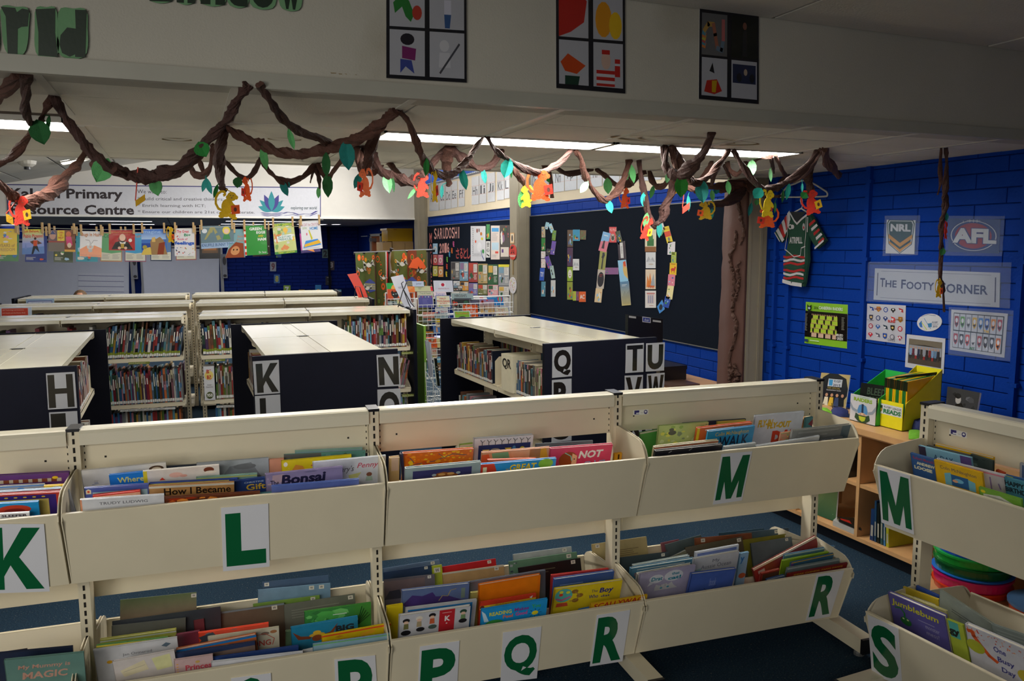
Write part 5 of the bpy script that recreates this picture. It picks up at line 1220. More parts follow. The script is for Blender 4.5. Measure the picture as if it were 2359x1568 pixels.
vine([(1720,420),(1738,440),(1768,452),(1796,452)],(22,12,9),'paper branch spreading right from the trunk',Y0=4.40,Y1=4.1)
# brown paper trunk on the column
PAPER = mat('brown_kraft_paper','#54352c',rough=.7,bump=.5,bscale=9,var=.08,vscale=5)
tr = empty('paper_tree_trunk',(XC-.02,4.56,0),label='brown paper tree trunk wrapped on the column beside the READ board',cat='paper tree')
g = G(); N_ = 22; prev = None; rnd = random.Random(2); V = []
for j in range(N_+1):
    z = .55+(SOF-.555)*j/N_; fl = .035*(1-j/N_)**1.5; w = [rnd.uniform(-.004,.004) for _ in range(6)]
    V += [(XC+.06,4.72+fl,z),(XC-.012+w[0],4.715+fl+w[1],z),(XC-.028+w[2],4.60+w[3],z),(XC-.014+w[4],4.472+w[5],z),(XC+.0,4.470,z),(XC+.012,4.476,z)]
g.mesh(V,[(j*6+i,j*6+i+1,(j+1)*6+i+1,(j+1)*6+i) for j in range(N_) for i in range(5)])
g.build('paper_bark',PAPER,tr,smooth=True)
def bark_rope(px,w,seed):
    P = smooth([atX(x,y,XC-.035) for x,y in px],7); rnd = random.Random(seed)
    P = [p+Vector((rnd.uniform(-.004,.004),rnd.uniform(-.008,.008),rnd.uniform(-.003,.003))) for p in P]
    g = G(); g.tube(P,[w*rnd.uniform(.6,1.3) for _ in P],'#4f3429',k=6,lump=.3,seed=seed); g.build('crumpled_cord',CREPE,tr)
bark_rope([c5(380,200),c5(415,270),c5(435,360),c5(455,450),c5(435,540)],.013,1)
bark_rope([c5(400,450),c5(395,540),c5(365,610),c5(370,700),c5(390,790),c5(380,900),c5(375,1000),c5(400,1080),c5(390,1180),c5(360,1280),c5(360,1400),c5(355,1480)],.012,2)
bark_rope([c5(432,655),c5(408,700),c5(420,780),c5(408,860),c5(395,920)],.011,3)
bark_rope([c5(388,1350),c5(400,1400),c5(415,1440),c5(395,1475)],.016,4)
bark_rope([c5(375,1440),c5(370,1410),c5(390,1405),c5(410,1430)],.016,5)
LINE1,LINE2 = 6.9,7.9
# leaves
LG = {'dk': '#1c5c2c','lt': '#5fae68','gr': '#1f7a30','te': '#157a74','tq': '#2fbfae','pl': '#8fd89a','br': '#2a8a2c','mg': '#3f8a4a'}
LNM = {'dk': 'dark green','lt': 'light green','gr': 'mid green','te': 'teal','tq': 'turquoise','pl': 'pale green','br': 'bright green','mg': 'grass green'}
def leaf(x,y,w,h,c,where,rot=0.0,Y=2.9,yaw=0.0,name='paper_leaf'):
    hp = hang_from(x,y-h*.45); Y = hp.y-.012
    p = atY(x,y,Y); sc = (p-CAMP).dot(FWD)/FPX; W_,H_ = w*sc,h*sc
    U = Vector((cos(yaw-.35),sin(yaw-.35),0)); D = Vector((0,0,-1)); N = U.cross(D)
    r = radians(rot); ct,st = cos(r),sin(r)
    pr = [(-.5,0),(-.34,.30),(-.12,.47),(.12,.45),(.30,.30),(.42,.12),(.5,0)]
    def P(a,b,k=0): # a along (down), b across
        return p + U*((b*W_)*ct - (a*H_)*st) + D*((b*W_)*st + (a*H_)*ct) + N*(k*W_)
    g = G(); t = .0010
    for s_ in (1,-1):
        F = [P(a,s_*b,-.16*abs(b)*2*.5) for a,b in pr]; C_ = [P(a,0,.06) for a,b in pr]
        n = len(F); V = []; 
        for k in (t,-t): V += [v+N*k for v in C_] + [v+N*k for v in F]
        g.mesh(V,[(i,i+1,n+i+1,n+i) for i in range(n-1)] + [(2*n+i+1,2*n+i,3*n+i,3*n+i+1) for i in range(n-1)],LG[c])
    tp = P(-.48,0,.06); g.tube([tp,tp.lerp(hp,.5)+Vector((0,-.004,0)),hp],.0018,LG[c],k=4)
    return g.build(name,FELT,label='%s paper leaf %s' % (LNM[c],where),cat='paper leaf')
LV = [(93,304,48,58,'dk','at far left below the vertical vine',-12,2.75),(112,283,12,34,'dk','edge-on beside the far left dark leaf',12,2.9),(236,392,48,62,'lt','at left over the banner top edge',28,2.6),(215,384,8,30,'lt','edge-on left of the large light leaf',-8,3.6),(360,429,34,44,'lt','over the words of the banner',-8,2.6),
 (466,344,38,38,'gr','rounded, on the rising left swag',-25,2.6),(671,320,15,50,'lt','slim, on the swag right of centre-left',-14,2.7),(609,364,20,54,'lt','hanging from the long swag',-10,2.8),(752,379,22,58,'dk','upper of the two by the banner end',0,2.9),(755,427,26,56,'dk','lower of the two by the banner end',0,3.2),
 (800,357,38,70,'te','large, at the crossing of the swags',-4,2.7),(734,443,11,28,'lt','tiny, under the vine tail at the banner end',4,4.2),(508,398,18,36,'te','above the yellow monkey',14,3.0),(481,428,15,40,'te','dark, left of the yellow monkey',-18,3.4),(471,426,13,34,'te','narrow, leftmost over the banner text',22,3.4),
 (497,440,10,34,'gr','narrow, touching the yellow monkey',18,3.3),(548,420,24,26,'dk','small round, left of the small orange monkey',10,3.6),(655,433,18,40,'te','slanting, near the lotus logo',-22,3.6),(665,425,7,16,'te','tiny, by the banner swag',-10,3.6),(824,416,18,40,'te','behind the peach monkey',24,3.4),(836,398,12,24,'te','small, above the peach monkey',-10,3.3),
 (893,421,24,48,'pl','right of the peach monkey',-10,3.2),(906,425,8,36,'dk','edge-on behind the pale leaf',-4,3.3),(982,385,15,42,'gr','on the dark central swag',4,3.1),(950,444,9,38,'lt','thin slanting, left of the red monkey',38,3.4),(1018,441,9,32,'te','narrow, below the window blinds',4,3.8),
 (1068,412,20,52,'tq','slim, over the handwriting sheets',-14,3.4),(1115,405,14,36,'te','small, over the handwriting sheets',-10,3.5),(1168,387,32,46,'tq','large bright, left of the column',16,3.1),(1178,398,6,26,'mg','edge-on behind the large bright leaf',0,3.3),(1203,458,22,46,'mg','left of the large orange monkey',8,3.3),
 (1262,412,10,20,'gr','peeping behind the orange monkey',-30,3.6),(1346,431,18,32,'pl','slanting, right of the orange monkey',36,3.3),(1400,428,22,38,'lt','over the cream wall strip',-4,3.9),(1404,475,18,34,'tq','under the V-shaped swag',-20,3.3),(1457,400,16,44,'lt','tall, near the centre right vine',-10,3.6),
 (1444,402,10,26,'mg','small, left of the tall light one',-6,3.7),(1482,460,15,32,'tq','on the deep dark loop',0,3.5),(1502,442,12,32,'mg','thin, right of the deep loop',14,3.9),(1488,507,15,36,'lt','at the bottom left of the deep loop',10,3.5),(1519,528,14,40,'te','under the deep loop over the D',0,3.5),
 (1538,409,13,26,'pl','beside the crossing vines',8,3.6),(1569,429,34,52,'br','large veined, right of centre',0,3.3),(1617,440,32,56,'te','large, left of the trunk',-8,3.4),(1586,468,10,38,'te','edge-on, over the pinboard',-4,3.8),(1641,450,12,28,'lt','slim, left of the trunk',-8,3.9),
 (1650,440,16,14,'te','tiny, behind the slim light leaf',0,4.2),(1678,432,14,32,'lt','on the trunk branch',-8,3.7),(1640,492,10,24,'te','behind the mustard monkey',0,4.0),(1732,387,22,40,'pl','bright, right of the lit strip',0,3.3),(1775,403,9,32,'pl','thin curved, on the right',-6,3.6),
 (1746,445,28,28,'tq','left of the yellow monkey',34,3.4),(1728,482,13,32,'te','low on the dark column',14,4.0),(1815,441,13,38,'tq','slim, right of the yellow monkey',8,3.5),(1803,452,9,30,'mg','narrow, beside the slim one',4,3.6),(1848,432,6,22,'te','tiny, above the red monkey',0,3.7),
 (1785,478,8,26,'mg','edge-on behind the yellow monkey',0,3.7),(1852,450,20,16,'gr','small, behind the red monkey tail',40,3.6),(1743,466,12,14,'mg','tiny, left of the yellow monkey',0,3.9),(2181,500,8,20,'te','tiny, on the long right-hand vine',0,2.9),(2171,580,14,18,'mg','small, low on the long right-hand vine',20,2.9),(1638,372,8,16,'te','tiny, under the lit strip end',0,3.6)]
for i,L_ in enumerate(LV):
    leaf(*L_[:4],L_[4],L_[5],rot=L_[6],Y=L_[7],yaw=random.Random(i).uniform(-.3,.3))
RED,ORA,YEL,PEA,MUS = '#cf2f1c','#e2561a','#e0b414','#ee7444','#b8930f'
def mk(x,y,w,h,col,label,Y,book=None,flip=False,tilt=0.0,face=.38):
    hp = hang_from(x,y-h/2) if Y < 6 else Vector((0,LINE1-.01,0)); Y = hp.y-.014
    p = atY(x,y-h/2,Y); sc = (p-CAMP).dot(FWD)/FPX
    o = monkey(p,w*sc,h*sc,face,col,label,book=book,flip=flip,tilt=tilt)
    if Y < 6: g = G(); g.tube([p+RGT*(w*sc*.24*(-1 if flip else 1))+Vector((0,0,-.01)),p.lerp(hp,.6),hp],.0016,col,k=4); g.build('hanging_thread',FELT,o)
    return o
mk(42,484,46,72,RED,'red paper monkey at the far left by the banner',3.0,YEL,flip=False)
mk(524,471,54,66,YEL,'yellow paper monkey in front of the banner',3.0,ORA,tilt=.1)
mk(569,434,24,60,ORA,'small orange paper monkey before the banner',3.6,RED,flip=True)
mk(842,420,34,68,PEA,'peach-coloured paper monkey turned aside',3.0,RED,flip=True)
mk(970,426,36,58,RED,'red paper monkey beside the tall narrow column',3.2,None)
mk(1000,428,16,76,YEL,'edge-on yellow paper monkey beside the red one',3.4,RED)
mk(1241,426,56,74,'#f0561c','large orange paper monkey left of the READ board',3.1,RED)
mk(1214,452,30,52,YEL,'yellow paper monkey behind the large orange one',3.4,None,flip=True)
mk(1438,455,24,50,'#c84a12','small dark orange paper monkey above the A',3.8,RED)
mk(1496,526,26,56,RED,'red paper monkey over the D of READ',3.5,YEL,tilt=.25)
mk(1629,484,38,44,MUS,'mustard paper monkey left of the trunk',4.0,ORA,flip=True)
mk(1768,468,34,66,'#f0d020','bright yellow paper monkey on the right',3.4,None)
mk(1772,500,46,50,ORA,'orange paper monkey below the bright yellow one',3.55,RED,flip=True)
mk(1862,466,42,60,RED,'red paper monkey in front of the hanger',3.5,YEL,flip=False,tilt=-.2)
mk(391,540,16,38,YEL,'tiny yellow paper monkey on the line of covers',7.3,ORA)
mk(2163,664,16,44,YEL,'yellow paper monkey low on the long right vine',2.88,ORA)
mk(2180,530,8,42,RED,'edge-on red paper monkey on the long right vine',2.88,None)
def booklet(x0,y0,x1,y1,h,Y,col,label,string_to=None):
    hp = hang_from(*(string_to or (x0,y0))); Y = hp.y-.01
    a,b = atY(x0,y0,Y),atY(x1,y1,Y); sc = (a-CAMP).dot(FWD)/FPX; D = Vector((0,0,-h*sc))
    g = G(); n = (b-a).cross(D).normalized(); g.slab([a,b,b+D,a+D],n,.004,col); o = g.build('hanging_booklet',FELT,label=label,cat='paper booklet')
    if string_to:
        c = atY(string_to[0],string_to[1],Y); g = G(); g.tube([a,c,hp],.0022,'#c8402c',k=4); g.build('string',PRINT,o)
booklet(312,462,334,457-10,14,3.2,'#d0a01c','thin yellow booklet hanging by a red string over the banner',(318,385))
booklet(1540,446,1558,436,9,3.6,'#e0a028','thin yellow booklet hanging left of the bright green leaf',(1543,412))
booklet(1572,478,1588,466,14,3.7,'#c83020','thin red booklet hanging below the bright green leaf',(1576,440))
booklet(14+0,492,30,500,18,3.05,'#e0b020','small yellow booklet below the red monkey at far left',(24,480))
GAIN[0] = 1.6
# ================================================================ COVERS PEGGED ON THE LINES
LINE1,LINE2 = 6.9,7.9
def line_at(px,Y,label):
    g = G(); g.tube(smooth([atY(x,y,Y) for x,y in px],3),.0015,'#8a8a86',k=4); g.build('clothes_line',WIRE,label=label,cat='line')
line_at([(-60,518),(200,528),(380,527),(560,520),(745,506)],LINE1,'front line across the room with pegged covers')
line_at([(-60,530),(200,535),(400,534),(600,526),(745,518)],LINE2,'rear line across the room with pegged covers')
line_at([(640,386),(960,388),(1200,392)],9.5,'thin empty line high across the middle space')
cl = conv(0,500,4.718); cr = conv(500,500,4.9146); cm = conv(0,480,2.949)
PEGM = mat('wooden_peg','#c0a070',rough=.6,bump=.1,bscale=200,var=.1)
def cover(cv,q,bg,items,label,Y,pegs=True,name='hanging_cover'):
    P4 = [atY(*cv(*p),Y) for p in q]
    rnd = random.Random(int(q[0][0])+int(q[0][1])); dy = rnd.uniform(-.02,.02)
    for k in (2,3): P4[k] = P4[k]+Vector((0,dy,0))
    o = sheet_obj(name,*P4,bg,items,th=.0012,off=.0,label=label,cat='hanging cover',m=GLOSS)
    if pegs:
        for k,f in ((0,.02),(1,-.02)):
            p = P4[k].lerp(P4[1-k],abs(f)+.02)
            g = G(); g.box(p.x-.007,p.y-.010,p.z-.03,p.x+.007,p.y-.003,p.z+.05); g.box(p.x-.007,p.y+.003,p.z-.03,p.x+.007,p.y+.010,p.z+.05)
            g.tube([p+Vector((-.008,0,.012)),p+Vector((.008,0,.012))],.006,'#9a9a9a',k=6)
            t = g.build('clothes_peg',PEGM,label=('wooden peg, %s corner of the %s' % ('left' if k == 0 else 'right',label))[:90].rsplit(' ',1)[0] if len(label.split()) > 9 else 'wooden peg, %s corner of the %s' % ('left' if k == 0 else 'right',label),cat='clothes peg',group='pegs on the lines')
    return o
def Q4(x0,y0,x1,y1,b=0): return [(x0,y0),(x1,y0),(x1+b,y1),(x0+b,y1)]
cover(cl,Q4(-60,125,185,410),'#e0b410',[('b',8,['#c84a2c','#3a6ab0','#d88ab0','#d8d0c0'],3,(.35,.1,.85,.4),(.08,.16)),('e',.5,.5,.12,.04,'#e8e0d0'),('t','YEARS of',.2,.58,.9,.7,'#7a4a10'),('t','FREEDOM',.2,.74,.9,.86,'#8a5a10')],'yellow hanging cover at the left edge',LINE1)
cover(cl,[(245,133),(470,130),(487,395),(245,405)],'#7f8fd0',[('g',0,0,1,.55,'#d8cf3a','#8f9ad8'),('p',[(0,.75),(1,.7),(1,1),(0,1)],'#5a7ab8'),('t','Just Behave,',.03,.02,.8,.16,'#c02c20',.02),('t','Pablo Picasso!',.05,.2,.98,.34,'#c02c20',.02),('p',[(.1,.8),(.16,.55),(.22,.8)],'#6a80c0'),('e',.6,.38,.06,.05,'#3a2a24'),('p',[(.5,.45),(.7,.45),(.68,.68),(.52,.68)],'#c84a2c'),('p',[(.35,.5),(.52,.45),(.5,.62)],'#5a3a2c'),('p',[(.7,.45),(.92,.58),(.7,.62)],'#5a3a2c'),('p',[(.5,.68),(.7,.68),(.78,.95),(.6,.78),(.5,1),(.42,1)],'#20242c')],'yellow and blue hanging cover with a dancing man',LINE1)
cover(cl,[(525,140),(818,140),(818,378),(525,370)],'#8a3a34',[('r',.0,.0,.33,.5,'#5a4a50'),('e',.16,.25,.12,.2,'#b08070'),('p',[(.05,.2),(.16,.02),(.28,.2)],'#2c3a6a'),('r',.33,.02,.6,.5,'#d8b828'),('n',.4,.08,.53,.12,1,'#a02c20'),('t','CAN',.38,.08,.55,.17,'#b03020',.02),('t','WE',.41,.2,.52,.28,'#b03020',.02),('t','HELP',.37,.31,.56,.4,'#b03020',.02),('t','?',.44,.42,.48,.48,'#b03020'),('r',0,.58,.6,1,'#6a6058'),('b',14,['#2a2a34','#b89080','#8a3a34','#c8b8a0'],4,(.02,.62,.58,.98),(.03,.06)),('r',.6,0,1,1,'#6a3a20'),('e',.75,.2,.1,.14,'#c0603a'),('p',[(.65,.3),(.85,.3),(.9,.7),(.68,.7)],'#c83a6a'),('e',.78,.7,.08,.12,'#d8b8a0'),('r',.6,.9,1,1,'#d89a40')],'CAN WE HELP hanging cover with photos of children',LINE1)
cover(cl,[(872,150),(1110,155),(1105,435),(868,425)],'#cfcdd0',[('p',[(.0,.72),(.35,.55),(.5,.75),(.5,1),(0,1)],'#c8641c'),('p',[(1,.66),(.65,.55),(.5,.75),(.5,1),(1,1)],'#c8641c'),('t','Bugs in Hair!',.06,.06,.95,.24,'#a8602c',.02),('l',[(.25,.34),(.42,.36),(.5,.5)],.015,'#55504c'),('l',[(.8,.36),(.62,.36),(.52,.5)],.015,'#55504c'),('e',.47,.6,.16,.12,'#b4b0ac'),('e',.38,.52,.06,.05,'#d8d8d8'),('e',.58,.52,.06,.05,'#d8d8d8'),('e',.48,.62,.05,.04,'#c8806a'),('e',.48,.76,.1,.06,'#8f8c88'),('t','DAVID SHANNON',.04,.91,.96,.97,'#a04a14',.01)],'white and orange hanging cover with an insect face',LINE1)
cover(cl,[(1182,142),(1465,142),(1468,362),(1183,360)],'#9a1a1a',[('t','William Shakespeare',.08,.06,.92,.18,'#b07a3a'),('n',.15,.22,.85,.25,1,'#c09a7a'),('p',[(.1,.95),(.25,.6),(.5,.5),(.75,.6),(.92,.95)],'#16140f'),('e',.52,.36,.12,.18,'#d8a890'),('p',[(.38,.3),(.42,.5),(.36,.52)],'#4a3020'),('p',[(.66,.3),(.62,.5),(.68,.52)],'#4a3020'),('p',[(.4,.55),(.52,.62),(.66,.55),(.62,.68),(.44,.68)],'#d8d4cc'),('r',.46,.66,.58,.9,'#a8842a'),('e',.4,.88,.06,.07,'#d8a890'),('e',.64,.88,.06,.07,'#d8a890'),('e',.82,.5,.07,.09,'#d8d0c8')],'red hanging cover with a portrait of a bearded writer',LINE1)
cover(cl,[(1535,130),(1795,130),(1820,405),(1540,410)],'#3a62b0',[('g',0,0,1,.4,'#2a5ab8','#9ab8e0'),('r',0,.55,.5,.8,'#243c8a'),('p',[(0,.95),(.1,.75),(.35,.7),(.42,1),(0,1)],'#c8a84a'),('p',[(.35,.5),(.45,.32),(.6,.38),(.75,.3),(.9,.45),(1,1),(.38,1)],'#8a6a44'),('p',[(.42,.34),(.56,.3),(.56,.5),(.42,.5)],'#c8a05a'),('p',[(.7,.55),(.95,.5),(.85,1),(.6,1)],'#7a3420'),('e',.13,.7,.09,.08,'#9a8a3a'),('t','imagine',.03,.04,.8,.2,'#8fb4e0')],'blue hanging cover with a castle on a rock',LINE1)
cover(cl,[(1895,125),(2112,125),(2115,422),(1898,422)],'#cfcdd0',[('t','The Great',.12,.05,.72,.15,'#c02c40',.02),('t','Big',.48,.18,.8,.31,'#1f7a50',.03),('t','Book of',.15,.34,.65,.42,'#c04a6a',.02),('t','feelings',.01,.46,.99,.62,'#2c50a8',.05),('b',20,['#c84a3a','#3a6ab0','#d8a040','#4a3a34','#7a9a4a'],6,(.05,.68,.95,.96),(.02,.05)),('b',8,['#c84a3a','#3a6ab0','#d8a040'],8,(.05,.16,.4,.32),(.02,.04))],'white hanging cover with the coloured word feelings',LINE1)
cover(cm,[(1360,120),(1585,115),(1592,262),(1368,275)],'#8aa4c8',[('r',.0,.0,1,.75,'#5a707a'),('p',[(.1,.6),(.3,.05),(.4,.05),(.3,.6)],'#8f8a5a'),('p',[(.5,.65),(.36,.05),(.42,.05),(.62,.6)],'#8f8a5a'),('e',.12,.22,.08,.1,'#c8d0d8'),('e',.78,.22,.12,.18,'#d8c040'),('e',.78,.25,.08,.12,'#d8b0a0'),('p',[(.7,.4),(.86,.4),(.9,.62),(.66,.62)],'#3a7a4a'),('t','KNUFFLE BUNNY TOO',.02,.78,.98,.92,'#33507a',.01)],'grey-blue hanging cover with a fair-haired child drawing',LINE1)
cover(cr,[(190,135),(310,135),(320,455),(90,462)],'#6a8f98',[('p',[(.05,.7),(.4,.45),(.9,.5),(.95,1),(0,1)],'#7a3a24'),('e',.45,.75,.25,.16,'#b87a50'),('e',.35,.72,.04,.03,'#1a1410'),('e',.55,.72,.04,.03,'#1a1410'),('t','Secret',.45,.2,.9,.3,'#b87040'),('t','Friend',.45,.34,.95,.44,'#b87040')],'teal hanging cover with a painted face',LINE1+.015)
cover(cr,[(300,100),(553,92),(572,420),(318,435)],'#2f7a34',[('r',.0,.0,.08,1,'#cfcac4')] + [('r',0,.08+.2*k,.08,.18+.2*k,'#c03020') for k in range(5)] + [('t','GREEN',.25,.06,.8,.16,'#dcdcd8',.03),('t','EGGS',.55,.19,.95,.28,'#dcdcd8',.03),('t','AND',.62,.32,.85,.39,'#c8b020',.02),('t','HAM',.6,.42,.97,.52,'#dcdcd8',.03),('t','Dr. Seuss',.62,.88,.95,.95,'#e0e0d8')],'green hanging cover with GREEN EGGS AND HAM lettering',LINE1)
cover(cr,[(625,75),(865,62),(905,400),(655,425)],'#a8b06a',[('b',30,['#c8c4bc','#d8a040','#6a8a4a','#b8b4ac','#c07040','#8fa8a0'],9,(.02,.08,.98,.9),(.08,.18)),('r',0,0,1,.09,'#2f6a2c'),('t','ANDY GRIFFITHS',.06,.015,.97,.08,'#c8c840',.02),('p',[(.15,.42),(.85,.36),(.88,.55),(.17,.6)],'#cfd4d0'),('t','The 65-STOREY',.2,.41,.82,.48,'#2a6a60',.02),('t','TREEHOUSE',.2,.49,.82,.56,'#2a6a60',.02),('r',0,.92,1,1,'#2f6a2c'),('t','TERRY DENTON',.15,.93,.9,.985,'#c8c840',.01)],'green and white hanging cover crowded with tree branches',LINE1)
cover(cr,[(940,52),(1165,40),(1200,352),(970,375)],'#d0d2d8',[('t','the DAY the CRAYONS',.02,.06,.95,.17,'#b07a8a',.01),('t','came',.08,.2,.3,.27,'#7a9a5a'),('t','HOME',.45,.2,.85,.31,'#3a7ab8',.03),('p',[(.38,.32),(.42,.3),(.56,.62),(.48,.66)],'#b8b030'),('e',.28,.45,.03,.05,'#c85070'),('p',[(.2,.68),(.8,.64),(.95,.86),(.05,.93)],'#3a7ac8'),('p',[(.15,.8),(.85,.68),(.95,.8),(.1,.9)],'#d8a030'),('n',.05,.94,.9,.98,1,'#9a9ca4')],'white hanging cover with a yellow crayon and a blue picture',LINE1-.05)
for i,(q,bg,seed,lab,pg) in enumerate([([(-60,150),(208,150),(205,480),(-60,475)],'#4a7a50',1,'green cover peeping below the yellow one',0),([(285,165),(512,165),(512,490),(275,485)],'#2c3a7a',2,'navy cover with a football, behind the dancing man',1),
        ([(585,160),(795,160),(795,495),(585,488)],'#34402a',3,'dark green cover behind the child photo cover',0),([(825,165),(1060,165),(1060,485),(825,482)],'#3a8aa0',4,'teal-edged cover behind the insect cover',1),([(1108,165),(1325,165),(1325,485),(1088,482)],'#b06a4a',5,'orange-framed storybook page, behind the red portrait cover',0),
        ([(1355,165),(1580,165),(1588,485),(1355,483)],'#8a4a54',6,'maroon-framed storybook page, right of the portrait cover',0),([(1635,165),(1860,165),(1868,478),(1635,476)],'#2a2c3a',7,'navy-framed storybook page behind the castle cover',0),([(1912,150),(2130,150),(2135,465),(1912,470)],'#8f5a60',8,'red-framed storybook page behind the feelings cover',0)]):
    if i in (4,5,6,7): it = [('r',.03,.03,.97,.97,['#5a9a6a','#3a8ac0','#4a6a9a','#a08a5a'][i-4]),('b',10,MC,seed,(.05,.2,.95,.65),(.08,.2)),('p',[(.04,.68),(.5,.72),(.96,.68),(.96,.96),(.04,.96)],'#c8c6b4'),('n',.08,.75,.45,.92,6,'#8a8a84'),('n',.55,.75,.92,.92,6,'#8a8a84'),('t','Conti',.1,.06,.6,.18,'#20503a') if i == 4 else ('t','Our',.3,.06,.8,.18,'#b86a2c')]
    else: it = [('b',14,MC,seed,(.05,.05,.95,.95),(.08,.2)),('n',.05,.84,.5,.95,3,'#c8c8c0')]
    cover(cl,q,bg,it,lab,LINE2)
cover(cm,[(1355,150),(1498,150),(1498,340),(1355,342)],'#1a1a1c',[('r',.12,.25,.88,.8,'#4a3420'),('r',.2,.35,.8,.7,'#7a4a20')],'black cover with a brown picture behind the fair-haired child cover',LINE2)
cover(cr,[(405,120),(590,110),(608,435),(405,448)],'#241e1c',[('b',8,['#c87a2c','#3a3430','#8a8a84'],5),('n',.1,.9,.9,.96,1,'#c8c8c8')],'black cover behind the green eggs cover',LINE2)
cover(cr,[(925,90),(1165,85),(1170,388),(952,408)],'#2a1a5a',[('p',[(0,.3),(.1,.3),(.1,.9),(0,.9)],'#b03a8a'),('p',[(.3,.9),(.6,.85),(.7,1)],'#d8782c')],'purple cover behind the yellow crayon cover',LINE2)
GAIN[0] = 1.25
# banner on the far bulkhead ---------------------------------------
YB = 12.945
def yq(q,Y): return [atY(x,y,Y) for x,y in q]
bn = empty('library_banner',atY(377,500,YB),label='long white Kaleen Primary Resource Centre banner with a lotus logo',cat='banner')
P4 = yq([(15,424),(739,431),(739,501.5),(18,499)],YB)
g = G(); s = Sheet(*P4,g); g.slab([P4[3]+s.n*.004,P4[2]+s.n*.004,P4[1]+s.n*.004,P4[0]+s.n*.004],s.n,.004,'#2c2c6a','#2c2c6a'); s.c = [p+s.n*.004 for p in P4]; s.step = .0002
s.rect(.003,.03,.997,.97,'#c6c7cf')
for t,u0,v0,u1,v1 in (('Kaleen Primary',.008,.12,.338,.52),('Resource Centre',.008,.62,.372,.93)): s.text(t,u0,v0,u1,v1,'#2a2226',.03)
for t,u0,v0,u1,v1 in (('We want to:',.383,.13,.475,.25),('* Build critical and creative thinkers;',.383,.36,.66,.48),('* Enrich learning with ICT;',.383,.58,.60,.70),('* Ensure our children are 21st century literate.',.383,.78,.765,.90)): s.text(t,u0,v0,u1,v1,'#4a484e')
def petal(cx,cy,ang,l,w,c):
    pts = []
    for k in range(9):
        t = k/8; x = t*l; y = w*sin(pi*t)*(1-.2*t); pts.append((x,y))
    for k in range(7,0,-1):
        t = k/8; x = t*l; y = -w*sin(pi*t)*(1-.2*t); pts.append((x,y))
    return [(cx+(x*sin(ang)+y*cos(ang))*.098,cy-(x*cos(ang)-y*sin(ang))) for x,y in pts]
for a,l,w,c in ((-1.25,.5,.10,'#1f8088'),(1.25,.5,.10,'#1f8088'),(-.85,.56,.10,'#1f8088'),(.85,.56,.10,'#1f8088'),(-.45,.6,.12,'#34307c'),(.45,.6,.12,'#34307c'),(0,.66,.13,'#1f8088')):
    s.poly(petal(.824,.80,a,l,w,c),c)
for k in range(3): s.line([(.79+.003*k,.84+.045*k),(.824,.88+.045*k),(.86-.003*k,.84+.045*k)],.012,'#34307c')
s.line([(.865,.86),(.88,.82),(.9,.84),(.92,.9),(.94,.87),(.965,.88),(.985,.78)],.009,'#34307c'); s.line([(.87,.93),(.9,.9),(.92,.94),(.96,.94),(.985,.85)],.006,'#34307c')
s.text('exploring our world',.892,.62,.985,.76,'#4a5a60',0,.0)
g.build('banner_face',PRINT,bn)
g = G()
for x in (60,250,500,700): p = atY(x,499 if x < 400 else 500.5,YB-.01); g.box(p.x-.02,YB-.012,p.z-.0,p.x+.02,YB,p.z+.03)
g.build('clips',WIRE,bn,kind='stuff')
GAIN[0] = 1.8
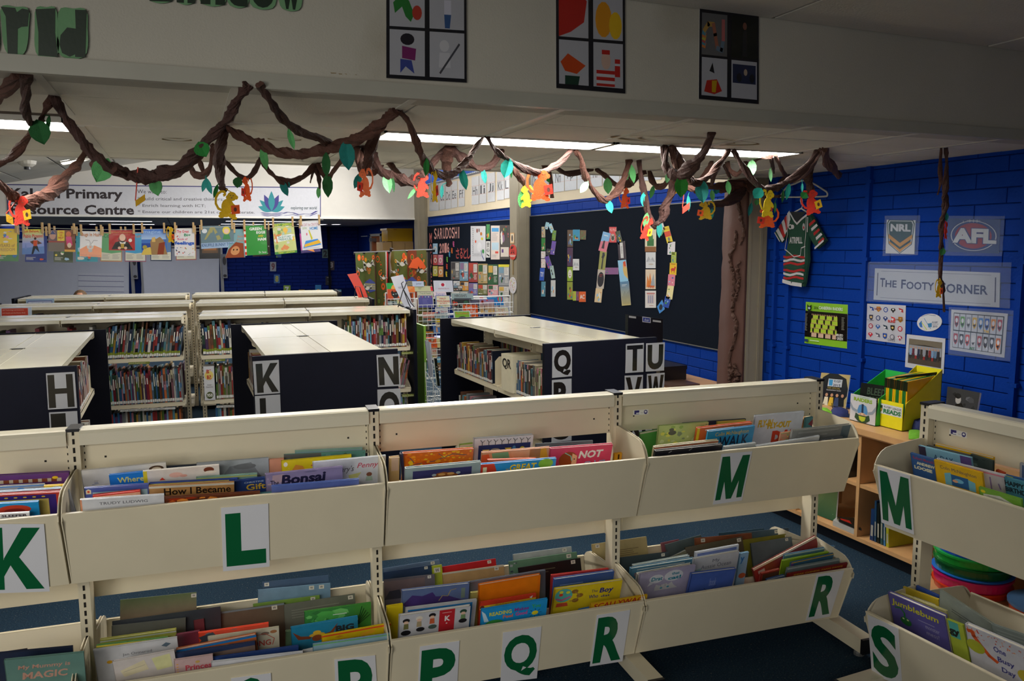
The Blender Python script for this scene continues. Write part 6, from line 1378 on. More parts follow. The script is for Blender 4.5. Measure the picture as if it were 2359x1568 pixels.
# ================================================================ PICTURE BOOKS IN THE TROUGHS
c7 = conv(0,900,2.347); c8 = conv(860,880,3.015); c9 = conv(1400,860,2.215); c10 = conv(820,1180,3.188); c11 = conv(1340,1180,4.04); c12 = conv(1700,1150,3.75); c13 = conv(2000,880,4.237); c14 = conv(1800,800,2.041)
def pbook(fr,cv,a,b,v,bg,items,label,d,th=.008,lean=.29,group=None):
    sg = 1 if v > 0 else -1
    u0,z0 = fr.onV(*cv(*a),v); u1,z1 = fr.onV(*cv(*b),v)
    A,B = fr.P(u0,v,z0),fr.P(u1,v,z1); W_ = (B-A).length; U = (B-A).normalized()
    zt = min(z0,z1); bk,ft,vb = d['bk'],d['ft'],d['vb']
    H = .2
    for _ in range(5):
        le = max(0,min(lean,(abs(v)-.035)/max(.05,H)))
        vbm = max(.014,abs(v)-le*H); zf = bk+(ft-bk)*min(1,vbm/vb)+.012; H = max(.04,(zt-zf)/cos(math.atan(le)))
    Dv = (-fr.V*sg*le - Vector((0,0,1))); Dv = (Dv - U*Dv.dot(U)).normalized()
    N = U.cross(Dv).normalized()
    if N.dot(fr.V) < 0: N = -N
    C_,D_ = B+Dv*H,A+Dv*H; g = G(); t = .0022
    g.slab([D_,C_,B,A],N,t,bg,bg)
    g.slab([p-N*(th-t) for p in (D_,C_,B,A)],N,t,bg,bg)
    sp = U*.0022; g.slab([D_,D_+sp,A+sp,A],N,th,bg,bg)
    s = Sheet(A,B,C_,D_,g)
    if s.n.dot(N) < 0: s.n = -s.n
    s.asp = W_/H*.76; mx = H/W_
    # plastic-covered cover art
    if isinstance(items,str):
        rnd = random.Random(len(label)*7+int(a[0])); cs = rnd.sample(MC+['#5a6a8a','#a89a70','#6a8a7a'],4)
        it = [('r',0,0,1,min(mx,rnd.uniform(.02,.05)),rnd.choice(cs))] + [('b',7,cs,int(a[0])+1,(.04,.06,.96,max(.12,min(mx,.8))),(.05,.14))]
        if items: it.append(('t',items,.15,.04,.85,.13,'#e8e4d8' if sum(lin(bg)[:3]) < .9 else '#2a2830',.01))
        items = it
    draw(s,[i_ for i_ in items])
    o = g.build('picture_book',BOOKM,label=label,cat='picture book',group=group)
    g = G(); e = .003; A2,B2,C2,D2 = A+U*.0024+Dv*e,B-U*e+Dv*e,C_-U*e,D_+U*.0024
    g.slab([p-N*(t+.0002) for p in (D2,C2,B2,A2)],N,th-2*t-.0004,'#cfc8b4','#cfc8b4'); g.build('pages',PRINT,o)
    return o
def W(u,v,s_=.07): return [('r',u,v,u+s_,v+s_,'#c8c2b0'),('t','W',u+s_*.2,v+s_*.2,u+s_*.8,v+s_*.8,'#2a2830',.02)]
B_ = pbook
# --- upper trough, leftmost bay
B_(F1,c7,(-60,462),(372,440),.10,'#4f2a62',[('r',0,.1,.9,.17,'#a89a84')]+[('r',.05+.12*k,.1,.12+.12*k,.17,'#6a3420') for k in range(7)]+[('e',.82,.09,.04,.03,'#d8a820',8)],'purple board book with a castle wall, in the leftmost trough',UP,.012)
B_(F1,c7,(-60,522),(240,505),.13,'#8f8c90','','grey book behind the pale blue one in the leftmost trough',UP)
B_(F1,c7,(236,515),(356,508),.145,'#d8a818',[('e',.6,.2,.3,.15,'#c8c8c8')],'small yellow book with a white bird in the leftmost trough',UP)
B_(F1,c7,(-60,550),(330,526),.165,'#8aa4c0',[('r',0,.02,1,.04,'#b84030')],'pale blue book with a thin red line in the leftmost trough',UP)
B_(F1,c7,(328,545),(372,536),.175,'#9a9fa8','','grey cover beside the end plate of the leftmost trough',UP)
B_(F1,c7,(-60,566),(328,546),.20,'#a02c20',[('r',.02,.04,.93,1,'#2a1c5a'),('r',.1,.14,.82,1,'#b8a050'),('b',14,['#5a8a3a','#7a9a4a','#a8a040'],4,(.5,.15,.82,.5),(.04,.09)),('t','ld',.5,.34,.62,.46,'#2a6a50')]+[('e',.1+.13*k,.085,.03,.018,'#b89028',6) for k in range(6)],'navy book with a red border in the leftmost trough',UP)
B_(F1,c7,(-60,613),(207,598),.225,'#1676b8',[('e',.5,.24,.34,.16,'#a8301c',18),('e',.5,.3,.22,.1,'#701c14')],'bright blue book with a red oval in the leftmost trough',UP)
B_(F1,c7,(-60,668),(157,656),.25,'#c4c4c8',[('t','SLEEPER',.3,.06,.95,.16,'#2a2228',.04)],'white book with black handwriting in the leftmost trough',UP,.006)
# --- upper trough with the L
B_(F1,c7,(1595,322),(1960,304),.035,'#7a9aa8','','pale blue-grey book at the very back of the L trough',UP,.006)
B_(F1,c7,(1535,345),(1976,322),.06,'#4a7a70',[('r',.0,.0,.45,.08,'#4a4c4a'),('b',10,['#3a5a44','#5a8a84','#2a3a34'],3,(.4,.02,.98,.2),(.03,.06))],'dark teal book behind the yellow one in the L trough',UP)
B_(F1,c7,(1450,372),(1535,364),.075,'#c07a60',[],'narrow salmon book in the L trough',UP)
B_(F1,c7,(1520,380),(1900,345),.10,'#d0b416',[('e',.06,.08,.03,.05,'#e8e0d0',8),('p',[(.1,.3),(.2,.1),(.3,.14),(.36,.3)],'#c87a2c'),('b',6,['#b84a3a','#d8c8a0'],4,(.1,.12,.6,.3),(.03,.06))],'yellow book with a small bird badge in the L trough',UP)
B_(F1,c7,(1062,392),(1452,361),.08,'#8a9096',[('p',[(.3,.4),(.45,.12),(.75,.06),(.9,.4)],'#6a6e74'),('e',.66,.14,.16,.06,'#5a5c60')],'grey book with a horse shape in the L trough',UP)
B_(F1,c7,(895,408),(1065,398),.07,'#1c2430',[],'black book top behind the white pig book',UP)
B_(F1,c7,(437,432),(896,386),.095,'#b9b4ac',[('e',.88,.10,.09,.06,'#3a2a1c',18),('e',.88,.11,.06,.04,'#b8a890'),('b',5,['#8a8a94','#a8a098'],3,(.1,.2,.35,.3),(.03,.05))],'large off-white book with a dark oval badge in the L trough',UP)
B_(F1,c7,(588,456),(778,437),.13,'#1a62b4',[('t','Where',.22,.16,.98,.42,'#c8c060',.02)],'blue book titled Where in the L trough',UP)
B_(F1,c7,(772,436),(1184,401),.14,'#c4bcb4',[('r',0,.0,.05,.9,'#c8b020'),('e',.42,.13,.09,.055,'#d09a8c'),('e',.52,.16,.05,.03,'#c88a7c'),('e',.86,.08,.07,.06,'#5a2c1c'),('e',.88,.13,.08,.03,'#d8c8b8'),('p',[(.2,.22),(.24,.16),(.28,.22)],'#c83a2c')],'white book with a pink pig drawing in the L trough',UP)
B_(F1,c7,(1060,470),(1390,448),.15,'#6a8a7c',[('r',0,.02,1,.05,'#a0a850')],'sage green book top in the L trough',UP)
B_(F1,c7,(1690,387),(2086,350),.15,'#b0b4bc',[('t',"Mary's",.3,.14,.56,.3,'#3a3438',.0,.3),('t','Penny',.6,.1,.9,.24,'#a03a4a',.01,.3),('p',[(.48,.34),(.66,.3),(.6,.42),(.5,.44)],'#a8a860'),('e',.77,.36,.04,.045,'#6a4030'),('p',[(.73,.4),(.81,.4),(.82,.5),(.72,.5)],'#88a090')],"white book titled Mary's Penny in the L trough",UP)
B_(F1,c7,(455,527),(802,504),.185,'#3a4684',[('p',[(.02,.16),(.02,.06),(.06,.03),(.1,.06),(.1,.16)],'#c8b890'),('e',.06,.1,.02,.03,'#b83a20'),('r',.12,.12,.98,.5,'#7a9aa8')],'indigo book with an orange bird badge in the L trough',UP)
B_(F1,c7,(500,566),(757,538),.20,'#b82c20',[('r',.02,.05,1,.5,'#c88a6a')],'red and salmon book top in the L trough',UP)
B_(F1,c7,(1270,488),(1432,468),.185,'#1a2c5a',[('t','CHRISTINE',.3,.12,.95,.2,'#8fa0b8'),('t','Gift',.35,.26,1,.58,'#b08a28',.02)],'navy book with a gold Gift title in the L trough',UP)
B_(F1,c7,(805,500),(1285,474),.165,'#243a7a',[('r',0,.015,.9,.03,'#b8a840')],'dark blue book top above the brown pirate book',UP)
B_(F1,c7,(804,518),(1266,494),.215,'#8a6238',[('r',.0,.0,1,.04,'#a8a090'),('t','How I Became',.17,.05,.96,.18,'#1c140e',.02),('b',8,['#6a4424','#a87a44'],4,(.02,.05,.98,.5),(.05,.1))],'brown book titled How I Became in the L trough',UP)
B_(F1,c7,(1433,452),(1852,409),.20,'#73688a',[('b',10,['#8a7a94','#9a7f88','#5a5470'],5,(.02,.02,.98,.4),(.08,.16)),('t','The',.06,.14,.17,.24,'#1c1a2a',.01),('t','Bonsai',.2,.05,.78,.25,'#1c1a30',.04,.1)],'mauve book titled The Bonsai in the L trough',UP)
B_(F1,c7,(432,590),(886,561),.25,'#b7b9bf',[('t','TRUDY LUDWIG',.22,.07,.8,.125,'#55565c',.01),('r',0,0,.02,.4,'#c87a5a')],'plain pale grey book at the front left of the L trough',UP)
B_(F1,c7,(888,578),(1406,545),.25,'#4a2414',[('b',26,['#b04a1c','#7a2410','#c06a28','#2a1814'],6,(.02,.02,.98,.3),(.05,.1))],'fiery dark orange book at the front of the L trough',UP)
B_(F1,c7,(1404,555),(1472,550),.225,'#3a6064',[],'narrow teal book right of the fiery orange one',UP)
B_(F1,c7,(1468,516),(1941,477),.25,'#3c4f8c',[('g',0,0,1,.3,'#3a4c8c','#5a5f9a')],'plain muted blue book at the front right of the L trough',UP)
# --- upper trough without a letter
B_(F1,c8,(1130,428),(1526,405),.035,'#5a6a70',[],'slate grey book at the back right of the middle trough',UP)
B_(F1,c8,(600,432),(692,420),.04,'#7a9a3a',[('r',0,.1,1,.3,'#b8b090')],'green book end at the back of the middle trough',UP)
B_(F1,c8,(700,395),(1112,366),.10,'#b9bac2',[('r',.08,.16,.96,.9,'#1c2a58')]+[('l',[(.14+.11*k,.17),(.14+.11*k,.09),(.11+.11*k,.04)],.012,'#3a3c44') for k in range(8)]+[('l',[(.14+.11*k,.1),(.18+.11*k,.05)],.01,'#3a3c44') for k in range(8)]+[('p',[(.14,.26),(.27,.26),(.2,.36)],'#b8924a'),('p',[(.52,.25),(.64,.25),(.58,.34)],'#c8a83a'),('e',.36,.28,.08,.04,'#8a8478'),('e',.68,.26,.03,.05,'#3a6a9a'),('e',.82,.28,.04,.04,'#a8a03a')],'white and navy book with bare trees, tallest in the middle trough',UP,.014)
B_(F1,c8,(1672,497),(1728,490),.09,'#c8881c',[('r',.5,.2,.7,1,'#3a2410'),('e',.62,1.3,.1,.12,'#3a2410')],'orange book with a dark exclamation mark in the middle trough',UP)
B_(F1,c8,(112,527),(182,520),.19,'#b8905c',[('r',.2,.05,.9,2,'#c09a80')],'tan book edge at the left of the middle trough',UP,.012)
B_(F1,c8,(186,500),(206,496),.18,'#2a2438',[],'dark book spine at the left of the middle trough',UP,.012)
B_(F1,c8,(205,496),(697,461),.17,'#c4520f',[('b',90,['#e07c14','#d8a018','#b83c10','#e0600f'],7,(.01,.01,.99,.4),(.02,.05)),('l',[(.02,.3),(.2,.24),(.45,.2),(.7,.08),(.9,.12)],.015,'#4a4048'),('l',[(.1,.1),(.16,.2)],.012,'#4a4048'),('l',[(.5,.05),(.6,.16)],.01,'#4a4048')],'orange autumn leaves book in the middle trough',UP,.012)
B_(F1,c8,(755,490),(1228,453),.16,'#c08058',[('p',[(0,.05),(.1,.04),(.16,.3),(0,.3)],'#d8502a'),('p',[(.14,.03),(.38,.02),(.42,.22),(.18,.24)],'#5a8a60'),('p',[(.42,.02),(.7,0),(.7,.3),(.46,.3)],'#c88a60'),('p',[(.7,0),(.86,0),(.86,.3),(.7,.3)],'#9a6038'),('p',[(.86,0),(.94,0),(1,.3),(.86,.3)],'#d0801c')],'patchwork orange and green book in the middle trough',UP,.01)
B_(F1,c8,(795,540),(1132,530),.19,'#cc4a20',[],'orange-red book top behind the blue GREAT book',UP)
B_(F1,c8,(1232,462),(1664,430),.17,'#b82c4c',[('t','NOT',.46,.10,.86,.27,'#c8c4c0',.04,.15),('l',[(.56,.42),(.6,.36),(.66,.36),(.68,.42)],.02,'#6a8ab8'),('l',[(.74,.34),(.76,.42)],.02,'#6a8ab8'),('l',[(.82,.36),(.9,.35),(.9,.42)],.02,'#6a8ab8'),('e',.3,.28,.15,.18,'#7a3414',16),('p',[(.36,.14),(.44,.2),(.44,.38),(.36,.4)],'#d8946c'),('l',[(.24,.12),(.34,.2),(.36,.3)],.015,'#6ab0a0'),('e',.4,.27,.012,.012,'#1a1010')],'pink book with white NOT and a girl in profile',UP,.012)
B_(F1,c8,(222,600),(748,553),.235,'#7a8c90',[('r',.1,.07,.88,.9,'#2c2c54'),('p',[(.36,.2),(.42,.15),(.5,.13),(.62,.16),(.7,.2),(.68,.3),(.4,.3)],'#7a4420'),('e',.38,.18,.03,.025,'#8a9aa0'),('e',.7,.17,.03,.025,'#8a9aa0'),('e',.48,.18,.05,.025,'#c88a4a'),('e',.6,.175,.05,.025,'#c88a4a')],'grey-green book with a bear on a navy panel',UP,.012)
B_(F1,c8,(748,572),(1272,528),.235,'#1e74bc',[('p',[(0,0),(.17,0),(.24,.26),(0,.26)],'#b03020'),('r',.03,.06,.08,.16,'#c8c8a0'),('t','GREAT',.38,.05,.74,.175,'#c8a420',.03,.1),('t','THE',.33,.12,.37,.16,'#c8a420'),('e',.86,.08,.1,.09,'#6aa030',16),('e',.95,.18,.03,.02,'#4a2c24')],'blue book with gold GREAT and a green ball',UP,.01)
# --- upper trough with the green M
B_(F1,c9,(165,302),(262,284),.06,'#3a7a34',[('r',0,.0,1,.1,'#a8a890')],'green book end at the left of the M trough',UP)
B_(F1,c9,(385,252),(705,230),.04,'#23283c',[],'thin navy book top at the back of the M trough',UP)
B_(F1,c9,(560,246),(705,236),.055,'#b8a840',[],'thin yellow book top at the back of the M trough',UP)
B_(F1,c9,(262,268),(516,247),.10,'#9aae68',[('b',30,['#c8c850','#7a9a4a','#b8c890','#6a7a60'],8,(.02,.02,.98,.6),(.03,.07)),('e',.28,.2,.08,.06,'#4a4c44'),('e',.26,.12,.05,.04,'#4a4c44')],'speckled green book in the M trough',UP,.01)
B_(F1,c9,(458,280),(736,249),.14,'#c24a1e',[('r',0,0,.05,.9,'#c8a020'),('n',.15,.05,.7,.12,1,'#d8b8a0'),('r',.8,.06,.95,.12,'#5a2414')],'orange-red book in the M trough',UP,.012)
B_(F1,c9,(514,296),(752,267),.19,'#1c6a94',[('t','Colin McNaughton',.16,.06,.88,.2,'#a88a30',.01),('t','WALK',.26,.20,.9,.50,'#1a2030',.02)],'blue book titled WALK in the M trough',UP,.01)
B_(F1,c9,(754,216),(1004,193),.11,'#b2b8c2',[('t','FLY-IN',.08,.12,.38,.3,'#b8901c',.05,.1),('t','FLY-OUT',.28,.2,.76,.36,'#b8901c',.06,.1),('t','DAD',.40,.42,.98,.75,'#b83420',.09)],'white FLY-IN FLY-OUT book in the M trough',UP,.01)
B_(F1,c9,(1008,228),(1048,220),.085,'#3a6a70',[('p',[(.4,1),(1,.3),(1,1.5)],'#6a2c34')],'narrow teal and maroon book right of the FLY-OUT one',UP)
B_(F1,c9,(238,376),(566,340),.215,'#a89c78',[('r',0,.015,1,.04,'#b05a40')],'cream and red book tops in the M trough',UP,.012)
B_(F1,c9,(885,305),(950,296),.20,'#9a6a50','','small brown book edge behind the grey ones',UP)
B_(F1,c9,(244,396),(586,362),.25,'#16161c',[('l',[(.2,.06),(.24,.03)],.01,'#8a8a8a'),('l',[(.5,.05),(.54,.02)],.01,'#8a8a8a')],'black glossy book at the front left of the M trough',UP,.012)
B_(F1,c9,(594,374),(756,354),.25,'#8f9598',[],'clear-covered pale book above the M card',UP)
B_(F1,c9,(945,292),(1252,260),.225,'#6a6c6a',[('n',.1,.05,.8,.2,2,'#7c7e7c'),('r',.82,.0,1,.6,'#4a5860')],'large grey book at the right of the M trough',UP,.012)
B_(F1,c9,(758,370),(1082,318),.25,'#9a9ea2',[],'pale silver book top at the front of the M trough',UP)
B_(F1,c9,(1080,340),(1200,322),.245,'#55585c',[('r',.1,.0,.25,.5,'#8a8c90'),('r',.5,0,.6,.5,'#8a8c90')],'striped grey book at the front right of the M trough',UP)
# --- lower front troughs
B_(F1,c7,(-60,1430),(145,1400),.13,'#3a2c34',[],'dark maroon book top in the lowest left trough',LO)
B_(F1,c7,(-60,1425),(392,1384),.17,'#1c2438',[],'dark navy book top in the lowest left trough',LO)
B_(F1,c7,(20,1458),(452,1415),.25,'#4f7068',[('t','My Mummy is',.16,.16,.82,.28,'#a87a6a',.02,.1),('t','MAGIC',.2,.33,.78,.5,'#a87a6a',.03,.1)],'grey-green book titled My Mummy is MAGIC',LO)
B_(F1,c7,(540,1348),(952,1290),.06,'#7a7a30',[('r',0,.02,1,.05,'#8f8f88')],'olive and yellow book tops in the lower L bay',LO,.012)
B_(F1,c7,(520,1378),(906,1334),.09,'#3f6a34','','green patterned book in the lower L bay',LO)
B_(F1,c7,(503,1404),(957,1334),.15,'#b4b5ba',[('t','Jan Ormerod',.33,.16,.68,.23,'#4a4c54'),('p',[(.8,.12),(.86,.06),(.92,.1),(.86,.16)],'#4a5a68'),('e',.17,.3,.035,.035,'#c88a1c'),('b',8,['#c8a020','#c83a2c','#3a7a4a','#3a4aa0'],4,(.3,.26,.62,.42),(.03,.05))],'white book by Jan Ormerod with a bird, left',LO)
B_(F1,c7,(606,1466),(942,1404),.21,'#b8b0ae',[('p',[(.1,.3),(.5,.1),(.55,.4),(.15,.5)],'#c8bc98'),('p',[(.62,.1),(.92,.05),(.94,.45),(.68,.48)],'#c4c488'),('l',[(.15,.35),(.5,.25)],.01,'#8a8478')],'faded drawing book with a pale room in the lower L bay',LO)
B_(F1,c7,(950,1318),(1078,1298),.06,'#5a2434',[],'plum book top in the lower L bay',LO)
B_(F1,c7,(1072,1310),(1452,1256),.09,'#b83420',[('p',[(0,.1),(.2,.02),(.3,.2),(.1,.3)],'#26303a'),('b',8,['#26303a','#4a5a64','#b83420'],4,(.0,.02,.6,.3),(.05,.1))],'red and dark spotted book in the lower L bay',LO)
B_(F1,c7,(1122,1334),(1508,1278),.13,'#b4ac94',[('t','SONG',.55,.26,.88,.4,'#a83a30',.02),('e',.8,.1,.06,.04,'#6a5a50'),('l',[(.3,.35),(.5,.15),(.8,.1),(.93,.25),(.9,.4)],.012,'#a84a3a'),('e',.92,.08,.05,.04,'#8a5a3a')],'cream book with a red SONG title in the lower L bay',LO)
B_(F1,c7,(952,1402),(1384,1318),.17,'#a0502c',[('r',0,0,1,.05,'#1c5c9c'),('b',6,['#8a4a28','#c07a4a'],3,(.02,.08,.98,.3),(.06,.12))],'rust book with a blue top edge in the lower L bay',LO,.012)
B_(F1,c7,(944,1424),(1378,1358),.195,'#222c48',[('p',[(0,.12),(1,.06),(1,.4),(0,.4)],'#5a4a44')],'navy and brown book in the lower L bay',LO)
B_(F1,c7,(1544,1300),(1580,1296),.08,'#3a4a34',[],'thin dark green book edge beside the bull book',LO)
B_(F1,c7,(940,1458),(1150,1428),.23,'#ae8f90',[('t','Princess',.28,.3,1.05,.55,'#b03a4a',.03),('e',.6,.2,.06,.06,'#b08a4a')]+[('e',.08,.2+.12*k,.03,.02,'#c88a30') for k in range(4)],'pink book with a red Princess title',LO)
B_(F1,c7,(1145,1446),(1614,1380),.215,'#1f3468',[],'dark blue book top above the second Jan Ormerod book',LO)
B_(F1,c7,(1636,1408),(1692,1396),.22,'#b4b4b8',[('e',.5,.6,.2,.2,'#8a2c34')],'small white book edge in the lower L bay',LO)
B_(F1,c7,(1142,1468),(1638,1412),.255,'#b3b4bc',[('t','Jan Ormerod',.33,.1,.66,.16,'#4a4c54'),('p',[(.17,.22),(.22,.18),(.24,.24)],'#26282c'),('e',.52,.25,.14,.07,'#2a5aa8'),('l',[(.74,.1),(.8,.12),(.84,.08)],.008,'#5a5c64'),('p',[(.93,.04),(.96,.02),(.96,.08)],'#a83a3a')],'white book by Jan Ormerod with penguins, right',LO)
B_(F1,c7,(1645,1194),(2006,1144),.05,'#2f6a28',[('b',18,['#3f8a34','#2a5a24','#5aa04a'],4,(.02,.02,.7,.5),(.08,.16)),('n',.42,.14,.64,.19,1,'#b8c8a8'),('t','CHARLIE',.28,.3,.8,.44,'#c8a820',.03)]+[('l',[(.78,.45),(.86+.03*k,.05+.05*k)],.012,'#122c18') for k in range(5)],'green jungle book in the lower L bay',LO)
B_(F1,c7,(1572,1282),(1934,1220),.12,'#1c6a90',[('p',[(.02,.12),(.14,.26),(.3,.3),(.28,.36),(.1,.34)],'#6a3420'),('p',[(.7,.06),(.58,.26),(.46,.3),(.46,.36),(.62,.32)],'#6a3420'),('e',.38,.28,.12,.05,'#c8962c'),('e',.38,.22,.06,.05,'#d8a02c'),('e',.38,.36,.08,.08,'#7a3a20'),('t','BIG',.66,.14,.94,.3,'#1a2430',.05)],'blue book with a bull in a yellow hat',LO)
B_(F1,c7,(1738,1326),(2114,1258),.19,'#c8a010',[('r',0,0,1,.035,'#c8401c'),('b',10,['#d8b820','#b8781c','#d89020'],4,(.02,.05,.98,.4),(.06,.12)),('t','OUR',.35,.17,.65,.27,'#b84a20',.03)],'yellow book with a red top edge in the lower L bay',LO)
B_(F1,c7,(1692,1374),(2108,1316),.25,'#6f8fa0',[('r',0,0,1,.015,'#4f9a3a'),('t','The',.14,.2,.24,.28,'#2a3440'),('t','Gordon Star',.28,.14,.92,.30,'#2a3440',.01)],'grey-blue book titled The Gordon Star',LO)
B_(F1,c10,(833,512),(1392,424),.05,'#3f4450',[('n',.06,.2,.2,.28,1,'#8a8a90')],'dark grey book at the back of the middle lower trough',LO,.01)
B_(F1,c10,(338,577),(834,520),.09,'#46557c',[('p',[(.02,.3),(.15,.12),(.3,.16),(.45,.1),(.5,.2),(.7,.22),(1,.4),(.1,.4)],'#33245a'),('l',[(.55,.3),(.6,.2),(.68,.22),(.72,.1),(.8,.08)],.012,'#8a7a4a'),('r',.88,.08,.94,.3,'#5a6a60')],'blue and purple book with a chain in the middle lower trough',LO,.012)
B_(F1,c10,(843,590),(907,583),.085,'#8a8448',[],'khaki book edge in the middle lower trough',LO)
B_(F1,c10,(903,536),(1356,458),.11,'#c85a0c',[('r',.02,.02,.96,.9,'#cc620e')],'plain bright orange book in the middle lower trough',LO,.012)
B_(F1,c10,(225,692),(345,674),.12,'#c4a814',[],'yellow book edge at the left of the middle lower trough',LO)
B_(F1,c10,(912,664),(1324,598),.18,'#c0301c',[('p',[(0,.1),(1,.09),(1,.2),(0,.2)],'#d0a428'),('t','First Experiences',.28,.1,.68,.145,'#8a2c18'),('p',[(.88,.06),(.94,.02),(.92,.1)],'#c8c8c8'),('e',.04,.14,.04,.05,'#5a2c20')],'red and yellow First Experiences book',LO)
B_(F1,c10,(366,706),(888,640),.17,'#a8aab0',[('r',.03,.04,.94,.08,'#1e6ab0'),('r',.88,.08,.94,.9,'#1e6ab0'),('r',.03,.08,.88,.12,'#6a2434')],'white and blue book behind the dolls book',LO)
B_(F1,c10,(318,762),(842,688),.215,'#a6a8b0',[('r',.56,.0,.78,.6,'#a01c24'),('t','K',.64,.14,.72,.26,'#d8d0d0',.04),('e',.67,.31,.012,.012,'#d8d0d0'),('n',.6,.06,.74,.09,1,'#d8a0a0')]+
   [x for k,(u,v) in enumerate([(.1,.1),(.28,.08),(.46,.05),(.9,.06)]) for x in (('e',u,v+.03,.05,.05,['#1a1a1c','#c8c0b0','#16161a','#1f3a30'][k],12),('e',u,v+.07,.035,.035,'#c8a088',10),('p',[(u-.03,v+.1),(u+.03,v+.1),(u+.035,v+.22),(u-.035,v+.22)],['#5a5a34','#8a7a5c','#a84a2c','#5a7a50'][k]))]+
   [('e',.1,.4,.07,.06,'#16161a',12),('e',.3,.36,.06,.05,'#16161a',12),('e',.47,.34,.06,.05,'#3a4a44',12),('e',.9,.3,.06,.05,'#16161a',12)],'white book with rows of small dolls and a red band',LO,.012)
B_(F1,c10,(405,936),(894,852),.255,'#a8a294',[('r',0,0,.1,.3,'#4a4438'),('r',.1,.03,1,.05,'#8a5a44')],'pale pile of thin books left of the READING book',LO,.012)
B_(F1,c10,(922,716),(1408,634),.245,'#1478c0',[('t','READING',.12,.1,.46,.19,'#c8c030',.03,-.1),('t','Makes',.5,.09,.72,.17,'#6a2a7a',.03),('t','You',.76,.07,.9,.16,'#2a8a4a',.03),('t','Feel',.33,.21,.48,.29,'#c85a3a',.03),('t','Good',.52,.19,.7,.28,'#b03a7a',.03),('e',.82,.28,.05,.05,'#d8c020',12)]+[('l',[(.82+.07*cos(a),.28+.07*sin(a)),(.82+.1*cos(a),.28+.1*sin(a))],.008,'#1a1a20') for a in [k*.785 for k in range(8)]]+[('e',.2,.38,.14,.1,'#2f7a34',14),('e',.12,.42,.08,.08,'#2f7a34',12),('e',.3,.42,.08,.08,'#2f7a34',12),('p',[(.0,.02),(.06,.1),(.12,.3),(.05,.3)],'#a8c8e0')],'bright blue READING Makes You Feel Good book',LO)
B_(F1,c10,(1436,462),(1858,412),.05,'#8f2420',[('n',.08,.2,.2,.28,1,'#c8a0a0')],'red book at the back right of the middle lower trough',LO,.01)
B_(F1,c10,(1458,492),(1898,430),.10,'#26407c',[('n',.1,.15,.5,.25,2,'#6a80b0')],'blue book behind the yellow Boy book',LO,.012)
B_(F1,c10,(1462,567),(1958,498),.16,'#c8ac1c',[('e',.14,.16,.13,.15,'#4a9a94',14),('e',.1,.14,.03,.03,'#c83020'),('e',.1,.08,.03,.03,'#d8d030'),('e',.2,.1,.03,.03,'#d8d030'),('l',[(.04,.22),(.12,.26),(.24,.2)],.03,'#b84a7a'),('e',.3,.1,.05,.045,'#7a5424'),('e',.38,.2,.05,.045,'#7a5424'),('e',.32,.3,.05,.045,'#7a5424'),('l',[(.3,.1),(.38,.2),(.32,.3),(.24,.3)],.02,'#8a6a34'),('t','The',.55,.12,.64,.18,'#2c2c54'),('t','Boy',.67,.1,.88,.24,'#24286a',.03,.1),('t','Who',.52,.23,.66,.31,'#24286a',.01),('t','dat',.7,.26,.84,.31,'#24286a',.01),('p',[(.05,.32),(.2,.32),(.22,.4),(.04,.4)],'#b8402c')],'yellow book titled The Boy with a clown face',LO,.012)
B_(F1,c10,(1638,718),(1724,700),.235,'#2a5a94',[('r',0,.05,1,.15,'#7a9ab8')],'small blue book edge left of SCALLYWAG',LO)
B_(F1,c10,(1722,672),(2142,604),.255,'#b08214',[('t','SCALLYWAG',.06,.02,.93,.15,'#8a1c18',.02,.15),('n',.3,.2,.7,.23,1,'#3a2c14')],'mustard book titled SCALLYWAG',LO,.006)
# lower right bay
B_(F1,c11,(480,492),(1002,398),.055,'#7a8688',[('r',0,.02,.05,.4,'#b85a30'),('l',[(.3,.05),(.6,.03)],.02,'#a8b0b4')],'clear-covered grey book tops in the right lower trough',LO,.012)
B_(F1,c11,(458,522),(1048,428),.095,'#31586e',[('r',.1,.04,.85,.06,'#8a9498'),('n',.06,.12,.3,.2,2,'#9a4a3a')],'steel blue book in the right lower trough',LO,.012)
B_(F1,c11,(520,576),(1024,482),.13,'#8a8a84',[('r',0,.0,1,.03,'#a8a49c')],'white-edged book pile behind the cat book',LO,.012)
B_(F1,c11,(543,578),(1062,490),.165,'#8a84a0',[('e',.31,.19,.13,.11,'#b8bac4',18),('p',[(.2,.26),(.26,.3),(.16,.36)],'#b8bac4'),('e',.62,.17,.17,.14,'#b8bac4',18),('t','Drat',.22,.14,.42,.24,'#1a6a80',.03,.1),('t','that',.58,.08,.72,.15,'#1a6a80',.03),('t','cat!',.52,.18,.76,.27,'#1a6a80',.04),('p',[(.3,.42),(.32,.34),(.38,.38),(.5,.34),(.54,.38),(.6,.32),(.63,.4),(.72,.5),(.3,.5)],'#a8a8ac'),('e',.42,.45,.025,.02,'#2a7a94'),('e',.54,.44,.025,.02,'#2a7a94'),('l',[(.4,.36),(.42,.42)],.006,'#5a5a60'),('l',[(.48,.35),(.49,.42)],.006,'#5a5a60')],'lilac Drat that Cat book with a grey cat',LO)
B_(F1,c11,(1058,372),(1464,298),.08,'#9a9ea8',[('g',.05,.05,.95,.4,'#3a4c80','#8a94b0')],'white book with a blue smudge in the right lower trough',LO)
B_(F1,c11,(1048,436),(1468,360),.12,'#a4a6ae',[('t','My',.42,.1,.58,.22,'#4a4c5a',.0),('t','Aussie Ocean',.18,.24,.85,.36,'#4a4c5a',.0),('p',[(.0,.36),(.18,.32),(.2,.5),(0,.5)],'#7a9aa0')],'white book titled My Aussie Ocean',LO,.012)
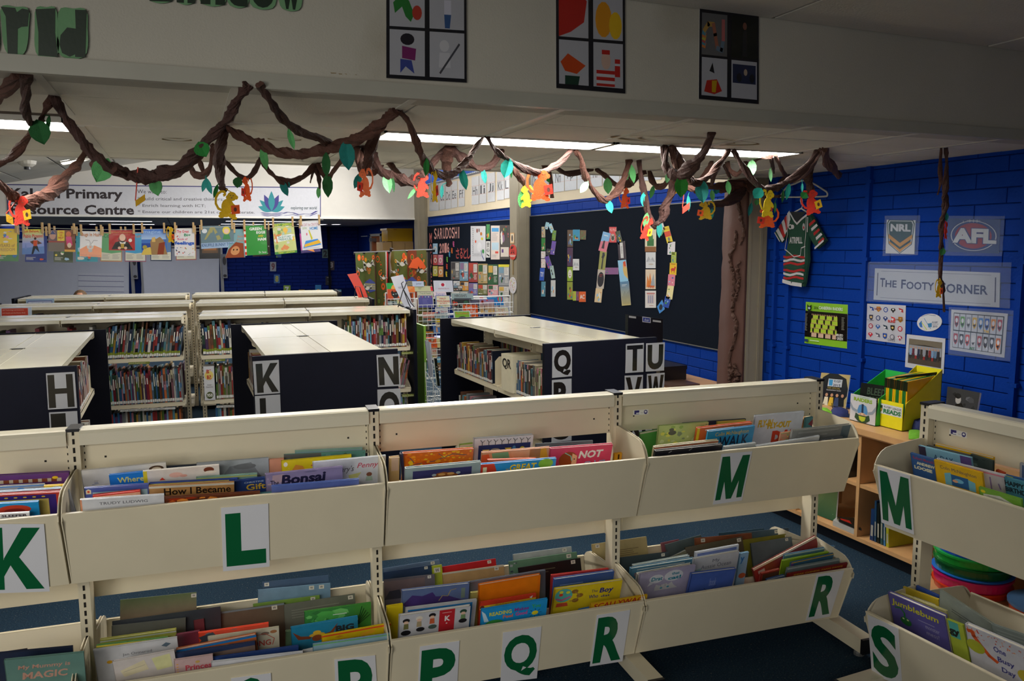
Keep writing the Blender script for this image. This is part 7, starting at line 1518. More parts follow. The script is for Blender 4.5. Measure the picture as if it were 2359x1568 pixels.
B_(F1,c11,(1474,382),(1557,368),.10,'#6f95b4',[('t','y',.15,.6,.6,1.6,'#1a5a9a',.04),('e',.6,3.4,.4,.4,'#9a4a2c')],'narrow sky-blue book with a letter y',LO)
B_(F1,c11,(1024,576),(1438,524),.215,'#30458a',[('r',.02,.02,.98,.9,'#344a90'),('t','book',.45,.2,.6,.45,'#6a7ab0',.01),('l',[(.35,.5),(.42,.58)],.01,'#1a1c30'),('l',[(.62,.45),(.52,.56)],.01,'#1a1c30')],'plain blue look book in the right lower trough',LO,.012)
B_(F1,c12,(132,605),(676,318),.07,'#6a2420',[('r',0,0,1,.03,'#b8ac90'),('r',.06,.08,.16,.14,'#9a9488')],'maroon book leaning over with pale page edges',LO,.012,lean=.1)
B_(F1,c12,(200,640),(362,602),.15,'#8a2c20',[('r',.1,.1,1,1,'#4a2c1c')],'small red book below the leaning maroon one',LO)
B_(F1,c12,(404,480),(838,402),.11,'#38566c',[('r',0,0,1,.03,'#8a989c')],'grey-blue book top at the right end of the long stand',LO)
B_(F1,c12,(386,530),(795,452),.135,'#6a8a1c',[],'lime green book top at the right end of the long stand',LO)
B_(F1,c12,(462,548),(888,456),.165,'#2c4f68',[('r',0,0,1,.02,'#b88a20'),('r',.0,.02,.05,.5,'#5a3a7a')],'blue and orange book top at the right end of the long stand',LO)
B_(F1,c12,(428,596),(918,508),.20,'#5c6a6c',[('r',0,0,1,.03,'#8f9a9c')],'clear-covered grey book at the right end of the long stand',LO)
B_(F1,c12,(248,694),(402,654),.225,'#1c3a6a',[('r',0,0,1,.06,'#9aa0a4')],'small navy book in the right lower trough',LO)
B_(F1,c12,(432,644),(948,548),.255,'#5a1614',[('t','SPEAK CHINESE, FANG FANG!',.1,.03,.92,.07,'#a07a20',.01)],'maroon book with gold capitals above the R card',LO,.006)
# --- rear lower trough: book backs with W stickers
RB = 'rear trough, back cover with a W sticker, '
def rb(cv,a,b,v,bg,lab,wu=None,items=()):
    B_(F1,cv,a,b,v,bg,list(items) + (W(wu,.02) if wu is not None else []),lab,RL,.007,lean=.25)
rb(c7,(650,1130),(1062,1088),-.21,'#5a6248','sunset book standing in the rear trough under the L',.93,[('g',0,0,1,.5,'#4a5a34','#8a6a5a'),('b',6,['#2c3420','#4a3a34'],3,(.1,.2,.9,.4),(.05,.1))])
rb(c7,(1418,1034),(1776,996),-.24,'#33465e','navy book with a W in the rear trough',.03)
rb(c7,(1394,1075),(1786,1038),-.205,'#5a7890','pale blue book with two Ws in the rear trough',.70,W(.84,.02))
rb(c7,(1368,1152),(1728,1104),-.165,'#5a7a2c','green book with a W in the rear trough',.86)
rb(c7,(1534,1156),(1918,1096),-.125,'#54564c','grey text-backed book in the rear trough',.9,[('n',.1,.12,.8,.3,4,'#6a6c60')])
rb(c7,(1100,1208),(1536,1146),-.14,'#4c4234','brown book with a W in the rear trough',.84,[('r',0,0,1,.03,'#5c6a70')])
rb(c7,(606,1246),(1192,1166),-.12,'#1e242c','long dark book in the rear trough under the L')
rb(c7,(604,1270),(1004,1226),-.09,'#4a4c48','grey layered book in the rear trough under the L')
rb(c7,(1046,1240),(1102,1230),-.1,'#5a1c24','narrow dark red book in the rear trough')
rb(c10,(200,412),(612,345),-.235,'#4a5c74','slate blue book with a W, left of the middle rear trough',.84)
rb(c10,(200,440),(557,384),-.20,'#1c2c44','navy book with a W in the middle rear trough',.84)
rb(c10,(556,394),(630,382),-.18,'#8a941c','lime book edge with a W in the middle rear trough',None,[('r',.2,.3,.8,.9,'#b0aa9a'),('t','W',.3,.4,.7,.8,'#2a2830',.02)])
rb(c10,(204,494),(577,452),-.14,'#4a4448','dusky skyline book with a W in the middle rear trough',.86,[('g',0,.05,.8,.5,'#5a4a48','#3a2c2c'),('p',[(0,.5),(.1,.3),(.3,.28),(.35,.5)],'#181418')])
rb(c10,(630,400),(1026,338),-.205,'#9c1418','bright red book with a W in the middle rear trough',.84,[('e',.5,.2,.14,.05,'#b89a90')])
rb(c10,(634,446),(1086,384),-.16,'#a07a4c','tan book with a W in the middle rear trough',.84,[('r',0,0,1,.03,'#a8a494')])
rb(c10,(1154,308),(1582,249),-.23,'#8c9290','pale grey book with a W in the middle rear trough',.84)
rb(c10,(1122,360),(1622,288),-.19,'#4f7058','sage green book with a W in the middle rear trough',.84,[('b',8,['#2c3440','#8a9094'],3,(.0,.04,.14,.3),(.02,.04))])
rb(c10,(1192,406),(1648,334),-.145,'#121212','black book with a W in the middle rear trough',.84,[('n',.15,.1,.6,.2,2,'#4a4a3a')])
rb(c11,(95,296),(602,223),-.20,'#a08c5c','cream text-backed book with a W in the right rear trough',.06,[('n',.45,.2,.85,.36,4,'#6a5a3a')])
rb(c11,(738,284),(905,248),-.2,'#6a3a40','dull red book edge in the right rear trough')
rb(c11,(778,300),(1110,208),-.185,'#3a4444','dark rounded book in the right rear trough')
rb(c11,(1054,240),(1582,190),-.17,'#6a3a24','brown and orange book with a W in the right rear trough',.1)
rb(c11,(1278,190),(1697,148),-.235,'#2c4656','dark teal book at the back of the right rear trough')
rb(c12,(-10,290),(437,245),-.2,'#3a4c58','blue-grey book with a W in the right rear trough',.72)
rb(c11,(962,326),(1494,224),-.135,'#453f30','olive brown book with a W in the right rear trough',.9)
rb(c12,(30,352),(464,290),-.14,'#6a6420','yellow-olive book with a W in the right rear trough',.86)
rb(c12,(110,380),(462,322),-.10,'#4a5458','clear-covered grey book with a W in the right rear trough',.84)
rb(c11,(358,420),(812,366),-.08,'#2a3438','dark slate book in the right rear trough',.84)
rb(c11,(826,420),(968,350),-.06,'#50503c','small khaki book in the right rear trough')
# --- right-hand stand
B_(F2,c13,(655,595),(1222,732),.05,'#c08c10',[('r',0,0,1,.02,'#a8a49c')],'amber yellow book at the back of the right-hand M trough',UP)
B_(F2,c13,(572,612),(1000,715),.075,'#3a3c38',[],'dark grey book behind the A DAY book',UP)
B_(F2,c13,(1000,700),(1218,768),.08,'#2c3430',[('b',6,['#4a544c','#1c2220'],3,(.0,.1,1,.9),(.1,.2))],'black and green photo book in the right-hand M trough',UP)
B_(F2,c13,(490,617),(1002,738),.12,'#6a9ab0',[('r',0,0,.14,.6,'#2a2438'),('t','A DAY',.28,.13,.66,.27,'#243a5a',.0,.1),('r',.8,.0,1,.6,'#4a3a6a')],'pale blue A DAY book on the right-hand stand',UP)
B_(F2,c13,(664,745),(1330,910),.185,'#a8a6ac',[('r',.02,.02,1,.05,'#b8647a'),('r',.78,.1,.8,.5,'#6a5a8a'),('l',[(.9,.2),(.92,.3)],.02,'#6a5a8a')],'white book with a pink top edge on the right-hand stand',UP)
B_(F2,c13,(410,690),(645,757),.20,'#2a4a7c',[('t','Robert Munsch',.1,.1,.95,.26,'#8a2c40',.01),('t','ANDREW',.22,.36,.98,.52,'#c8c4a0',.06),('t','LOOSE',.1,.6,.85,.78,'#c8c4a0',.06)],'dark blue book with chunky cream letters on the right-hand stand',UP)
B_(F2,c13,(640,757),(1108,888),.235,'#c89414',[('t','Colin McNaughton',.12,.1,.88,.22,'#3a3c44',.0),('r',.3,.28,.7,.6,'#1c4a7a'),('p',[(.2,.3),(.34,.24),(.34,.6),(.2,.62)],'#5a9ab0'),('p',[(.7,.3),(.84,.34),(.84,.6),(.7,.6)],'#5a9ab0'),('e',.5,.42,.1,.06,'#5a9ac0'),('e',.42,.45,.06,.04,'#c88a6a')],'orange-yellow book with an open window on the right-hand stand',UP)
B_(F2,c13,(1250,850),(1330,885),.06,'#b83a1c',[('e',.5,.3,.4,.3,'#c8401c')],'round red shape of a book behind the birthday book',UP)
B_(F2,c13,(1330,905),(1620,975),.15,'#1f4a80',[('r',0,0,.3,.06,'#a8b030')],'blue book behind the birthday book',UP)
B_(F2,c13,(1326,925),(1640,1010),.20,'#3a7084',[('t','HAPPY',.0,.12,.62,.34,'#1a2228',.04),('t','BIRTHDAY',-.0,.4,.9,.62,'#1a2228',.04)],'teal HAPPY BIRTHDAY book at the right edge',UP)
B_(F2,c13,(1480,785),(1700,850),.09,'#8a8c90',[('r',.1,.1,.9,.9,'#3a4a6a')],'white-edged photo book at the right edge',UP)
B_(F2,c13,(1078,1022),(1492,1146),.252,'#5a8a2c',[('e',.1,.1,.06,.05,'#c8b020'),('p',[(.1,.18),(.5,.1),(.9,.28),(.9,.4),(.1,.4)],'#b4b8a8'),('n',.2,.2,.6,.24,1,'#7a6a50')],'green hill book at the front of the right-hand M trough',UP)
B_(F2,c14,(634,1118),(742,1168),.055,'#26408a',[],'blue book end in the S trough',LO)
B_(F2,c14,(572,1124),(738,1185),.085,'#b89c28',[('r',.3,.2,.9,.6,'#c8c0a0')],'pale yellow book at the back of the S trough',LO)
B_(F2,c14,(545,1150),(775,1240),.15,'#a8a268',[],'cream book behind Jumblebum',LO)
B_(F2,c14,(500,1150),(766,1264),.205,'#45407a',[('t','Jumblebum',.04,.1,.88,.28,'#b0ac20',.02,.1),('n',.5,.36,.8,.4,1,'#8a88a8'),('t','monster',.62,.42,.86,.5,'#8a88a8'),('t','mess!',.62,.54,.84,.64,'#8a88a8'),('l',[(.1,.3),(.2,.26),(.26,.36),(.24,.5)],.03,'#1f5a2c'),('e',.26,.55,.1,.1,'#1f5a2c'),('e',.22,.5,.02,.02,'#c8c890'),('e',.3,.5,.02,.02,'#c8c890')],'purple Jumblebum book with a green monster',LO,.014)
B_(F2,c14,(775,1275),(852,1306),.225,'#8a9a2c',[('r',.1,.05,.7,1.4,'#3a8a80'),('t','gy',.05,.7,.7,1.3,'#16181a',.05)],'teal and yellow book edge beside Jumblebum',LO)
B_(F2,c14,(745,1140),(995,1302),.12,'#788078',[('n',.25,.3,.8,.42,2,'#4a504a')],'clear-covered grey book sticking up in the S trough',LO)
B_(F2,c14,(985,1300),(1220,1380),.16,'#727c78',[('n',.1,.1,.9,.3,2,'#8a9490')],'pale grey-green book at the right edge of the S trough',LO)
B_(F2,c14,(862,1298),(1190,1440),.245,'#a8a8b2',[('b',60,['#b84a30','#a83a2c','#c87a50'],5,(.02,.02,.98,.2),(.012,.02)),('l',[(.04,.12),(.1,.1),(.12,.2),(.2,.34),(.32,.5),(.42,.56)],.07,'#b8421c'),('e',.12,.42,.14,.14,'#8a9024',14),('t','One',.4,.22,.58,.34,'#2a2c6a',.02),('t','Busy',.44,.42,.68,.56,'#2a2c6a',.02),('t','Day',.48,.62,.68,.76,'#2a2c6a',.02),('e',.85,.6,.14,.14,'#a8942c',14)],'white One Busy Day book with a fox and leaves',LO,.014)
# ================================================================ BULKHEAD DECORATIONS
GAIN[0] = 1.5
YBK = 2.397
def bq(q): return [atY(x,y,YBK) for x,y in q]
def window_poster(q,panels,label):
    P4 = bq(q); items = [('r',.0,.0,1,1,'#131318')]
    for (a,b,c,d_),it in panels:
        items.append(('r',a,b,c,d_,'#8b8c94')); w,h = c-a,d_-b
        for x in it:
            k = x[0]
            if k == 'e': items.append(('e',a+x[1]*w,b+x[2]*h,x[3]*w,x[4]*h) + tuple(x[5:]))
            elif k == 'r': items.append(('r',a+x[1]*w,b+x[2]*h,a+x[3]*w,b+x[4]*h,x[5]))
            elif k == 'p': items.append(('p',[(a+u*w,b+v*h) for u,v in x[1]],x[2]))
            elif k == 'l': items.append(('l',[(a+u*w,b+v*h) for u,v in x[1]],x[2]*w,x[3]))
    return sheet_obj('window_poster',*P4,'#131318',items,th=.0015,m=GLOSS,off=.004,label=label,cat='poster')
pan = [(.045,.025,.485,.385),(.535,.025,.955,.385),(.045,.43,.485,.965),(.535,.43,.955,.965)]
# the figures on these posters are known characters: plain colour shapes of the same size stand in
window_poster([(889,-62),(1073,-50),(1074,191),(889,180)],[((.04,-0.0,.47,.5),[('p',[(.1,.55),(.3,.4),(.55,.5),(.7,.75),(.6,.9),(.45,.8),(.35,.62),(.15,.75)],'#1c5a24'),('e',.78,.72,.14,.14,'#8a2a20')]),((.53,0,.97,.5),[('r',.42,.45,.62,.72,'#a0a0b0'),('p',[(.42,.72),(.62,.72),(.58,.98),(.44,.98)],'#26406a')]),
    ((.04,.53,.47,.965),[('e',.5,.2,.2,.13,'#18161c'),('p',[(.35,.35),(.75,.4),(.72,.66),(.35,.62)],'#5a1a4a'),('p',[(.3,.64),(.62,.66),(.7,.95),(.45,.8),(.3,.95)],'#2a3470')]),((.53,.53,.97,.965),[('e',.42,.3,.14,.13,'#a0a0a6'),('p',[(.28,.45),(.58,.45),(.6,.78),(.26,.78)],'#9c9ca4'),('l',[(.3,.9),(.85,.25)],.05,'#33343a')])],
    'laminated four-pane window poster, leftmost on the bulkhead, with a purple and a guitar-like shape')
window_poster([(1279,-38),(1438,-26),(1439,216),(1280,203)],[((.04,0,.46,.5),[('p',[(.0,.1),(.45,-.0),(.95,.3),(.85,.7),(.4,.9),(.0,1)],'#8c1a14')]),((.53,0,.965,.5),[('e',.35,.62,.28,.34,'#b07010'),('e',.75,.72,.22,.26,'#b89010')]),
    ((.04,.53,.46,.955),[('p',[(.05,.5),(.3,.3),(.9,.55),(.6,.75),(.2,.7)],'#9a3410'),('p',[(.2,.8),(.7,.8),(.65,1),(.2,1)],'#142a20')]),((.53,.53,.965,.955),[('r',.1,.62,.72,.98,'#8c1c18'),('r',.1,.7,.72,.77,'#9c9ca4'),('r',.1,.85,.72,.92,'#9c9ca4'),('r',.72,.35,.9,.75,'#8c1c18'),('r',.72,.45,.9,.5,'#9c9ca4'),('e',.42,.4,.16,.2,'#a08478'),('r',.28,.16,.55,.26,'#8c1c18')])],
    'laminated four-pane window poster, middle of the bulkhead, with red and yellow shapes')
window_poster([(1610,20),(1746,36),(1746,240),(1608,228)],[((.04,.04,.46,.5),[('r',0,0,1,1,'#4a4a4c')] + [('l',[(.08+.0*k,.8-.06*k),(.1,.74-.06*k)],.14,['#a05a2c','#3a6a7a','#8a3a3a','#8a8a34'][k % 4]) for k in range(6)] + [('l',[(.1,.42),(.25,.26),(.45,.26)],.13,'#8a6a34'),('l',[(.45,.26),(.52,.5),(.6,.8)],.13,'#7a4a3a'),('l',[(.6,.82),(.78,.86),(.84,.6)],.13,'#4a5a6a'),('l',[(.84,.6),(.84,.15)],.13,'#8a4a4a')]),((.53,.04,.965,.5),[('r',0,0,1,1,'#101310'),('p',[(.42,.95),(.45,.35),(.6,.3),(.62,.95)],'#1c1c1e'),('e',.52,.22,.08,.09,'#5a3a30')]),
    ((.04,.53,.46,.955),[('p',[(.3,.35),(.42,.12),(.5,.4)],'#141416'),('p',[(.1,.9),(.2,.6),(.6,.55),(.8,.85),(.5,.95)],'#8c1c14'),('p',[(.4,.6),(.6,.58),(.55,.9),(.4,.9)],'#9a7a10')]),((.53,.53,.965,.955),[('r',.05,.1,.95,.6,'#1a2038'),('b0',)][:1] + [('e',.55,.3,.07,.09,'#8a7a6a'),('e',.3,.45,.1,.12,'#14161c'),('e',.8,.45,.1,.12,'#14161c')])],
    'glossy four-pane window poster, rightmost on the bulkhead, with a striped snake')
# green capital letters with their laminated pouches
LAM = mat('laminated_pouch','#6f9a72',rough=.12,spec=.7,bump=.2,bscale=20)
GD = '#0d1f12'
def wall_letter(q,ch,label,shapes=None,bold=.05):
    P4 = bq(q); s0 = Sheet(*P4); N = s0.n
    g = G(); pts = []
    for i in range(28):
        a = 2*pi*i/28; r = (abs(cos(a))**5+abs(sin(a))**5)**(-.2); wob = 1+.03*sin(5*a)
        pts.append(s0.P(.5+.56*r*wob*cos(a),.5+.54*r*wob*sin(a),.003))
    if (pts[1]-pts[0]).cross(pts[2]-pts[1]).dot(N) < 0: pts.reverse()
    g.slab(pts,N,.0015,'#5a8a5c'); o = g.build('wall_letter',LAM,label=label,cat='letter')
    s = Sheet(*[p+N*.0035 for p in P4])
    if shapes: draw(s,[('p',p,GD) for p in shapes])
    else: s.text(ch,0,0,1,1,GD,bold)
    s.g.build('letter_shape',PRINT,o)
wall_letter([(-40,14),(70,20),(68,128),(-60,122)][:0] or [(2,16),(68,22),(58,126),(14,124)],'r','dark green laminated letter r at the top left of the bulkhead',[[(.0,.0),(.5,.0),(.6,.15),(.6,1),(.1,1),(.15,.2)],[(.5,.12),(.75,0),(1,.02),(1,.38),(.75,.4),(.6,.45)]])
wall_letter([(82,20),(130,20),(134,132),(84,130)],'l','dark green laminated letter l at the top left of the bulkhead',[[(.0,.02),(.95,0),(.9,.5),(1,1),(.1,.98),(.12,.5)]])
wall_letter([(136,22),(200,24),(198,133),(136,130)],'d','dark green laminated letter d at the top left of the bulkhead',[[(.58,.0),(1,.0),(.98,1),(.6,1),(.62,.5)],[(.62,.4),(.3,.38),(.06,.55),(.02,.75),(.12,.93),(.4,1),(.62,.94)]])
wall_letter([(-62,18),(-6,18),(-3,125),(-58,125)],'o','dark green laminated letter o, cut by the left photo edge')
for i,(a,b,ch) in enumerate(((340,400,'i'),(405,450,'n'),(460,520,'n'),(524,572,'d'),(576,634,'o'),(644,694,'w'))):
    y = 2+i*3.4; wall_letter([(a,y-78),(b,y-76),(b-2,y+3+(.5*i)),(a+2,y+1)],ch,'dark green laminated letter, %s from the left along the very top edge' % ordn(i))
# scuffs of torn paint on the bulkhead
g = G()
for (x,y,w,h) in ((768,168,14,3),(784,170,9,3),(797,170,6,2),(820,172,5,2)):
    c = [atY(x-w/2,y-h/2,2.3995),atY(x+w/2,y-h/2+1,2.3995),atY(x+w/2-1,y+h/2,2.3995),atY(x-w/2+2,y+h/2,2.3995)]; g.poly([c[3],c[2],c[1],c[0]],'#7a6a50')
g.build('scuff_marks',PRINT,wf,kind='stuff')

# ================================================================ FOOTY CORNER FURNITURE
GAIN[0] = 1.8
XK = 3.17; ZK = .66
def zk(x,y,X=XK): return atX(x,y,X)
bkc = empty('low_bookcase',(XK+.2,2.9,0),label='low beech bookcase along the blue wall with open cubes',cat='bookcase')
y_l,y_r = 3.86,1.35; D_ = .34
g = G(); g.box(XK-.01,y_r,ZK-.03,XK+D_,y_l,ZK); g.build('top_board',WOODM,bkc)
g = G(); g.box(XK-.008,y_r,ZK-.036,XK,y_l,ZK-.03); g.build('edge_strip',mat('dark_beech_edge','#8a5f3a',rough=.5,bump=.05),bkc)
zb = zk(1966,1233).z; g = G(); g.box(XK,y_r,zb-.02,XK+D_,y_l,zb); g.build('bottom_board',WOODM,bkc)
g = G(); g.box(XK+.03,y_r,0,XK+D_,y_l,zb-.02); g.build('plinth',BLACKP,bkc)
g = G(); g.box(XK+D_,y_r,zb,XK+D_+.01,y_l,ZK-.03); g.build('back_panel',WOODM,bkc)
yd = zk(1977,1100).y; ydl = zk(1882,1100).y
for y in (y_l-.02,(y_l+yd)/2+.02,yd-.01,2*yd-(y_l+yd)/2-.02,y_r):
    g = G(); g.box(XK,y,zb,XK+D_,y+.02,ZK-.03); g.build('divider',WOODM,bkc)
zm = zk(1960,1108).z
for a,b in ((y_l-.02,(y_l+yd)/2+.04),((y_l+yd)/2+.02,yd+.01),(yd-.01,2*yd-(y_l+yd)/2),(2*yd-(y_l+yd)/2-.02,y_r+.02)):
    g = G(); g.box(XK+.004,b,zm-.018,XK+D_,a,zm); g.build('shelf',WOODM,bkc)
# items on top
def at_top(x,y): return atZ(x,y,ZK)
def mag_box(px,col,side,d,hb,hf,label,items,front_items_bg=None):
    """magazine file: px = front face TL, TR, BR, BL pixels on plane X"""
    X0 = at_top(*px[2]).x; P = [atX(x,y,X0) for x,y in px]; y0,y1 = min(P[2].y,P[3].y),max(P[2].y,P[3].y); z0 = ZK+.001; zf = (P[0].z+P[1].z)/2
    g = G(); t = .003; X1 = X0+d; zbk = z0+hb
    g.box(X0,y0,z0,X0+t,y1,zf,front_items_bg or col)
    for y in (y0,y1-t):
        A = [(X0,y,z0),(X1,y,z0),(X1,y,zbk),(X0+.02,y,zf)]; B = [(a,y+t,c) for a,_,c in A]
        g.mesh(A+B,[(0,1,2,3),(7,6,5,4)] + [(i,4+i,4+(i+1) % 4,(i+1) % 4) for i in range(4)],side)
    g.box(X1-t,y0,z0,X1,y1,zbk,col); g.box(X0,y0,z0,X1,y1,z0+t,col)
    s = Sheet((X0-.0005,y1,zf),(X0-.0005,y0,zf),(X0-.0005,y0,z0),(X0-.0005,y1,z0),g); draw(s,items)
    g.build('magazine_file',PRINT,label=label,cat='magazine file'); return X0,X1,y0,y1,z0,zf,zbk
c5b = conv(1800,800,2.041)
a = mag_box([c5b(330,222),c5b(447,236),c5b(440,372),c5b(320,350)],'#20963a','#1f9a3c',.24,.26,.13,'green magazine file with a white front and a bearded viking badge', 
    [('t','CANBERRA',.3,.03,.75,.07,'#3a7a3a'),('t','RAIDERS',.14,.09,.86,.23,'#6a8a1c',.05),('p',[(.0,.28),(.14,.5),(.3,.56),(.3,.66),(.1,.6),(.0,.45)],'#6a7684'),('p',[(1,.28),(.86,.5),(.7,.56),(.7,.66),(.9,.6),(1,.45)],'#6a7684'),('p',[(.3,.55),(.36,.36),(.5,.3),(.64,.36),(.7,.55),(.68,.66),(.32,.66)],'#3a6a9a'),('p',[(.46,.3),(.54,.3),(.54,.66),(.46,.66)],'#16243a'),
     ('e',.5,.7,.15,.08,'#b08a70',12),('e',.43,.68,.02,.015,'#14140f',6),('e',.57,.68,.02,.015,'#14140f',6),('p',[(.24,.66),(.36,.72),(.64,.72),(.76,.66),(.8,.85),(.66,.96),(.5,1.0),(.34,.96),(.2,.85)],'#14301c'),('p',[(.36,.76),(.64,.76),(.6,.9),(.5,.95),(.4,.9)],'#8a9a20')],'#a0a2a8')
b = mag_box([c5b(460,248),c5b(580,262),c5b(566,396),c5b(448,372)],'#c8bc10','#b4a60c',.26,.30,.15,'yellow magazine file with the RUGBY LEAGUE READS sticker',
    [('r',.04,.14,.97,.52,'#b4b8bc'),shield(.07,.2,.21,.46,'#2a3a2c'),('e',.14,.36,.05,.06,'#c89a20',8),('t','RUGBY LEAGUE',.26,.2,.94,.28,'#2a3434',.02),('t','READS',.24,.31,.94,.48,'#1f5a34',.06)])
def mags(X0,X1,y0,y1,z0,zt0,zt1,n,cols,label):
    for i in range(n):
        y = y0+.006+(y1-y0-.014)*i/n; t = (y1-y0-.014)/n*.8; c = cols[i % len(cols)]
        g = G(); A = [(X0+.03,y,z0+.004),(X1-.01,y,z0+.004),(X1-.01,y,zt1),(X0+.03,y,zt0)]; B = [(p,y+t,q) for p,_,q in A]
        g.mesh(A+B,[(0,1,2,3),(7,6,5,4)] + [(k,4+k,4+(k+1) % 4,(k+1) % 4) for k in range(4)],c)
        g.poly([(X0+.0295,y+t,zt0-.001),(X0+.0295,y,zt0-.001),(X0+.0295,y,zt0-.05),(X0+.0295,y+t,zt0-.05)],'#16170f')
        g.build('magazine',GLOSS,label='%s, %s from the right' % (label,ordn(i)),cat='magazine',group='magazines in the yellow file')
mags(*b[:2],b[2],b[3],b[4],b[4]+.25,b[4]+.27,14,['#c88a10','#1f5a24','#1f5a24','#b8960c'],'thin yellow or green magazine in the yellow file')
g = G(); X0,X1,y0,y1,z0,zf,zbk = b; s = Sheet((X0+.05,y0+.10,z0+.26),(X1-.02,y0+.015,z0+.285),(X1-.02,y0+.015,z0+.06),(X0+.05,y0+.10,z0+.03),g)
g.slab([s.c[3],s.c[2],s.c[1],s.c[0]],s.n,.004,'#14160f'); draw(s,[('t','LEAGUE',.35,.06,.95,.3,'#8a8a84',.02),('t','READS',.3,.34,.85,.55,'#6a6a64',.02),('b',10,['#a8821c','#5a4a14'],3,(.02,.5,.5,.95),(.06,.14))])
g.build('magazine',GLOSS,label='slanting black magazine with LEAGUE lettering in the yellow file',cat='magazine')
X0,X1,y0,y1,z0,zf,zbk = a; g = G(); s = Sheet((X0+.06,y1-.01,z0+.2),(X0+.10,y0+.01,z0+.2),(X0+.08,y0+.01,z0+.01),(X0+.04,y1-.01,z0+.01),g)
g.slab([s.c[3],s.c[2],s.c[1],s.c[0]],s.n,.006,'#0c0f0c'); draw(s,[('t','BLEED',.25,.1,.9,.3,'#2c3a2c',.02),('t','GREEN',.3,.34,.9,.5,'#2c3a2c',.02)])
g.build('magazine',GLOSS,label='black BLEED GREEN booklet in the green file',cat='magazine')
# rugby guide on a small wire stand
q = [c5b(188,118),c5b(323,130),c5b(298,298),c5b(160,284)]; Xg = at_top(*q[2]).x+.02
P4 = [atX(*q[0],Xg+.05),atX(*q[1],Xg+.05),atX(*q[2],Xg),atX(*q[3],Xg)]
sheet_obj('tournament_guide',*P4,'#15171c',[('p',[(0,0),(.3,0),(.1,.12),(0,.3)],'#8a7a50'),('p',[(1,.0),(.6,0),(.9,.12),(1,.4)],'#8a7a50'),('p',[(1,.6),(1,1),(.7,1)],'#8a7a50'),('p',[(0,.8),(0,1),(.3,1),(.08,.93)],'#b4b4b8'),('r',.3,.15,.78,.36,'#9aa0aa'),('p',[(.32,.17),(.46,.17),(.46,.34),(.34,.34)],'#2a6a9a'),('t','RUGBY',.5,.17,.75,.24,'#2a3040',.02),('t','2015',.48,.28,.74,.35,'#2a3040',.03),('t','THE OFFICIAL',.3,.38,.75,.43,'#8a7a3a'),('t','TOURNAMENT GUIDE',.28,.45,.78,.48,'#b0b0b0')] +
   [('p',[(.05+.18*k,.9),(.08+.18*k,.66),(.2+.18*k,.66),(.23+.18*k,.9)],['#6a6a70','#b0a890','#a8862a','#2a3450','#16181c'][k]) for k in range(5)] + [('e',.14+.18*k,.6,.05,.05,'#8a6450',8) for k in range(5)],th=.006,m=GLOSS,off=0,label='black rugby tournament guide standing on the bookcase',cat='book')
g = G(); c = (P4[2]+P4[3])/2
for dy in (-.05,.05): g.tube([Vector((c.x-.035,c.y+dy,ZK+.03)),Vector((c.x-.03,c.y+dy,ZK+.004)),Vector((c.x+.04,c.y+dy,ZK+.004)),Vector((c.x+.055,c.y+dy*.4,ZK+.16))],.0025,'#15151a',k=5)
g.tube([Vector((c.x+.04,c.y-.05,ZK+.004)),Vector((c.x+.04,c.y+.05,ZK+.004))],.0025,'#15151a',k=5)
g.build('wire_book_stand',BLACKP,label='small black wire stand under the rugby guide',cat='book stand')
# black and white photo book leaning on the wall, socks and cloths
q = [conv(2000,880,4.237)(*p) for p in ((775,42),(1092,102),(1050,262),(755,200))]
P4 = [atX(*q[0],3.55),atX(*q[1],3.55),atX(*q[2],3.50),atX(*q[3],3.50)]
for k in (2,3): P4[k] = P4[k]+(P4[k]-P4[3-k])*.6
P4[2].z = P4[3].z = ZK+.004
sheet_obj('photo_book',*P4,'#26272a',[('b',22,['#33353a','#44464c','#1a1b1e','#55575c'],4,(.03,.05,.97,.95),(.06,.14)),('e',.38,.24,.09,.09,'#8a8886',12),('e',.36,.16,.1,.06,'#141416',12),('p',[(.3,.35),(.5,.3),(.72,.5),(.66,.9),(.3,.9)],'#0e0f11'),('e',.64,.46,.03,.05,'#a8a6a4',8)],th=.012,m=GLOSS,off=0,label='black and white photo book leaning on the blue wall behind the stand',cat='book')
def cloth(pts,col,label,z0=ZK+.002,h=.03,seed=1,m=FELT,name='cloth'):
    rnd = random.Random(seed); C_ = sum((Vector(p) for p in pts),Vector())/len(pts); g = G(); rings = []
    for k in range(4):
        f = [1,.96,.75,.35][k]; zz = [0,.45,.9,1][k]*h
        rings.append([C_.lerp(Vector(p),f*rnd.uniform(.94,1.04))+Vector((0,0,zz*rnd.uniform(.75,1.2))) for p in pts])
    V = [v for r in rings for v in r]; n = len(pts)
    for v in V: v.z = max(v.z,z0)
    F = [(k*n+i,k*n+(i+1) % n,(k+1)*n+(i+1) % n,(k+1)*n+i) for k in range(3) for i in range(n)] + [tuple(3*n+i for i in range(n))]
    g.mesh(V,F,col); g.build(name,m,smooth=True,label=label,cat='cloth')
cc = conv(1800,800,2.041)
cloth([at_top(*cc(x,y)) for x,y in ((165,292),(215,296),(240,310),(238,318),(165,305))],'#5f9a1c','lime green cloth at the foot of the rugby guide',h=.02,seed=3)
cloth([at_top(*cc(x,y)) for x,y in ((232,304),(280,306),(318,312),(316,330),(240,324))],'#141c4a','navy cloth between the rugby guide and the green file',h=.035,seed=4)
cloth([at_top(*cc(x,y)) for x,y in ((598,395),(640,400),(690,412),(690,432),(600,432))],'#4f8a18','lime green cloth right of the yellow file',h=.02,seed=5)
cloth([at_top(*cc(x,y)) for x,y in ((612,392),(640,378),(690,385),(690,404),(640,402))],'#141c44','navy sock-like cloth behind the lime one',h=.06,seed=6)
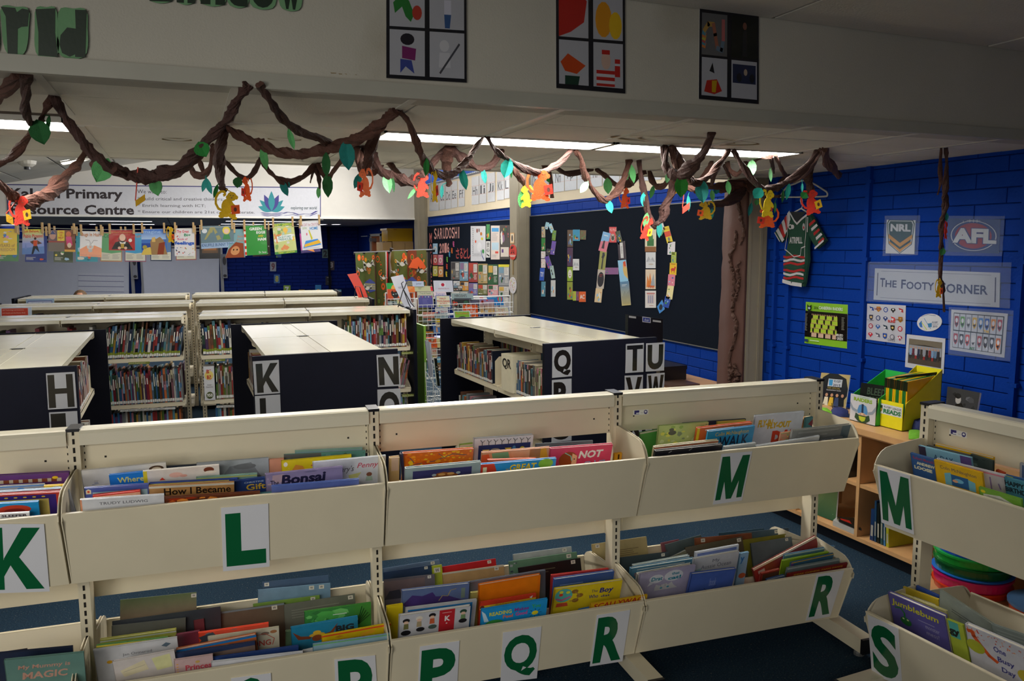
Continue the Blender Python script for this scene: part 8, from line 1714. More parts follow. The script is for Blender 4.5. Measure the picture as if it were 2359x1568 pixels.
# things in the cubes
def cube_book(y,t,z,h,d,col,label,x=XK+.03,lean=0.0):
    g = G(); g.box(0,0,0,d,t,h,col,T=lambda a,b,c: (x+a,y+b+lean*c,z+.001+c)); g.poly([(x-.0004,y+t*.8+lean*h*.5,z+h*.5),(x-.0004,y+t*.2+lean*h*.5,z+h*.5),(x-.0004,y+t*.2+lean*h*.15,z+h*.15),(x-.0004,y+t*.8+lean*h*.15,z+h*.15)],'#8a8678')
    g.build('book',BOOKM,label=label,cat='book')
y0 = yd-.06
for i,(t,h,c,ln) in enumerate(((.022,.2,'#14284a',0),(.012,.26,'#16304a',.04),(.016,.25,'#10140f',.05),(.014,.27,'#1f3a3a',.05),(.010,.24,'#2f5a8a',.06),(.016,.17,'#8a8a1c',.06))):
    y0 -= t+.006; cube_book(y0,t,zb,h*.82,.2,c,'%s book, %s from the divider in the lower right cube' % (('navy','dark blue','black','dark green','blue','yellow')[i],ordn(i)),lean=ln)
g = G(); px = [cc(145,690),cc(268,660),cc(255,810),cc(140,790)]; P4 = [atX(*px[0],XK+.10),atX(*px[1],XK+.12),atX(*px[2],XK+.06),atX(*px[3],XK+.05)]
for k in (0,1): P4[k].z = min(P4[k].z+.03,zm-.03)
for k in (2,3): P4[k].z = zb+.004
sheet_obj('cartoon_book',*P4,'#2f4a34',[('g',0,0,1,1,'#5a6a40','#24402c'),('e',.28,.25,.12,.1,'#2a1c16',12),('e',.28,.32,.1,.1,'#a87a5c',12),('p',[(.14,.45),(.42,.45),(.44,.95),(.12,.95)],'#222a3c'),('p',[(.6,.3),(.7,.3),(.9,.8),(.8,.85)],'#4f6a34'),('n',.5,.82,.9,.88,1,'#8a9a80')],th=.008,m=GLOSS,off=0,label='green cartoon book facing out in the lower left cube',cat='book')
for i,(dx,c,nm_) in enumerate(((0,'#8f8f8a','pale thick book lying flat'),(.0,'#16140f','dark thin magazine lying on it'))):
    p = [atZ(*cc(x,y),zb+.03+.02*i) for x,y in ((228,815),(262,795),(340,800),(340,858))]
    for v in p: v.x = min(max(v.x,XK+.01),XK+.3)
    g = G(); g.slab([p[3],p[2],p[1],p[0]] if (p[1]-p[0]).cross(p[2]-p[0]).z < 0 else p,(0,0,1),.028 if i == 0 else .012,c); s = Sheet(p[0],p[1],p[2],p[3],g)
    if i: s.n = Vector((0,0,1)); s.rect(.1,.1,.55,.6,'#8a1c14')
    g.build('book',GLOSS,label=nm_+' in the lower left cube',cat='book')
for i,(y,c) in enumerate(((yd+.10,'#14181a'),(yd+.14,'#1c2420'),(yd+.22,'#4a7a1c'))):
    cube_book(y,.02,zm,.17,.2,c,'%s book in the upper left cube' % ('black','charcoal','olive green')[i],lean=-.1 if i == 2 else 0)
g = G(); pz = zk(*cc(455,520)); pz.x = XK+.12
for k in range(7): g.tube([Vector((XK+.1,pz.y,zm+.02+.024*k)),Vector((XK+.12,pz.y-.01,zm+.03+.024*k)),Vector((XK+.14,pz.y,zm+.02+.024*k))],.003,'#9a9a9a',k=5)
g.box(XK+.1,pz.y+.004,zm+.001,XK+.26,pz.y+.012,zm+.19,'#1a1c20'); g.build('spiral_notebook',PRINT,label='black spiral notebook in the upper right cube',cat='notebook')
# stack of coloured round tubs on a low round table
def disc_px(xc,yb,w,z): p = atZ(xc,yb,z); return p
tc = atZ(2238,1352,.112); tc.z = 0
tb = empty('low_round_table',tc+Vector((-.02,-.17,0)),label='low round beech stool-table behind the right-hand stand',cat='table')
tcc = tc+Vector((-.02,-.17,0)); g = G(); g.tube([tcc+Vector((0,0,.085)),tcc+Vector((0,0,.09)),tcc+Vector((0,0,.105)),tcc+Vector((0,0,.11))],[.32,.34,.34,.33],k=40); g.build('table_top',WOODM,tb,smooth=False)
for a in (.8,2.4,4.0,5.5): g = G(); p = tcc+Vector((cos(a)*.24,sin(a)*.24,0)); g.tube([p,p+Vector((0,0,.088))],.025,k=8); g.build('leg',BLACKP,tb)
zz = .112
for i,(c,nm_,h,r) in enumerate((('#b02c0c','orange-red',.03,.150),('#b01050','magenta',.045,.152),('#1a5ac0','thin blue',.010,.154),('#0c4a1e','dark green',.042,.150),('#1a8a2c','leaf green',.04,.152),('#123ab0','royal blue',.045,.148))):
    g = G(); g.tube([tc+Vector((0,0,zz)),tc+Vector((0,0,zz+h*.75)),tc+Vector((0,0,zz+h*.8)),tc+Vector((0,0,zz+h))],[r*.97,r,r+.006,r+.006],c,k=44)
    g.build('round_tub',mat('glossy_plastic',attr=True,rough=.25,spec=.5,bump=.02),label='%s round plastic tub in the stack on the low table' % nm_,cat='tub',smooth=False); zz += h+.001
g = G(); tp = tc+Vector((.0,-.33,.112)); g.tube([tp,tp+Vector((0,0,.05)),tp+Vector((0,0,.055))],[.125,.135,.14],'#a0301c',k=36); g.tube([tp+Vector((0,0,.056)),tp+Vector((0,0,.066))],.14,'#3a5a80',k=36)
g.build('round_tub',MATS['glossy_plastic'],label='red tub with a grey-blue rim beside the coloured stack',cat='tub')
# jersey on a hanger --------------------------------------------
c5 = conv(1560,380,2.953); XJ = XW-.06
hg = empty('coat_hanger',atX(*c5(860,120),XJ),label='white plastic hanger on the blue wall above the jersey',cat='hanger')
def J(x,y,dx=0.0): p = atX(*c5(x,y),XJ-dx); return p
g = G(); g.tube(smooth([J(700,215),J(745,150),J(800,128),J(860,105),J(930,128),J(990,165),J(1018,185),J(1022,205),J(1000,214),J(860,218),J(700,218)],3),.0055,'#9a9a9a',k=7); g.build('hanger_frame',PRINT,hg)
g = G(); g.tube(smooth([J(860,108),J(862,85),J(850,62),J(838,50),J(826,62)],4),.003,k=6); g.build('hook',GRAY,hg)
g = G(); g.tube(smooth([J(845,268),J(838,240),J(845,225),J(852,250),J(848,290),J(830,300)],4),.003,k=6); g.tube([J(790,325),J(845,295),J(905,335)],.005,k=6)
g.build('inner_hanger',WIRE,label='small wire hanger inside the neck of the jersey',cat='hanger')
jr = empty('rugby_jersey',J(820,800),label='small green rugby jersey with red, white and green stripes on the wall',cat='jersey')
JM = mat('jersey_knit',attr=True,rough=.85,bump=.35,bscale=380,var=.06,vscale=30)
def puff(name,outline,col,items,frame,th=.035):
    P = [J(*p) for p in outline]; C_ = sum(P,Vector())/len(P); N = Vector((-1,0,0)); g = G(); n = len(P)
    R = [[C_.lerp(p,1.0) for p in P],[C_.lerp(p,1.0)+N*th*.5 for p in P],[C_.lerp(p,.93)+N*th*.85 for p in P],[C_.lerp(p,.78)+N*th for p in P]]
    V = [v for r in R for v in r]
    bm = bmesh.new(); vv = [bm.verts.new(v) for v in R[3]]; f = bm.faces.new(vv); bmesh.ops.triangulate(bm,faces=[f]); ix = {v: i for i,v in enumerate(vv)}
    F = [(k*n+i,k*n+(i+1) % n,(k+1)*n+(i+1) % n,(k+1)*n+i) for k in range(3) for i in range(n)] + [tuple(3*n+ix[v] for v in fc.verts) for fc in bm.faces]; bm.free()
    g.mesh(V,F,col)
    s = Sheet(*[J(*p)+N*(th+.001) for p in frame],g); s.n = N; draw(s,items)
    return g.build(name,JM,jr)
body = [(800,318),(838,345),(872,355),(905,340),(925,335),(918,420),(912,480),(905,560),(908,640),(895,720),(885,795),(876,826),(815,815),(748,800),(752,740),(748,650),(765,575),(778,500),(775,420),(785,360)]
fr_ = [(745,318),(928,318),(928,828),(745,828)]
JR,JW,JG = '#8a1414','#a8a8ac','#0c3224'
def band(v,c,w=.022,u0=.06,u1=.85,amp=.02,ph=0): return ('p',[(u0+(u1-u0)*k/6,v+amp*sin(k*1.4+ph)) for k in range(7)] + [(u0+(u1-u0)*(6-k)/6,v+w+amp*sin((6-k)*1.4+ph)) for k in range(7)],c)
it = [band(.58+.047*k,(JR,JW,JR,JG,JR,JW,JR,JG)[k % 8],.03,.04,.80 if k > 4 else .84,.012,k) for k in range(8)]
it += [('l',[(.17,.05),(.20,.3),(.10,.5),(.19,.52),(.45,.6),(.68,.58),(.72,.48),(.86,.46)],.014,JW),('l',[(.9,.06),(.88,.3),(.84,.46),(.84,.6)],.014,JW),('l',[(.30,.02),(.46,.12),(.56,.16),(.72,.1),(.92,.04)],.028,JW),('p',[(.3,.0),(.9,.0),(.72,.08),(.56,.14),(.46,.1)],'#14181c'),
       ('t','ATRPILL',.28,.335,.76,.42,JW,.03),('e',.31,.2,.08,.035,'#a8a8ac',12),('e',.31,.2,.05,.02,JG,10),('e',.40,.2,.06,.03,'#a8a8ac',12),('e',.81,.2,.05,.05,'#8a8a8e',10),('e',.81,.21,.025,.02,JR,8),('l',[(.02,.92),(.35,.955),(.72,.975)],.05,JW)]
puff('jersey_body',body,JG,it,fr_)
sl = [('p',[(.0,.15+.19*k),(1,.0+.19*k),(1,.1+.19*k),(.0,.25+.19*k)],(JR,JW,JG,JR,JW)[k]) for k in range(5)]
puff('left_sleeve',[(800,318),(762,350),(715,410),(680,462),(700,505),(722,528),(768,478),(778,440),(785,370)],JG,[('p',[(.15+.16*k,.62-.14*k),(.28+.16*k,.52-.14*k),(.62+.09*k,.9-.15*k),(.5+.08*k,.98-.12*k)],(JW,JR,JW,JR,JW)[k]) for k in range(5)] + [('l',[(.08,.68),(.36,.95)],.04,JW)],[(680,318),(800,318),(800,528),(680,528)],.03)
puff('right_sleeve',[(925,335),(945,370),(968,415),(1000,470),(1027,512),(1000,545),(968,570),(940,530),(912,480),(916,420)],JG,[('p',[(.08+.14*k,.28+.13*k),(.42+.13*k,.14+.13*k),(.50+.13*k,.20+.13*k),(.12+.14*k,.36+.13*k)],(JR,JW,JR,JW,JR)[k]) for k in range(5)] + [('l',[(.45,.98),(.95,.76)],.06,JW),('l',[(.02,.1),(.0,.5)],.05,JW)],[(912,335),(1027,335),(1027,570),(912,570)],.03)
# desk with monitor and printer behind the Q bookcase
dk = empty('computer_desk',(3.2,4.9,0),label='beech computer desk behind the Q bookcase',cat='desk')
g = G(); g.box(3.05,4.76,.535,3.72,5.9,.56); g.build('desk_top',WOODM,dk)
for x,y in ((3.09,4.8),(3.68,4.8),(3.09,5.85),(3.68,5.85)): g = G(); g.box(x-.02,y-.02,0,x+.02,y+.02,.535); g.build('leg',BLACKP,dk)
Ym = 5.05; P4 = [atY(x,y,Ym) for x,y in ((1447,724.5),(1527,735),(1527,795),(1447,790))]
mo = empty('monitor',((P4[0].x+P4[1].x)/2,Ym+.05,.561),label='back of a black computer monitor with white stickers above the Q bookcase',cat='monitor')
g = G(); g.slab([P4[3]+Vector((0,0,-.10)),P4[2]+Vector((0,0,-.10)),P4[1],P4[0]],(0,-1,0),.04,'#0e0e10'); g.build('screen_housing',BLACKP,mo)
g = G(); cx = (P4[0].x+P4[1].x)/2; g.box(cx-.04,Ym+.04,.58,cx+.04,Ym+.07,.98); g.box(cx-.11,Ym-.05,.561,cx+.13,Ym+.14,.58); g.build('monitor_stand',BLACKP,mo)
s = Sheet(*[p+Vector((0,-.002,0)) for p in P4]); s.rect(.02,.03,.22,.1,'#a8a8aa'); s.rect(.7,.07,.94,.14,'#a8a8aa'); s.rect(.4,.0,.64,.2,'#a8a8b4'); s.rect(.42,.03,.62,.17,'#1a2a7a'); s.text('Acer',.45,.05,.6,.15,'#b0b8c8',.02,.2); s.g.build('stickers',PRINT,mo,kind='stuff')
p = atY(1556,850,5.15); g = G(); g.box(p.x-.16,5.12,.561,p.x+.08,5.42,p.z+.03); g.box(p.x-.16,5.11,p.z,p.x+.08,5.12,p.z+.03); g.build('printer',BLACKP,label='black printer on the desk right of the Q panel',cat='printer')
g = G(); a0 = atZ(1568,882,.575); g.box(max(a0.x-.16,3.06),a0.y-.1,.561,a0.x+.10,a0.y+.12,.578); g.build('laptop',mat('brown_laptop_lid','#4a3226',rough=.4,bump=.02),label='closed brown laptop at the front of the desk',cat='laptop')
# ================================================================ JAPANESE BOOK RACKS, KIMONO, FAR ROOM
GAIN[0] = 1.15
c4 = conv(780,380,2.949)
def rack(name_label,Y,px,tiers,cols_n,depth=.10):
    """white wire rack: px = (x0, x1) pixels of the sides, tiers = pixel heights of the tier wires"""
    root = empty('wire_rack',(atY((px[0]+px[1])/2,800,Y).x,Y,0),label=name_label,cat='book rack')
    xa,xb = atY(px[0],800,Y).x,atY(px[1],800,Y).x; zt = atY(px[0],tiers[0],Y).z+.06
    g = G()
    for x in (xa,xb): g.tube([(x,Y+.03,0),(x,Y+.03,zt)],.008,k=6); g.tube([(x,Y+.35,0),(x,Y+.05,zt*.9)],.006,k=5); g.tube([(x,Y+.03,.015),(x,Y+.36,.015)],.008,k=5)
    g.tube([(xa,Y+.03,zt),(xb,Y+.03,zt)],.008,k=6); g.tube([(xa,Y+.36,.015),(xb,Y+.36,.015)],.008,k=5)
    g.build('rack_frame',WIRE,root,kind='stuff')
    for t in tiers:
        z = atY(px[0],t,Y).z; g = G()
        for dz,dy in ((0,-.05),(-.05,-.05),(-.10,-.04),(-.10,.03)): g.tube([(xa,Y+dy,z+dz),(xb,Y+dy,z+dz)],.0028,k=4)
        for k in range(cols_n+1):
            x = xa+(xb-xa)*k/cols_n; g.tube([(x,Y-.05,z),(x,Y-.05,z-.06),(x,Y-.04,z-.10),(x,Y+.03,z-.10)],.0022,k=4)
        g.build('wire_tier',WIRE,root,kind='stuff')
    return root
rack('white wire book rack full of Japanese books beside the column',7.62,(962,1178),[702,727,768,806,850,900],22)
rack('smaller white wire rack in front of the kimono',8.35,(892,958),[688,716],8)
def rbk(cv,q,Y,bg,items,label,name='book'):
    if len(q) == 4 and not isinstance(q[0],tuple): x0,y0,x1,y1 = q; q = [(x0,y0),(x1,y0),(x1,y1),(x0,y1)]
    P4 = [atY(*cv(*p),Y) for p in q]; P4[0].y += .03; P4[1].y += .03
    return sheet_obj(name,*P4,bg,items,th=.008,m=GLOSS,off=0,label=label,cat='book' if name == 'book' else 'sign')
Y2 = 7.6
rbk(c4,(650,785,780,862),Y2+.05,'#b8bac6',[('r',.3,.2,.62,.55,'#c8cad2'),('e',.47,.37,.09,.15,'#a81c34',14),('t','Japanese Books',.22,.64,.8,.78,'#a85a6a')],'white sign with a Japanese flag above the wire rack','flag_sign')
rbk(c4,(540,862,648,968),Y2,'#b8b49c',[('t','Toby & Friends',.15,.04,.85,.18,'#4a7a50'),('r',.05,.24,.95,1,'#4f4f8c')]+[('e',.12+.19*k,.32,.04,.03,['#c8b040','#b85a5a','#8ac0a0','#c8c8d0','#c83a4a'][k]) for k in range(5)]+[('n',.3,.45,.7,.8,4,'#6a6aa4')],'purple Toby and Friends book in the wire rack')
rbk(c4,(650,860,735,895),Y2+.02,'#b8a8ac',[('t','Japan',.15,.15,.9,.9,'#5a6a9a')],'pale pink Japan book top in the wire rack')
TW = [('r',.06,.05,.94,.95,'#c8c4a8'),('t','FIRST',.28,.2,.7,.34,'#a83a34',.02),('t','THOUSAND',.06,.4,.95,.56,'#a83a34',.03),('t','WORDS',.24,.6,.76,.74,'#a83a34',.02),('b',10,['#6a9a4a','#c8a040','#5a8ab0'],3,(.02,.76,.98,.98),(.05,.1)),('b',6,['#6a9a4a','#c83a3a'],4,(.02,.02,.98,.16),(.04,.07))]
rbk(c4,(663,886,765,968),Y2-.02,'#5a6a9a',TW,'cream FIRST THOUSAND WORDS book, left one in the wire rack')
rbk(c4,(1062,962,1164,1042),Y2-.02,'#5a6a9a',TW,'cream FIRST THOUSAND WORDS book, right one in the wire rack')
rbk(c4,(770,872,918,915),Y2+.02,'#7a8a8a',[('t',"HIROSHI'S",.15,.15,.7,.6,'#4a4a4c',.02),('r',.1,.75,.9,1,'#3a3c40')],'grey-green book with dark capitals in the wire rack')
rbk(c4,(910,888,1010,912),Y2+.03,'#b0aeac',[('r',.5,.2,.75,.7,'#b02c34')],'white book top with a red label in the wire rack')
rbk(c4,(775,915,895,990),Y2-.01,'#17181a',[('t','わ',.02,.1,.32,.55,'#b83a28',.03),('t','A',.45,.4,.55,.6,'#a8a8a4'),('t','Piece of',.1,.66,.8,.9,'#a8a8a4'),('e',.8,.25,.14,.16,'#1f4a34')],'black A Piece of book with a red character in the wire rack')
rbk(c4,(895,910,965,960),Y2+.01,'#4a4048',[('r',.08,.1,.92,.9,'#3a3038')],'dark brown book in the wire rack')
rbk(c4,(1010,888,1122,952),Y2+.02,'#1c6aa8',[('t','Japanese',.08,.08,.6,.26,'#8ac0d8'),('e',.8,.35,.15,.3,'#b8404a',14),('e',.8,.35,.07,.28,'#4a9a8a',12)],'blue book with a hot-air balloon in the wire rack')
rbk(c4,(965,912,1062,1012),Y2-.02,'#a87838',[('g',0,0,1,1,'#7a6a9a','#c8a048'),('l',[(.15,.1),(.3,.5),(.28,.8)],.05,'#3a2420'),('b',22,['#b8341c','#d0501c','#a02c18'],5,(.05,.02,.98,.5),(.08,.16)),('e',.4,.8,.12,.1,'#a8a8a4'),('r',0,.9,1,1,'#8a4a24')],'orange book with a red maple tree in the wire rack')
rbk(c4,(850,950,950,1038),Y2-.03,'#c84a14',[('t','Sushi',.14,.1,.62,.32,'#c8c0b8',.03),('t','for Kids',.3,.38,.85,.58,'#c8c0b8',.03),('b',6,['#1c1c1c','#c8c0b8'],3,(.3,.6,.95,.95),(.06,.12))],'orange Sushi for Kids book in the wire rack')
rbk(c4,(662,968,748,1030),Y2-.01,'#b4b4b8',[('t','Japan',.4,.3,.92,.6,'#a03a44'),('e',.12,.7,.1,.2,'#a02830'),('e',.25,.6,.08,.2,'#3a3a6a'),('r',.5,.85,.9,.92,'#c8a040')],'white Japan book with two dolls in the wire rack')
rbk(c4,(655,1008,745,1040),Y2-.03,'#5a6a74',[('p',[(.0,.9),(.3,.2),(.6,.6),(1,.3),(1,1),(0,1)],'#7a8a90')],'grey mountain book in the wire rack')
rbk(c4,(574,1000,662,1070),Y2,'#b87868',[('t','ZERO BEARS',.02,.15,.98,.34,'#6a4a44',.01),('r',0,.55,1,1,'#3f4a44'),('p',[(.3,.8),(.5,.6),(.7,.8)],'#b0502c')],'salmon and green book in the wire rack')
rbk(c4,(788,990,898,1048),Y2-.05,'#a8b0b0',[('r',.05,.1,.95,1,'#6a9a1c'),('t','The Cat Returns',.1,.2,.9,.42,'#b05a24',.02),('e',.5,.95,.3,.3,'#1c1814',14),('e',.5,1.0,.22,.2,'#b88a6a',12)],'green book with a dark-haired face in the wire rack')
rbk(c4,(660,1035,712,1068),Y2-.02,'#c8a818',[('r',.6,.0,1,1,'#3a2c2c')],'yellow book end in the wire rack')
rbk(c4,(664,1065,712,1100),Y2,'#a89884',[('t','Jap',.3,.2,.95,.6,'#5a3a30')],'cream Japan book end in the wire rack')
rbk(c4,(650,1092,712,1140),Y2-.02,'#3a6094',[('p',[(.2,.9),(.25,.2),(.4,.2),(.45,.9)],'#a8785a')],'mid blue book with a rabbit shape in the wire rack')
rbk(c4,(585,1120,650,1165),Y2-.02,'#15120f',[('t','JAPAN',.05,.25,.92,.6,'#c87a1c',.03),('r',0,.75,1,.85,'#a83a1c')],'black book with orange JAPAN in the wire rack')
rbk(c4,(588,1165,650,1180),Y2,'#c8401c',[],'orange-red book top under the JAPAN book')
rbk(c4,(620,1160,712,1172),Y2+.02,'#4a5a94',[],'thin blue book top in the wire rack')
rbk(c4,(615,1172,672,1240),Y2-.01,'#c8501c',[('r',.15,.1,.7,.4,'#8a3a1c'),('e',.45,.25,.15,.1,'#c8a880'),('e',.6,.8,.08,.07,'#8a2a4a')],'bright orange book in the lower wire rack')
rbk(c4,(670,1180,712,1240),Y2-.01,'#b8a872',[('t','R',.5,.1,.9,.35,'#5a5a44')],'cream book end in the lower wire rack')
rbk(c4,(618,1242,672,1308),Y2-.02,'#b89c84',[('t','PAN',.05,.12,.85,.4,'#a82c2c',.03),('b',8,['#3a2c24','#c83a3a','#8a9a30'],3,(.1,.5,.95,.98),(.1,.2))],'cream and red PAN book in the lower wire rack')
rbk(c4,(675,1232,712,1300),Y2-.02,'#3a2c34',[('t','Ja',.3,.2,.95,.4,'#b0a8a4',.01)],'dark maroon book end in the lower wire rack')
rbk(c4,(655,1305,712,1342),Y2,'#3f7a94',[('n',.1,.2,.9,.8,2,'#8ab0c0')],'teal book in the lower wire rack')
rbk(c4,(672,1342,712,1395),Y2-.01,'#8a6a4a',[('b',10,['#c8302c','#1c1c24','#c8c0b8','#c8a02c'],3,(.05,.05,.95,.95),(.1,.2))],'busy photo book in the lower wire rack')
# left small rack
Y1_ = 8.32
rbk(c4,(330,802,412,870),Y1_+.03,'#1f8a3a',[('e',.75,.6,.4,.5,'#c8883a',16)],'green and orange book in the small rack')
rbk(c4,(420,825,520,865),Y1_+.02,'#b8622c',[('n',.3,.2,.9,.6,2,'#c8a05a')],'orange book behind the leaning white sign')
rbk(c4,(520,822,642,858),Y1_+.04,'#9a9a78',[('n',.2,.3,.4,.7,2,'#5a5a4a'),('r',.88,.1,1,.9,'#b02030')],'khaki book top with a red edge behind the racks')
rbk(c4,(505,790,582,824),Y1_+.06,'#8f98a8',[('t','Junior',.3,.25,.8,.75,'#3a4460')],'small grey label sign at the kimono foot','label_sign')
rbk(c4,(335,843,415,915),Y1_-.02,'#b8441c',[('p',[(.3,.3),(.42,.12),(.5,.28),(.75,.26),(.9,.05),(.95,.5),(.85,.8),(.55,.85),(.35,.6)],'#0e0e10'),('e',.5,.5,.06,.04,'#a8c8c0'),('e',.72,.46,.06,.04,'#a8c8c0'),('r',.45,.85,.95,1,'#a8a8ac')],'orange book with a black cat face in the small rack')
rbk(c4,(390,838,460,850),Y1_-.03,'#a86a48',[],'thin tan book top above the cat book')
rbk(c4,(400,915,470,940),Y1_-.03,'#a8a86a',[('n',.1,.2,.9,.8,1,'#b8502c')],'cream and orange book under the cat book')
rbk(c4,(340,925,400,950),Y1_-.02,'#7a8a88',[('e',.6,.7,.2,.4,'#1a1c1e')],'grey book with a dark circle low in the small rack')
# lime panel edge and wire file stand
g = G(); a,b = atY(974.5,750,6.78),atY(979.5,750,6.78); g.box(a.x,6.76,.0,b.x,7.3,a.z); g.build('room_divider',mat('lime_panel','#7fae3a',rough=.5,bump=.05),label='lime green panel edge beside the navy end panel',cat='divider')
fs = empty('wire_file_stand',Vector((atY(1000,870,6.6).x,6.6,0)),label='white wire magazine stand on the floor between the bookcases',cat='magazine stand')
def W4(pts,r=.004): g = G(); g.tube([atY(*c4(x,y),6.6+(k % 2)*.0) for k,(x,y) in enumerate(pts)],r,k=5); return g
for k,pts in enumerate([[(588,1340),(590,1440),(640,1445),(642,1350),(630,1345)],[(640,1425),(645,1540),(698,1540),(700,1445),(688,1440)],[(590,1400),(625,1450),(655,1500),(720,1568),(760,1660)],[(660,1540),(640,1620),(620,1700)],[(690,1540),(705,1640),(715,1700)],[(590,1400),(600,1560),(610,1700)]]):
    W4(pts).build('wire_loop',WIRE,fs)
fs['kind'] = 'thing'
for k in range(9):
    x = 595+13*k; g = G(); g.tube([atY(*c4(x,1450+4*k),6.72),Vector((atY(*c4(x+4,1700),6.72).x,6.72,0.001))],.002,k=4); g.build('grid_wire',WIRE,fs)
for k in range(6): g = G(); g.tube([atY(*c4(590,1470+32*k),6.72),atY(*c4(705,1490+32*k),6.72)],.002,k=4); g.build('grid_wire',WIRE,fs)
def file_(q,Y,bg,label):
    P4 = [atY(*c4(*p),Y) for p in q]; sheet_obj('binder',*P4,bg,[('n',.4,.3,.8,.6,3,'#7a7a70')] if bg[1] < '4' else [],th=.03,m=GLOSS,off=0,label=label,cat='binder')
file_([(590,1192),(612,1195),(640,1440),(622,1440)],6.62,'#8a8e98','grey binder leaning in the wire stand')
file_([(615,1200),(628,1205),(642,1420),(638,1440)],6.68,'#a0a4ac','pale grey binder behind the first one')
file_([(648,1310),(668,1312),(690,1500),(672,1500)],6.60,'#1a1d16','black binder leaning in the wire stand')
# kimono
kn = empty('kimono_display',atY(900,700,10.6).xy.to_3d(),label='patterned kimono with white cranes hung open on a black pole',cat='kimono')
kx = [515,605,710,722,818,850,905,1035,1130,1228]; kt = [1058,1054,1050,1048,1044,1040,1036,1030,1028,1025]; dy = [0,.05,-.04,.06,-.02,.08,-.03,.05,-.03,.04]
ZKB = .35
OL2 = ['#3a4a1c','#c84a14','#5a6a24','#a83a14','#c8781c','#2c3a1c','#d0561c']
for i in range(len(kx)-1):
    a,b = atY(*c2(kx[i],kt[i]),10.6+dy[i]),atY(*c2(kx[i+1],kt[i+1]),10.6+dy[i+1])
    bl = atY(*c2(kx[i]+ (12 if i < 2 else 0),1500),10.6+dy[i]); C_,D_2 = Vector((b.x,b.y,ZKB)),Vector((a.x+(.03 if i == 0 else 0),a.y,ZKB))
    W_ = kx[i+1]-kx[i]; H = (a.z-ZKB); it = []; rnd = random.Random(i+3); asp = (b-a).length/H
    it.append(('r',0,0,1,1,['#3f4a1c','#4a5020','#6a2c14','#4a4a1c','#3a3a18'][i % 5]))
    for k in range(int(W_/5.5)):
        u,v = rnd.random()*.8+.1,rnd.random()*.9+.04; r = rnd.uniform(.05,.1)
        for q_,cc_ in ((1,rnd.choice(OL2)),(.7,rnd.choice(OL2)),(.4,rnd.choice(OL2))): it.append(('e',u,v,min(.45,r*q_/max(.2,asp*4)),r*q_*.42,cc_,10))
    if i in (1,2,6,7): it += [('p',[(0,.34),(.5,.30),(1,.35),(1,.44),(.5,.46),(0,.42)],'#3a4484')] + [('l',[(0,.36+.025*k),(1,.37+.025*k)],.02,'#8a8460') for k in range(3)]
    if i == 4: it = [('r',0,0,1,1,'#1c1210'),('p',[(.3,0),(.9,0),(.7,.2),(.4,.4),(.2,1),(0,1),(.1,.3)],'#a81010'),('p',[(0,0),(.4,0),(.3,.2),(0,.4)],'#a8a49a')]
    if i == 2: it = [('r',0,0,1,1,'#2a1c10')]
    if i == 5: it = [('r',0,0,1,1,'#5a5a24'),('b',20,OL2,4,(.02,.02,.98,.98),(.1,.25)),('p',[(.0,0),(.5,0),(.3,.12),(.5,.2),(.1,.3)],'#a8a49a')]
    g = G(); s = Sheet(a,b,C_,D_2,g); draw(s,it); g.slab([D_2,C_,b,a],s.n,.004,'#2a1c10','#4a1010'); g.build('silk_panel',PRINT,kn)
def crane(cx,cy,s_,fl=1,dyy=-.06):
    P = lambda x,y: atY(*c2(cx+x*s_*fl,cy+y*s_),10.6+dyy)
    g = G()
    def pl(pts,col='#a39e92'):
        q = [P(*p) for p in pts]; n = (q[1]-q[0]).cross(q[2]-q[0])
        if n.y > 0: q.reverse()
        g.poly(q,col)
    for k in range(7): pl([(-10-5*k,5-2*k),(-52+2*k,-30+9*k),(-40+3*k,-12+6*k)]); pl([(12,0),(34+4*k,-42+10*k),(30,-10+4*k)])
    pl([(-22,0),(0,-10),(26,6),(22,22),(0,30),(-18,18)]); pl([(24,4),(52,14),(50,18),(22,12)]); pl([(50,12),(60,18),(50,19)],'#1a1612'); pl([(-22,10),(-38,22),(-20,20)],'#1a1612')
    g.build('crane_print',PRINT,kn)
crane(650,1165,1.25); crane(985,1155,1.2); crane(580,1220,.9); crane(1185,1230,1.1,-1); crane(640,1400,1.0,-1); crane(905,1240,.7,1,-.1); crane(800,1300,.8)
g = G()
mt = [atY(*c2(x,y),10.54) for x,y in ((1050,1200),(1090,1125),(1145,1095),(1200,1150),(1225,1205),(1140,1215))]; mt.reverse(); g.poly(mt,'#c0481a'); g.build('mountain_print',PRINT,kn)
a,b = atY(*c2(500,1060),10.66),atY(*c2(1290,1028),10.66); g = G(); g.tube([a,b],.02,k=8); g.tube([b,b+Vector((.03,0,0))],.03,k=8)
g.tube([Vector((b.x-.04,10.68,.02)),Vector((b.x-.04,10.68,b.z))],.018,k=8); g.tube([Vector((a.x+.05,10.68,.02)),Vector((a.x+.05,10.68,a.z))],.018,k=8); g.box(a.x-.05,10.5,0,a.x+.15,10.9,.03); g.box(b.x-.15,10.5,0,b.x+.05,10.9,.03)
g.build('pole_stand',BLACKP,kn,kind='stuff')
g = G(); p = atY(*c2(868,1040),10.52); g.tube([p,p+Vector((.02,0,.03)),p+Vector((0,0,.05))],[.02,.03,.01],'#160a0a',k=7); g.build('collar_knot',CREPE,kn)
